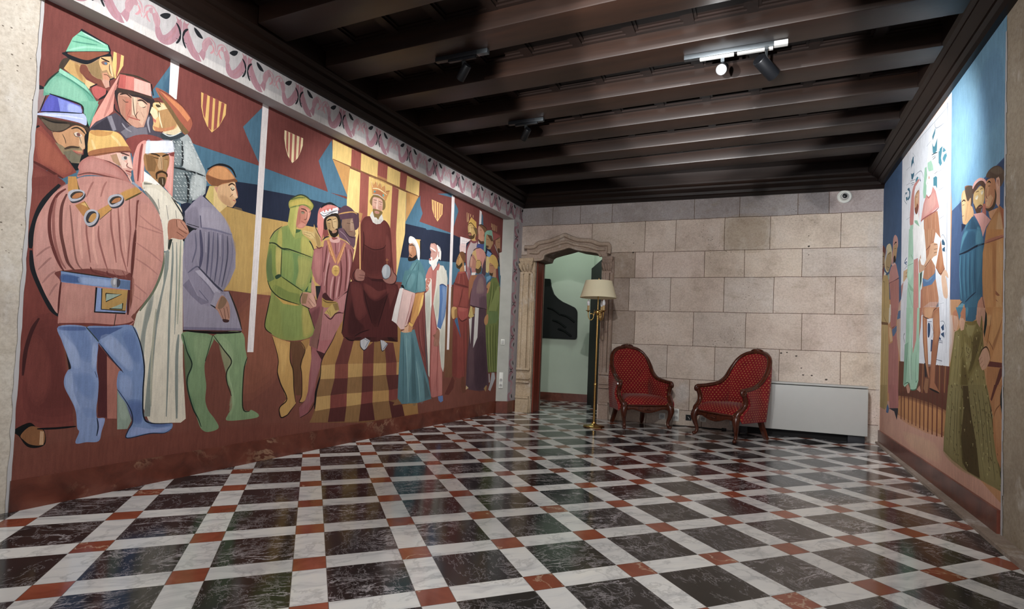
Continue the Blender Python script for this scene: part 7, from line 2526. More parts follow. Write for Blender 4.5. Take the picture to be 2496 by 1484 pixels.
for r in range(1, 8):
    x = -3.27
    pts = []
    while x < 1.3:
        pts.append('%d,%d' % (x * 1000, ZROW[r] * 1000 + random.uniform(-3, 3)))
        x += .25
    T.append('K #5a4636 %.0f %s' % (6, ' '.join(pts)))
for r, js in enumerate(JOINTS):
    for j in js:
        zt, zb_ = ZROW[r], ZROW[r + 1]
        T.append('K #5a4636 %.0f %s' % (6, ' '.join('%d,%d' % (j * 1000 + random.uniform(-2, 2), z * 1000) for z in (zt, zt * .66 + zb_ * .34, zt * .34 + zb_ * .66, zb_))))
for x, z, r in ((-1.64, 2.257, 13), (-1.638, 2.385, 6), (-1.64, 2.165, 6), (.477, 2.285, 13), (.474, 2.412, 7), (.479, 2.182, 7), (.203, .985, 12), (.266, .995, 10), (.368, .957, 11), (.427, .815, 9), (.447, .733, 11), (.54, .732, 11), (.693, .693, 12)):
    T.append('S #241c18*0.9 ' + ' '.join('%d,%d' % (x * 1000 + r * math.cos(k) * random.uniform(.8, 1.4), z * 1000 + r * math.sin(k) * random.uniform(.7, 1)) for k in range(6)))
# plaster smears by the right-hand corner and over the sockets
for x0, x1, z0, z1 in ((1.12, 1.25, .2, 2.9), (-1.0, -.85, .22, .62)):
    for k in range(5):
        xx = random.uniform(x0, x1)
        T.append('S #d8d4d2*0.35 ' + ' '.join('%d,%d' % ((xx + .06 * math.cos(q)) * 1000, (random.uniform(z0, z1) * .3 + (z0 + z1) * .35 + (z1 - z0) * .35 * math.sin(q)) * 1000) for q in (0, 1, 2, 3, 4, 5)))
T.append('P hole ' + ' '.join('%d,%d' % (x * 1000, z * 1000 - (50 if z == 0 else 0)) for x, z in INNER))
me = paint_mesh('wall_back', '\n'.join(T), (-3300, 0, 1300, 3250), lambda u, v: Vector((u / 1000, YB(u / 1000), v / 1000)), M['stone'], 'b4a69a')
o = link(bpy.data.objects.new('wall_back', me))
o['kind'] = 'structure'

# doorway: jamb reveal, carved surround
TH = .34
bm = B()
for (a, za), (b, zb_) in zip(INNER, INNER[1:]):
    quad(bm, [(a, YB(a), za), (b, YB(b), zb_), (b, YB(b) + TH, zb_), (a, YB(a) + TH, za)])
o = struct('trim_5', bm, M['carved'])
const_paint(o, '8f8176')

door = bpy.data.objects.new('door_1', None)
door.location = (0, 0, 0)
link(door)
door['kind'] = 'structure'
def onwall(pts, d):
    return [(x, YB(x) - d, z) for x, z in pts]
OUTER = [(-3.172, 2.356), (-3.036, 2.353), (-2.97, 2.407), (-2.804, 2.434), (-2.649, 2.484), (-2.585, 2.51), (-2.511, 2.48), (-2.397, 2.437), (-2.222, 2.42), (-2.119, 2.383), (-2.071, 2.366), (-1.963, 2.363), (-1.942, 2.309), (-1.951, 2.234)]
MID = [(-3.092, 2.278), (-2.973, 2.271), (-2.941, 2.31), (-2.76, 2.361), (-2.613, 2.405), (-2.532, 2.41), (-2.434, 2.376), (-2.274, 2.348), (-2.155, 2.315), (-2.1, 2.298), (-1.999, 2.296)]
bm = B()
# face of the arch between the openings edge and the outer mould: a shallow raised slab
up = INNER[1:-1]
out = [(-3.14, 2.2), (-3.14, 2.33), (-3.03, 2.335), (-2.96, 2.385), (-2.80, 2.415), (-2.64, 2.465), (-2.56, 2.485), (-2.50, 2.465), (-2.39, 2.42), (-2.22, 2.405), (-2.12, 2.37), (-2.06, 2.35), (-1.97, 2.345), (-1.97, 2.2)]
prism(bm, out + up[::-1], 0, .075, lambda x, z, y: (x, YB(x) - y, z))
o = obj('arch', bm, M['carved'], door, 30)
const_paint(o, 'b5a498')
for nm, pts, r, d in (('hood_mould', OUTER, .030, .085), ('arch_mould', MID, .022, .085), ('inner_mould', up, .018, .078)):
    bm = B()
    c = crom(onwall(pts, d), 4) if nm != 'hood_mould' else crom(onwall(pts, d), 3)
    tube(bm, c, r, 8)
    o = obj(nm, bm, M['carved'], door, 50)
    const_paint(o, 'bcac9e')
def pilaster(x0, x1, tone):
    xm, w = (x0 + x1) / 2, x1 - x0
    def at(x, d, z): return (x, YB(x) - d, z)
    bm = B()
    prism(bm, [(x0, 0), (x1, 0), (x1, 2.2), (x0, 2.2)], 0, .035, lambda x, z, y: at(x, y, z))
    # raised centre shaft and two roundels, each on its own little foot
    prism(bm, [(xm - w * .16, .62), (xm + w * .16, .62), (xm + w * .16, 1.98), (xm - w * .16, 1.98)], .035, .07, lambda x, z, y: at(x, y, z))
    for k in (-.33, .33):
        tube(bm, [at(xm + w * k, .05, z) for z in (.62, 1.3, 1.98)], .024, 8)
    for z, hh, dd in ((0, .20, .065), (.20, .03, .08), (.42, .025, .07), (.47, .02, .062), (.60, .03, .075)):
        prism(bm, [(xm - w * .44, z), (xm + w * .44, z), (xm + w * .44, z + hh), (xm - w * .44, z + hh)], .02, dd, lambda x, z, y: at(x, y, z))
    o = obj('pilaster', bm, M['carved'], door, 40)
    const_paint(o, tone)
    bm = B()
    # capital: neck ring, flaring bell, abacus, curling leaves
    for a, b, z0, z1, d0, d1 in ((.36, .36, 1.975, 2.0, .075, .075), (.28, .44, 2.0, 2.15, .06, .10), (.47, .47, 2.15, 2.195, .105, .105)):
        v = [bm.verts.new(at(xm + s * w * q, d, z)) for z, q, d in ((z0, a, d0), (z1, b, d1)) for s, d in ((-1, 0), (1, 0), (1, d), (-1, d))]
        for q in ((0, 1, 2, 3), (7, 6, 5, 4), (3, 2, 6, 7), (0, 3, 7, 4), (2, 1, 5, 6)):
            bm.faces.new([v[i] for i in q])
    for k in (-.36, -.12, .12, .36):
        c = [at(xm + w * k * (.8 + .35 * t), .075 + .035 * t + .02 * math.sin(t * 3), 2.01 + .115 * t - (.03 * max(0, t - .75) / .25)) for t in (0, .25, .5, .75, 1)]
        tube(bm, c, [.012, .018, .022, .018, .02], 6)
        tube(bm, [at(xm + w * k * 1.15 + .012 * math.cos(q), .115, 2.105 + .012 * math.sin(q)) for q in (0, 1.2, 2.4, 3.6, 4.8)], .007, 5)
    o = obj('capital', bm, M['carved'], door, 40)
    const_paint(o, tone)
pilaster(-3.25, -3.025, 'cbb9a0')
pilaster(-2.035, -1.885, 'ab998e')

# ------------------------------------------------------------------ the passage beyond
def YP(x): return 9.0 + .16 * (x + 3.3)
bm = B()
x2 = -2.73
quad(bm, [(-4.2, YP(-4.2), 0), (x2, YP(x2), 0), (x2, YP(x2), 3.25), (-4.2, YP(-4.2), 3.25)])
quad(bm, [(x2, YP(x2), 2.32), (-2.02, 7.6, 2.32), (-2.02, 7.6, 3.25), (x2, YP(x2), 3.25)])
quad(bm, [(-4.2, 7.5, 0), (-4.2, YP(-4.2), 0), (-4.2, YP(-4.2), 3.25), (-4.2, 7.5, 3.25)])
quad(bm, [(-4.2, 7.54, 0), (-3.03, 7.54, 0), (-3.03, 7.54, 3.25), (-4.2, 7.54, 3.25)])
quad(bm, [(-4.2, 7.5, 3.25), (-2.0, 7.5, 3.25), (-2.0, 9.6, 3.25), (-4.2, 9.6, 3.25)])
struct('wall_passage', bm, M['green_wall'])
bm = B()
base_run(bm, [(-4.19, YP(-4.19)), (x2, YP(x2))], .14, .015)
struct('baseboard_passage', bm, M['redmarble'])
# dark door at the passage's right side
bm = B()
d = (Vector((-2.02, 7.6, 0)) - Vector((x2, YP(x2), 0)))
nn = Vector((-d.y, d.x, 0)).normalized() * -.04
a, b = Vector((x2, YP(x2), 0)), Vector((-2.02, 7.6, 0))
for p, q, z0, z1, off in ((a, b, 0, 2.32, 0),):
    v = [p, q, q + Vector((0, 0, z1)), p + Vector((0, 0, z1))]
    f = [x + nn for x in v]
    quad(bm, v)
    quad(bm, f[::-1])
    for i in range(4):
        quad(bm, [v[i], f[i], f[(i + 1) % 4], v[(i + 1) % 4]])
struct('door_2', bm, M['dark_hole'])
# wooden lining at the left of the doorway
bm = B()
box(bm, (-3.019, 7.225, 0), (-3.002, 7.44, 2.16))
box(bm, (-3.019, 7.41, 0), (-2.996, 7.44, 2.16))
struct('trim_6', bm, M['doorwood'])
# black relief hung on the passage wall
bm = B()
prism(bm, [(-3.80, 1.09), (-2.99, 1.08), (-2.97, 1.11), (-2.98, 1.57), (-3.02, 1.63), (-3.08, 1.66), (-3.25, 1.72), (-3.34, 1.78), (-3.40, 1.86), (-3.43, 1.90), (-3.455, 2.00), (-3.47, 2.13), (-3.80, 2.14)], .0, .05, lambda x, z, y: (x, YP(x) - .004 - y, z))
bmesh.ops.bevel(bm, geom=bm.edges[:], offset=.012, segments=2, affect='EDGES')
for z, x in ((1.4, -3.4), (1.5, -3.25), (1.62, -3.5), (1.25, -3.3)):
    tube(bm, crom([(x, YP(x) - .05, z), (x + .12, YP(x) - .062, z - .03), (x + .25, YP(x) - .05, z - .12)], 5), .018, 6)
o = obj('wall_relief', bm, M['art'], None, 40)
tag(o, 'large black shaped relief hung on the pale green wall beyond the doorway', 'artwork')
# ------------------------------------------------------------------ ceiling
BX0, BX1, SLB = -3.24, 1.12, -.0214
def yfar(k): return 2.86 + .627 * k
bm = B()
quad(bm, [(-3.7, YNEAR, ZTOP), (1.3, YNEAR, ZTOP), (1.3, 7.6, ZTOP), (-3.7, 7.6, ZTOP)])
for k in range(-7, 8):
    ya, yb = yfar(k - 1), yfar(k) - .25
    if yb > 7.3:
        yb = 7.28
    for j in range(11):
        x = -2.95 + .405 * j
        o = SLB * (x + 3.17)
        box(bm, (x - .035, ya + o, ZTOP - .028), (x + .035, yb + o, ZTOP))
        box(bm, (x - .055, ya + o, ZTOP - .014), (x + .055, yb + o, ZTOP))
    for yy, s in ((ya, 1), (yb, -1)):
        o0, o1 = SLB * (BX0 + 3.17), SLB * (BX1 + 3.17)
        for w, h in ((.03, .026), (.05, .012)):
            v = [(BX0, yy + o0, ZTOP), (BX1, yy + o1, ZTOP), (BX1, yy + s * w + o1, ZTOP), (BX0, yy + s * w + o0, ZTOP)]
            q = [(a, b, c - h) for a, b, c in v]
            quad(bm, q)
            quad(bm, [v[3], v[2], q[2], q[3]])
struct('ceiling', bm, M['panel'])
ORD = ['nearest the back stone wall', 'second from the back stone wall', 'third from the back stone wall', 'fourth from the back stone wall', 'fifth from the back stone wall', 'sixth from the back stone wall', 'seventh from the back stone wall', 'eighth from the back stone wall, next to the camera', 'ninth from the back stone wall, above the camera']
for i, k in enumerate(range(6, -3, -1)):
    bm = B()
    yb = yfar(k)
    box(bm, (BX0, yb - .25, ZBEAM), (BX1, yb, ZTOP - .001), bevel=.012)
    for v in bm.verts:
        v.co.y += SLB * (v.co.x + 3.17)
    o = obj('ceiling_beam', bm, M['beam'], None, 30)
    tag(o, 'dark brown ceiling beam, ' + ORD[i], 'beam', 'parallel ceiling beams')

def cornice(name, prof, f, a, b, m):
    bm = B()
    A = [bm.verts.new(f(a, d, z)) for d, z in prof]
    Z = [bm.verts.new(f(b, d, z)) for d, z in prof]
    n = len(prof)
    for i in range(n):
        bm.faces.new([A[i], Z[i], Z[(i + 1) % n], A[(i + 1) % n]])
    bm.faces.new(A[::-1]); bm.faces.new(Z)
    return struct(name, bm, m)
PL = [(-.02, ZC), (.03, ZC), (.045, 2.965), (.062, 2.975), (.062, 3.01), (.095, 3.05), (.095, 3.075), (.115, 3.085), (.13, 3.10), (.13, ZTOP), (-.02, ZTOP)]
cornice('trim_8', PL, lambda y, d, z: (XF(y) + d, y, z), YNEAR, 7.3, M['cornice'])
PR = [(-.02, 2.975), (.04, 2.975), (.055, 3.0), (.08, 3.012), (.08, 3.035), (.14, 3.07), (.14, 3.085), (.165, 3.095), (.185, 3.11), (.185, ZTOP), (-.02, ZTOP)]
cornice('trim_9', PR, lambda y, d, z: (XR - d, y, z), YNEAR, 7.5, M['cornice'])
cornice('trim_10', PL, lambda x, d, z: (x, YB(x) - d, z), -3.3, 1.3, M['cornice_x'])

# ------------------------------------------------------------------ near wall, behind the camera, with a tall window
bm = B()
WX0, WX1, WZ0, WZ1 = -2.0, .35, .5, 2.45
for a, b, c, d in ((-4.2, WX0, 0, ZTOP), (WX1, 1.3, 0, ZTOP), (WX0, WX1, 0, WZ0), (WX0, WX1, WZ1, ZTOP)):
    quad(bm, [(a, YNEAR, c), (b, YNEAR, c), (b, YNEAR, d), (a, YNEAR, d)])
o = struct('wall_near', bm, M['rough'])
const_paint(o, 'b5a99c')

# ------------------------------------------------------------------ track lights
def aim(loc, target):
    return (Vector(target) - Vector(loc)).to_track_quat('-Z', 'Y').to_euler()
def spotlight(loc, target, ztrack, label, length=.13, r=.036, lit=True, watts=30, angle=60, blend=.6, group='track spotlights on the beams', col=(1, .985, .96)):
    t = thing('spotlight', label, 'spotlight', loc, 0, group)
    rot = aim(loc, target)
    mx = rot.to_matrix().to_4x4()
    bm = B()
    lathe(bm, [(0, length), (r * .9, length), (r, length - .006), (r, 0), (r * .88, 0), (r * .88, .012), (0, .012)], 24, mx)
    obj('body', bm, M['black_metal'], t, 40)
    bm = B()
    lathe(bm, [(r * .86, .010), (0, .010)], 24, mx)
    obj('lens', bm, M['lens_on'] if lit else M['bulb'], t)
    bm = B()
    c = mx @ Vector((0, 0, length * .5))
    top = Vector((c.x, c.y, ztrack - loc[2]))
    tube(bm, [c, Vector((c.x, c.y, (c.z + top.z) / 2)), top], .009, 8)
    box(bm, (top.x - .012, top.y - .012, top.z - .03), (top.x + .012, top.y + .012, top.z))
    obj('stem', bm, M['alu'], t, 40)
    ld = bpy.data.lights.new('spot_lamp', 'SPOT')
    ld.energy = watts
    ld.spot_size = math.radians(angle)
    ld.spot_blend = blend
    ld.shadow_soft_size = r * .8
    ld.color = col
    lo = bpy.data.objects.new('spot_lamp', ld)
    lo.location = mx @ Vector((0, 0, -.01))
    lo.rotation_euler = rot
    link(lo, t)
    return t

def track(x0, x1, y, label, m, ad):
    t = thing('track_rail', label, 'track', ((x0 + x1) / 2, y, ZBEAM), 0, 'lighting tracks')
    w = (x1 - x0) / 2
    bm = B()
    box(bm, (-w, -.018, -.034), (w, .018, 0), bevel=.003)
    obj('rail', bm, m, t, 40)
    bm = B()
    box(bm, (w - .085, -.019, -.036), (w + .002, .019, -.004), bevel=.003)
    obj('end_feed', bm, M['white_metal'] if m is M['alu'] else M['alu'], t, 40)
    for a in ad:
        bm = B()
        box(bm, (a - .11, -.012, -.052), (a + .12, .012, -.0345), bevel=.003)
        obj('adapter', bm, M['white_metal'] if m is M['alu'] else M['black_metal'], t, 40)
    return t
track(-.575, .104, 3.985, 'silver lighting track under a beam, holding the two spotlights near the right', M['alu'], (-.12, .13))
track(-2.32, -1.88, 3.42, 'short black lighting track nearest the camera, over the big mural', M['black_metal'], (.0,))
track(-2.30, -1.94, 4.66, 'short black lighting track further back, over the big mural', M['black_metal'], (.0,))
ZT = ZBEAM - .05
spotlight((-.315, 3.95, 2.945), (-.55, .3, .7), ZT, 'lit spotlight with glaring white lens under the silver track', .12, .037, True, W_A, 90, .8)
spotlight((.02, 3.99, 2.87), (1.245, 5.65, 2.0), ZT, 'black cylinder spotlight on the silver track turned to the right mural', .17, .045, True, W_B, 92, 1.0, col=(.93, .97, 1))
spotlight((-2.13, 3.46, 2.93), (-3.55, 4.15, 1.65), ZT, 'small black spotlight nearest the camera, turned to the big mural', .12, .032, True, W_C, 84, .9)
spotlight((-2.16, 4.70, 2.93), (-3.45, 5.75, 1.75), ZT, 'small black spotlight further back, turned to the big mural', .12, .032, True, W_C, 84, .9)
# fill spots without fixtures, added out of view over and behind the camera
for loc, tgt, watts, ang in (((-1.9, 1.75, 2.95), (-3.6, 1.9, 1.75), W_D, 115), ((-.5, 1.3, 2.93), (-.6, 6.9, .9), W_E, 100), ((.2, -.6, 2.93), (.3, 2.6, 0), W_E * .8, 110)):
    ld = bpy.data.lights.new('added_fill_spot', 'SPOT')
    ld.energy = watts
    ld.spot_size = math.radians(ang)
    ld.spot_blend = .9
    ld.shadow_soft_size = .03
    ld.color = (1, .985, .96)
    o = bpy.data.objects.new('added_fill_spot', ld)
    o.location = loc
    o.rotation_euler = aim(loc, tgt)
    link(o)

# ------------------------------------------------------------------ wall fittings
def wallframe(o, x, z, d=0):
    o.location = (x, YB(x) - d, z)
    o.rotation_euler = (0, 0, math.atan(.0384))
t = thing('smoke_detector', 'round white detector high on the back wall near the right corner', 'detector')
wallframe(t, .842, 2.865)
ax = Matrix.Rotation(PI / 2, 4, 'X')
bm = B(); lathe(bm, [(0, 0), (.078, 0), (.078, .012), (.07, .02), (.064, .02), (.060, .012), (.052, .012), (.050, .03), (0, .03)], 32, ax)
obj('housing', bm, M['white_plastic'], t, 30)
bm = B(); lathe(bm, [(.045, .031), (.040, .045), (.028, .05), (.028, .032), (0, .032)], 32, ax)
obj('ring', bm, M['white_metal'], t, 30)
bm = B(); lathe(bm, [(.026, .0335), (.018, .05), (0, .055)], 24, ax)
obj('lens', bm, M['black_metal'], t, 30)

def socket(x, z, label, n=1, blank=0, jamb=False):
    t = thing('power_outlet', label, 'power outlet', group=None)
    bm = B()
    s = .04
    h = s * (n + blank)
    box(bm, (-s, -.014, -h), (s, 0, h), bevel=.006)
    obj('faceplate', bm, M['white_plastic'], t, 40)
    for k in range(n):
        zc = -h + s + 2 * s * k
        mx = Matrix.Translation((0, -.0145, zc)) @ ax
        bm = B(); lathe(bm, [(.029, 0), (.029, .003), (.024, .003), (.021, -.006 + .007), (.0, .001)], 24, mx)
        sk = obj('well', bm, M['white_metal'], t, 40)
        bm = B()
        for dx in (-.0095, .0095):
            lathe(bm, [(.0045, .0), (.0045, .0045), (0, .0045)], 10, Matrix.Translation((dx, -.0145, zc)) @ ax)
        obj('pin_holes', bm, M['dark_hole'], sk)
    return t
wallframe(socket(0, 0, 'single white socket low on the back wall under the left armchair'), -1.189, .105)
wallframe(socket(0, 0, 'white double socket on the back wall just right of the left armchair', 2, 0), -1.016, .135)
wallframe(socket(0, 0, 'single white socket low on the back wall behind the right armchair'), -.682, .115)
o = thing('junction_box', 'open black wall box between the two armchairs', 'junction box')
wallframe(o, -.858, .112)
bm = B()
for a, b, c, d in ((-.036, .036, .030, .036), (-.036, .036, -.036, -.030), (-.036, -.030, -.03, .03), (.030, .036, -.03, .03)):
    box(bm, (a, -.01, c), (b, .0, d))
obj('rim', bm, M['black_metal'], o)
bm = B(); box(bm, (-.03, -.002, -.03), (.03, .0, .03))
obj('recess', bm, M['dark_hole'], o)
bm = B(); tube(bm, crom([(-.01, -.002, .01), (.005, -.014, .0), (.012, -.012, -.02)], 4), .003, 6)
obj('wire', bm, M['white_plastic'], o)
# on the splayed jamb of the recess
jd = Vector((XF(YJ1) - XL(YJ0), YJ1 - YJ0, 0))
ja = math.atan2(jd.y, jd.x)
def onjamb(o, f, z):
    p = Vector((XL(YJ0), YJ0, 0)) + jd * f
    o.location = (p.x, p.y, z)
    o.rotation_euler = (0, 0, ja)
t = thing('light_switch', 'square white light switch on the grey jamb beside the big mural', 'light switch')
bm = B(); box(bm, (-.028, -.012, -.040), (.028, 0, .040), bevel=.006); obj('faceplate', bm, M['white_plastic'], t, 40)
bm = B(); box(bm, (-.018, -.017, -.026), (.018, -.0125, .026), bevel=.003); obj('rocker', bm, M['white_metal'], t, 40)
onjamb(t, .42, .985)
t = socket(0, 0, 'tall white outlet plate with two sockets on the grey jamb beside the big mural', 2, 1)
t.scale = (.7, 1, .92)
onjamb(t, .40, .452)

# ------------------------------------------------------------------ convector heater
t = thing('convector_heater', 'long white convector heater standing by the back wall behind the right armchair', 'heater', (.375, 7.232, 0), math.atan(.0384))
bm = B(); box(bm, (-.735, -.10, .085), (.72, .09, .615), bevel=.012); obj('casing', bm, M['white_metal'], t, 40)
bm = B(); box(bm, (-.735, -.104, .622), (.72, .092, .645), bevel=.008); obj('top_lid', bm, M['white_metal'], t, 40)
bm = B(); box(bm, (-.72, -.085, .612), (.705, .08, .625)); obj('grille_gap', bm, M['dark_hole'], t)
for x in (-.70, .53):
    bm = B(); box(bm, (x, -.06, 0), (x + .17, .07, .088), bevel=.004); obj('foot', bm, M['foot_grey'], t, 40)
bm = B(); box(bm, (-.55, .0, .0), (.54, .07, .086)); obj('kick_plate', bm, M['dark_hole'], t)

# cable along the foot of the back wall
bm = B()
tube(bm, crom([(x, YB(x) - .03 - .012 * math.sin(k * 2.1), .006) for k, x in enumerate((-1.05, -.95, -.83, -.72, -.6, -.5, -.42))], 5), .005, 6)
box(bm, (-.455, YB(-.44) - .05, 0), (-.40, YB(-.44) - .02, .022), bevel=.005)
o = obj('power_cable', bm, M['cable'], None, 40)
tag(o, 'thin black cable lying along the foot of the stone wall between the armchairs', 'cable')

# ------------------------------------------------------------------ floor lamp
t = thing('floor_lamp', 'brass floor lamp with cream drum shade and candle arms in front of the doorway', 'lamp', (-1.87, 6.455, 0))
bm = B(); lathe(bm, [(0, 0), (.128, 0), (.130, .008), (.122, .016), (.09, .022), (.05, .03), (.028, .042), (.024, .06), (0, .06)], 40); obj('base', bm, M['brass'], t, 35)
bm = B(); lathe(bm, [(0, .05), (.0145, .05), (.0145, .50), (.019, .505), (.019, .52), (.014, .53), (0, .53)], 24); obj('lower_pole', bm, M['brass'], t, 35)
bm = B(); lathe(bm, [(0, .52), (.0112, .52), (.0112, 1.335), (.016, 1.34), (.016, 1.35), (.011, 1.36), (0, 1.36)], 24); obj('upper_pole', bm, M['brass'], t, 35)
bm = B(); lathe(bm, [(0, 1.355), (.014, 1.358), (.026, 1.375), (.030, 1.392), (.026, 1.408), (.012, 1.42), (.0065, 1.425), (.0065, 1.785), (0, 1.785)], 24); obj('hub', bm, M['brass'], t, 35)
bm = B(); lathe(bm, [(0, 1.775), (.012, 1.778), (.006, 1.79), (.008, 1.80), (.003, 1.82), (0, 1.825)], 16); obj('finial', bm, M['brass'], t, 40)
bm = B()
lathe(bm, [(.222, 1.572), (.163, 1.775), (.1605, 1.775), (.2195, 1.572), (.222, 1.572)], 56)
s = obj('shade', bm, M['shade'], t, 40)
bm = B(); lathe(bm, [(.2225, 1.570), (.2212, 1.578), (.219, 1.578), (.219, 1.570), (.2225, 1.570)], 56); lathe(bm, [(.1645, 1.769), (.1635, 1.777), (.160, 1.777), (.161, 1.769), (.1645, 1.769)], 56)
obj('binding', bm, M['shade'], s, 40)
bm = B()
for k in range(3):
    a = 2 * PI * k / 3
    tube(bm, [(.006 * math.cos(a), .006 * math.sin(a), 1.77), (.161 * math.cos(a), .161 * math.sin(a), 1.772)], .002, 5)
obj('spider', bm, M['brass'], s)
for k in range(3):
    a = math.radians(203 + 120 * k)
    ca, sa = math.cos(a), math.sin(a)
    def at(r, z): return (r * ca, r * sa, 1.392 + z)
    bm = B()
    tube(bm, crom([at(*q) for q in ((.02, 0), (.04, .0), (.046, -.03), (.055, -.075), (.08, -.096), (.105, -.075), (.115, -.035), (.116, .012))], 6), .0052, 8)
    tube(bm, crom([at(*q) for q in ((.049, -.045), (.06, -.022), (.078, -.016), (.092, -.024))], 5), [.005] * 15 + [.003], 8)
    lathe(bm, [(0, -.009), (.009, -.004), (.009, .004), (.004, .009), (.004, .022), (.006, .027), (0, .034)], 12, Matrix.Translation(at(.041, 0)))
    arm = obj('arm', bm, M['brass'], t, 50)
    mx = Matrix.Translation(at(.116, .005))
    bm = B(); lathe(bm, [(0, -.008), (.008, -.005), (.014, .004), (.034, .012), (.035, .015), (.014, .012), (.012, .018), (0, .018)], 24, mx); obj('drip_cup', bm, M['brass'], arm, 40)
    bm = B(); lathe(bm, [(0, .016), (.0145, .016), (.0145, .072), (.012, .075), (0, .075)], 20, mx); obj('candle_sleeve', bm, M['candle'], arm, 40)
    bm = B(); lathe(bm, [(.010, .074), (.0175, .090), (.0185, .105), (.015, .125), (.008, .141), (.003, .149), (0, .150)], 20, mx); obj('bulb', bm, M['bulb'], arm, 60)

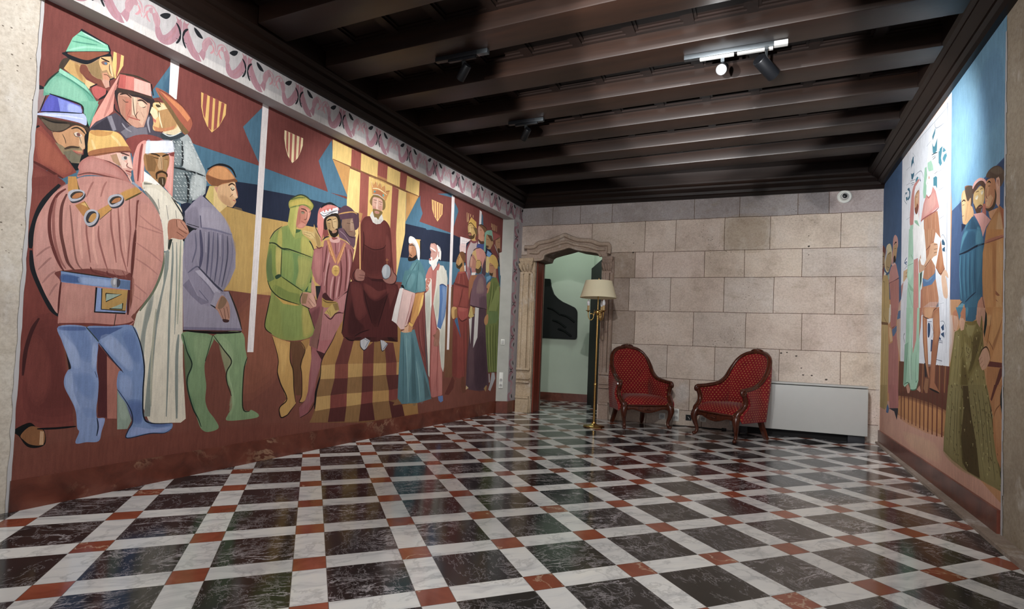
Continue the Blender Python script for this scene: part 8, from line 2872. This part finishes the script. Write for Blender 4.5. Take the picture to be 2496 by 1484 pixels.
# ------------------------------------------------------------------ armchairs
def uvset(me, fn):
    pass
def make_armchair(label):
    t = thing('armchair', label, 'armchair', group='red spoonback armchairs')
    ctl = [(0, -.25, .985), (.13, -.247, .962), (.225, -.226, .895), (.268, -.185, .775), (.273, -.13, .668), (.280, -.04, .602), (.31, .09, .572), (.335, .205, .56)]
    half = crom(ctl, 5)
    N = len(half)
    path = [(-x, y, h) for x, y, h in half[:0:-1]] + half
    n = len(path)
    def sp(i): return abs(i - (n - 1) / 2) / ((n - 1) / 2)
    def lean(i, z): return .235 * (1 - sp(i)) ** .8 * max(0, z - .40)
    def front(z):
        # the front edge of the sides follows the S-shaped arm supports
        pr = ((.22, .04), (.29, .045), (.32, .03), (.355, -.01), (.40, -.048), (.45, -.05), (.50, -.03), (.56, -.012), (1, -.012))
        for (a, b), (c, d) in zip(pr, pr[1:]):
            if z <= c:
                return b + (d - b) * max(0, z - a) / (c - a)
        return 0
    # plan normals, pointing inwards
    nor = []
    for i in range(n):
        a, b = path[max(i - 1, 0)], path[min(i + 1, n - 1)]
        dx, dy = b[0] - a[0], b[1] - a[1]
        l = math.hypot(dx, dy)
        nor.append((-dy / l, dx / l))
    arc = [0]
    for i in range(1, n):
        arc.append(arc[-1] + math.hypot(path[i][0] - path[i - 1][0], path[i][1] - path[i - 1][1]))
    # upholstered shell: inner and outer skins
    bm = B()
    uvl = bm.loops.layers.uv.new('UVMap')
    NV = 12
    uvm = {}
    def skin(off, bulge, z0, us):
        g = []
        for i in range(n):
            x, y, h = path[i]
            row = []
            for j in range(NV + 1):
                v = j / NV
                z = z0 + (h - .012 - z0) * v
                o = off + bulge * math.sin(PI * v) ** .8
                w_ = max(0, (sp(i) - .80) / .20)
                w_ = w_ * w_ * (3 - 2 * w_)
                yy = y - lean(i, z) + w_ * front(z)
                q = bm.verts.new((x + nor[i][0] * o, yy + nor[i][1] * o, z))
                uvm[q] = (arc[i] * us + 3.1 + (0 if off > 0 else .04), z)
                row.append(q)
            g.append(row)
        return g
    gi = skin(.012, .035, .275, .95)
    go = skin(-.028, -.02, .215, 1.0)
    for g in (gi, go):
        for i in range(n - 1):
            for j in range(NV):
                bm.faces.new([g[i][j], g[i + 1][j], g[i + 1][j + 1], g[i][j + 1]])
    for i in range(n - 1):
        bm.faces.new([gi[i][NV], gi[i + 1][NV], go[i + 1][NV], go[i][NV]])
        bm.faces.new([gi[i][0], gi[i + 1][0], go[i + 1][0], go[i][0]])
    for i in (0, n - 1):
        for j in range(NV):
            bm.faces.new([gi[i][j], gi[i][j + 1], go[i][j + 1], go[i][j]])
    for f in bm.faces:
        for l in f.loops:
            l[uvl].uv = uvm[l.vert]
    obj('back_upholstery', bm, M['fabric'], t, 60)
    # show-wood rail running over arms and back
    bm = B()
    rail = [(x, y - lean(i, h), h) for i, (x, y, h) in enumerate(path)]
    sec = [(1.0 * math.cos(a), 1.25 * math.sin(a)) for a in [2 * PI * k / 12 for k in range(12)]]
    tube(bm, rail, [.017 + .007 * (1 - sp(i)) ** 2 + .005 * sp(i) for i in range(n)], 12, sec, up=(0, 0, 1))
    for off in (-.016, .016):
        tube(bm, [(x + nor[i][0] * off, y + nor[i][1] * off, z + .016) for i, (x, y, z) in enumerate(rail)], .007, 6)
    fr = obj('back_frame', bm, M['mahogany'], t, 50)
    # carved crest
    bm = B()
    cx, cy, cz = rail[(n - 1) // 2]
    for k in range(-3, 4):
        r = .020 - .003 * abs(k)
        mx = Matrix.Translation((k * .021, cy + .012, cz + .020 - .004 * abs(k))) @ Matrix.Diagonal((1, 1.1, 1.0, 1))
        bmesh.ops.create_icosphere(bm, subdivisions=2, radius=r, matrix=mx)
    for s in (-1, 1):
        tube(bm, crom([(s * .02, cy + .015, cz + .03), (s * .055, cy + .02, cz + .026), (s * .085, cy + .018, cz + .010), (s * .07, cy + .02, cz - .002)], 5), .007, 6)
    obj('carved_crest', bm, M['mahogany'], fr, 60)
    # arm scrolls and supports
    for s in (-1, 1):
        bm = B()
        x0, y0, z0 = .335, .205, .56
        sc = [(s * (x0 + .004 * k), y0 + .006 + .030 * math.sin(k * .75) * (1 - k * .085), z0 - .014 + .030 * math.cos(k * .75) * (1 - k * .085) - .014) for k in range(0, 9)]
        tube(bm, crom([(s * .333, .17, .561)] + sc, 3), [.024 - .00045 * k for k in range(28)], 10)
        bmesh.ops.create_icosphere(bm, subdivisions=2, radius=.026, matrix=Matrix.Translation((s * .338, .218, .535)))
        obj('arm_scroll', bm, M['mahogany'], fr, 60)
        bm = B()
        pts = crom([(s * .338, .212, .545), (s * .339, .192, .50), (s * .338, .170, .45), (s * .334, .172, .40), (s * .326, .208, .355), (s * .316, .248, .32), (s * .306, .265, .285)], 5)
        tube(bm, pts, [.025 + .010 * (k / (len(pts) - 1)) ** 2 for k in range(len(pts))], 10)
        for o_ in (-.012, .012):
            tube(bm, [(p[0] + o_, p[1] + .018 + .006 * k / len(pts), p[2] + .006) for k, p in enumerate(pts)], .006, 6)
        obj('arm_support', bm, M['mahogany'], t, 60)
    # seat rail with a shaped apron
    bm = B()
    top = [(-.30, .290), (.30, .290)]
    low = crom([(.30, .24), (.25, .262), (.19, .268), (.12, .248), (.06, .232), (0, .226), (-.06, .232), (-.12, .248), (-.19, .268), (-.25, .262), (-.30, .24)], 4)
    def bow(x, z, y): return (x, y + .022 * (1 - (x / .3) ** 2), z)
    prism(bm, top + [(x, z - .025) for x, z in low], .235, .265, bow)
    tube(bm, [bow(x, z - .021, .268) for x, z in low], .009, 6)
    tube(bm, [bow(x, .287, .265) for x in [-.3 + .06 * k for k in range(11)]], .010, 6)
    for k in range(-2, 3):
        bmesh.ops.create_icosphere(bm, subdivisions=2, radius=.012 - .002 * abs(k), matrix=Matrix.Translation(bow(k * .022, .243 - .004 * abs(k), .272)))
    inner = [(x * .94, y, .275) for x, y, h in path]
    tube(bm, inner, .022, 8, [(-1, -.6), (1, -.6), (1, .6), (-1, .6)], up=(0, 0, 1))
    obj('seat_rail', bm, M['mahogany'], t, 50)
    # domed seat
    bm = B()
    uvl = bm.loops.layers.uv.new('UVMap')
    out = [(x * .95 + nor[i][0] * .02, y + nor[i][1] * .02) for i, (x, y, h) in enumerate(path)]
    fx = [(.30 - .6 * k / 12, .255 + .022 * (1 - ((.30 - .6 * k / 12) / .3) ** 2)) for k in range(0, 13)]
    ring = out + [(.315, .235)] + fx + [(-.315, .235)]
    c0 = (0, .02)
    rows = []
    for r in (1.0, .985, .95, .88, .76, .6, .4, .2):
        z = .28 + .120 * (1 - r ** 5) ** .55
        rows.append([bm.verts.new((c0[0] + (x - c0[0]) * r, c0[1] + (y - c0[1]) * r, z)) for x, y in ring])
    cv = bm.verts.new((c0[0], c0[1], .40))
    m = len(ring)
    for a, b in zip(rows, rows[1:]):
        for k in range(m):
            bm.faces.new([a[k], a[(k + 1) % m], b[(k + 1) % m], b[k]])
    for k in range(m):
        bm.faces.new([rows[-1][k], rows[-1][(k + 1) % m], cv])
    for f in bm.faces:
        for l in f.loops:
            p = l.vert.co
            l[uvl].uv = (p.x + 1, p.y - .9 * p.z + 1)
    obj('seat', bm, M['fabric'], t, 60)
    # legs
    for s in (-1, 1):
        bm = B()
        pts = crom([(s * .290, .245, .31), (s * .305, .268, .265), (s * .312, .280, .215), (s * .305, .268, .15), (s * .290, .250, .085), (s * .290, .258, .04), (s * .300, .280, .021), (s * .304, .290, .030)], 5)
        rad = crom([(.034,), (.042,), (.038,), (.028,), (.020,), (.018,), (.021,), (.016,)], 5)
        tube(bm, pts, [r[0] for r in rad], 12)
        bmesh.ops.create_icosphere(bm, subdivisions=2, radius=.022, matrix=Matrix.Translation((s * .302, .283, .022)))
        for k in range(3):
            bmesh.ops.create_icosphere(bm, subdivisions=2, radius=.013, matrix=Matrix.Translation((s * (.296 + .012 * k), .305 - .004 * abs(k - 1), .285 - .024 * k)))
        for v in bm.verts:
            v.co.z = max(v.co.z, 0)
        obj('leg', bm, M['mahogany'], t, 60)
    for s in (-1, 1):
        bm = B()
        tube(bm, crom([(s * .185, -.215, .30), (s * .19, -.235, .2), (s * .2, -.27, .1), (s * .212, -.315, 0)], 4), [.026 - .0006 * k for k in range(13)], 8, [(1, 1), (-1, 1), (-1, -1), (1, -1)], up=(1, 0, 0))
        for v in bm.verts:
            v.co.z = max(v.co.z, 0)
        obj('leg', bm, M['mahogany'], t, 30)
    return t
fl = Vector((.608, -.793)); fr_ = Vector((-.65, -.76))
c1 = make_armchair('red armchair beside the brass lamp, facing right')
c1.location = (-1.435, 6.89, 0)
c1.rotation_euler = (0, 0, math.atan2(-fl.x, fl.y))
c2 = copy_thing(c1, (-.305, 6.662, 0), math.atan2(-fr_.x, fr_.y), 'red armchair in front of the white heater, facing left')

# ------------------------------------------------------------------ daylight, passage light and added uplights
def area(name, loc, rot, sx, sy, watts, col=(1, 1, 1)):
    ld = bpy.data.lights.new(name, 'AREA')
    ld.shape = 'RECTANGLE'
    ld.size, ld.size_y = sx, sy
    ld.energy = watts
    ld.color = col
    o = bpy.data.objects.new(name, ld)
    o.location = loc
    o.rotation_euler = rot
    link(o)
    return o
area('window_daylight', (-.8, YNEAR - .05, 1.5), (PI / 2, 0, 0), 2.3, 1.9, W_WIN, (.93, .96, 1))
area('passage_lamp', (-2.95, 8.1, 3.2), (0, 0, 0), .5, .4, W_PAS, (.86, 1, .9))
for ux in (-1.12, -.42):  # unseen spots added behind the camera to brighten the beam sides
    ld = bpy.data.lights.new('added_uplight', 'SPOT')
    ld.energy = W_UP
    ld.spot_size = math.radians(17)
    ld.spot_blend = .25
    ld.shadow_soft_size = .05
    o = bpy.data.objects.new('added_uplight', ld)
    o.location = (ux, -1.9, .5)
    o.rotation_euler = aim(o.location, (ux, 5.1, .5 + 7.0 * math.tan(math.radians(23.5))))
    link(o)
w = bpy.data.worlds.new('World')
SC.world = w
w.use_nodes = True
w.node_tree.nodes['Background'].inputs[0].default_value = (.62, .7, .85, 1)
w.node_tree.nodes['Background'].inputs[1].default_value = .25

# ------------------------------------------------------------------ camera
yaw, pit, rol = -.4055957, .0334927, .0397857
f = Vector((math.sin(yaw) * math.cos(pit), math.cos(yaw) * math.cos(pit), math.sin(pit)))
rt = Vector((math.cos(yaw), -math.sin(yaw), 0))
up = rt.cross(f)
R_ = math.cos(rol) * rt + math.sin(rol) * up
U_ = -math.sin(rol) * rt + math.cos(rol) * up
cd = bpy.data.cameras.new('camera')
cd.sensor_width = 36
cd.lens = 1330.82 / 2496 * 36
cd.shift_x = -(1290.54 - 1248) / 2496
cd.shift_y = (792.21 - 742) / 2496
cd.clip_start = .02
cam = bpy.data.objects.new('camera', cd)
cam.matrix_world = Matrix(((R_.x, U_.x, -f.x, 0), (R_.y, U_.y, -f.y, 0), (R_.z, U_.z, -f.z, .98018), (0, 0, 0, 1)))
link(cam)
SC.camera = cam
SC.view_settings.view_transform = 'Standard'
SC.view_settings.look = 'None'
SC.view_settings.gamma = 1
SC.view_settings.use_curve_mapping = False
SC.view_settings.exposure = EXPO
SC.cycles.max_bounces = 8
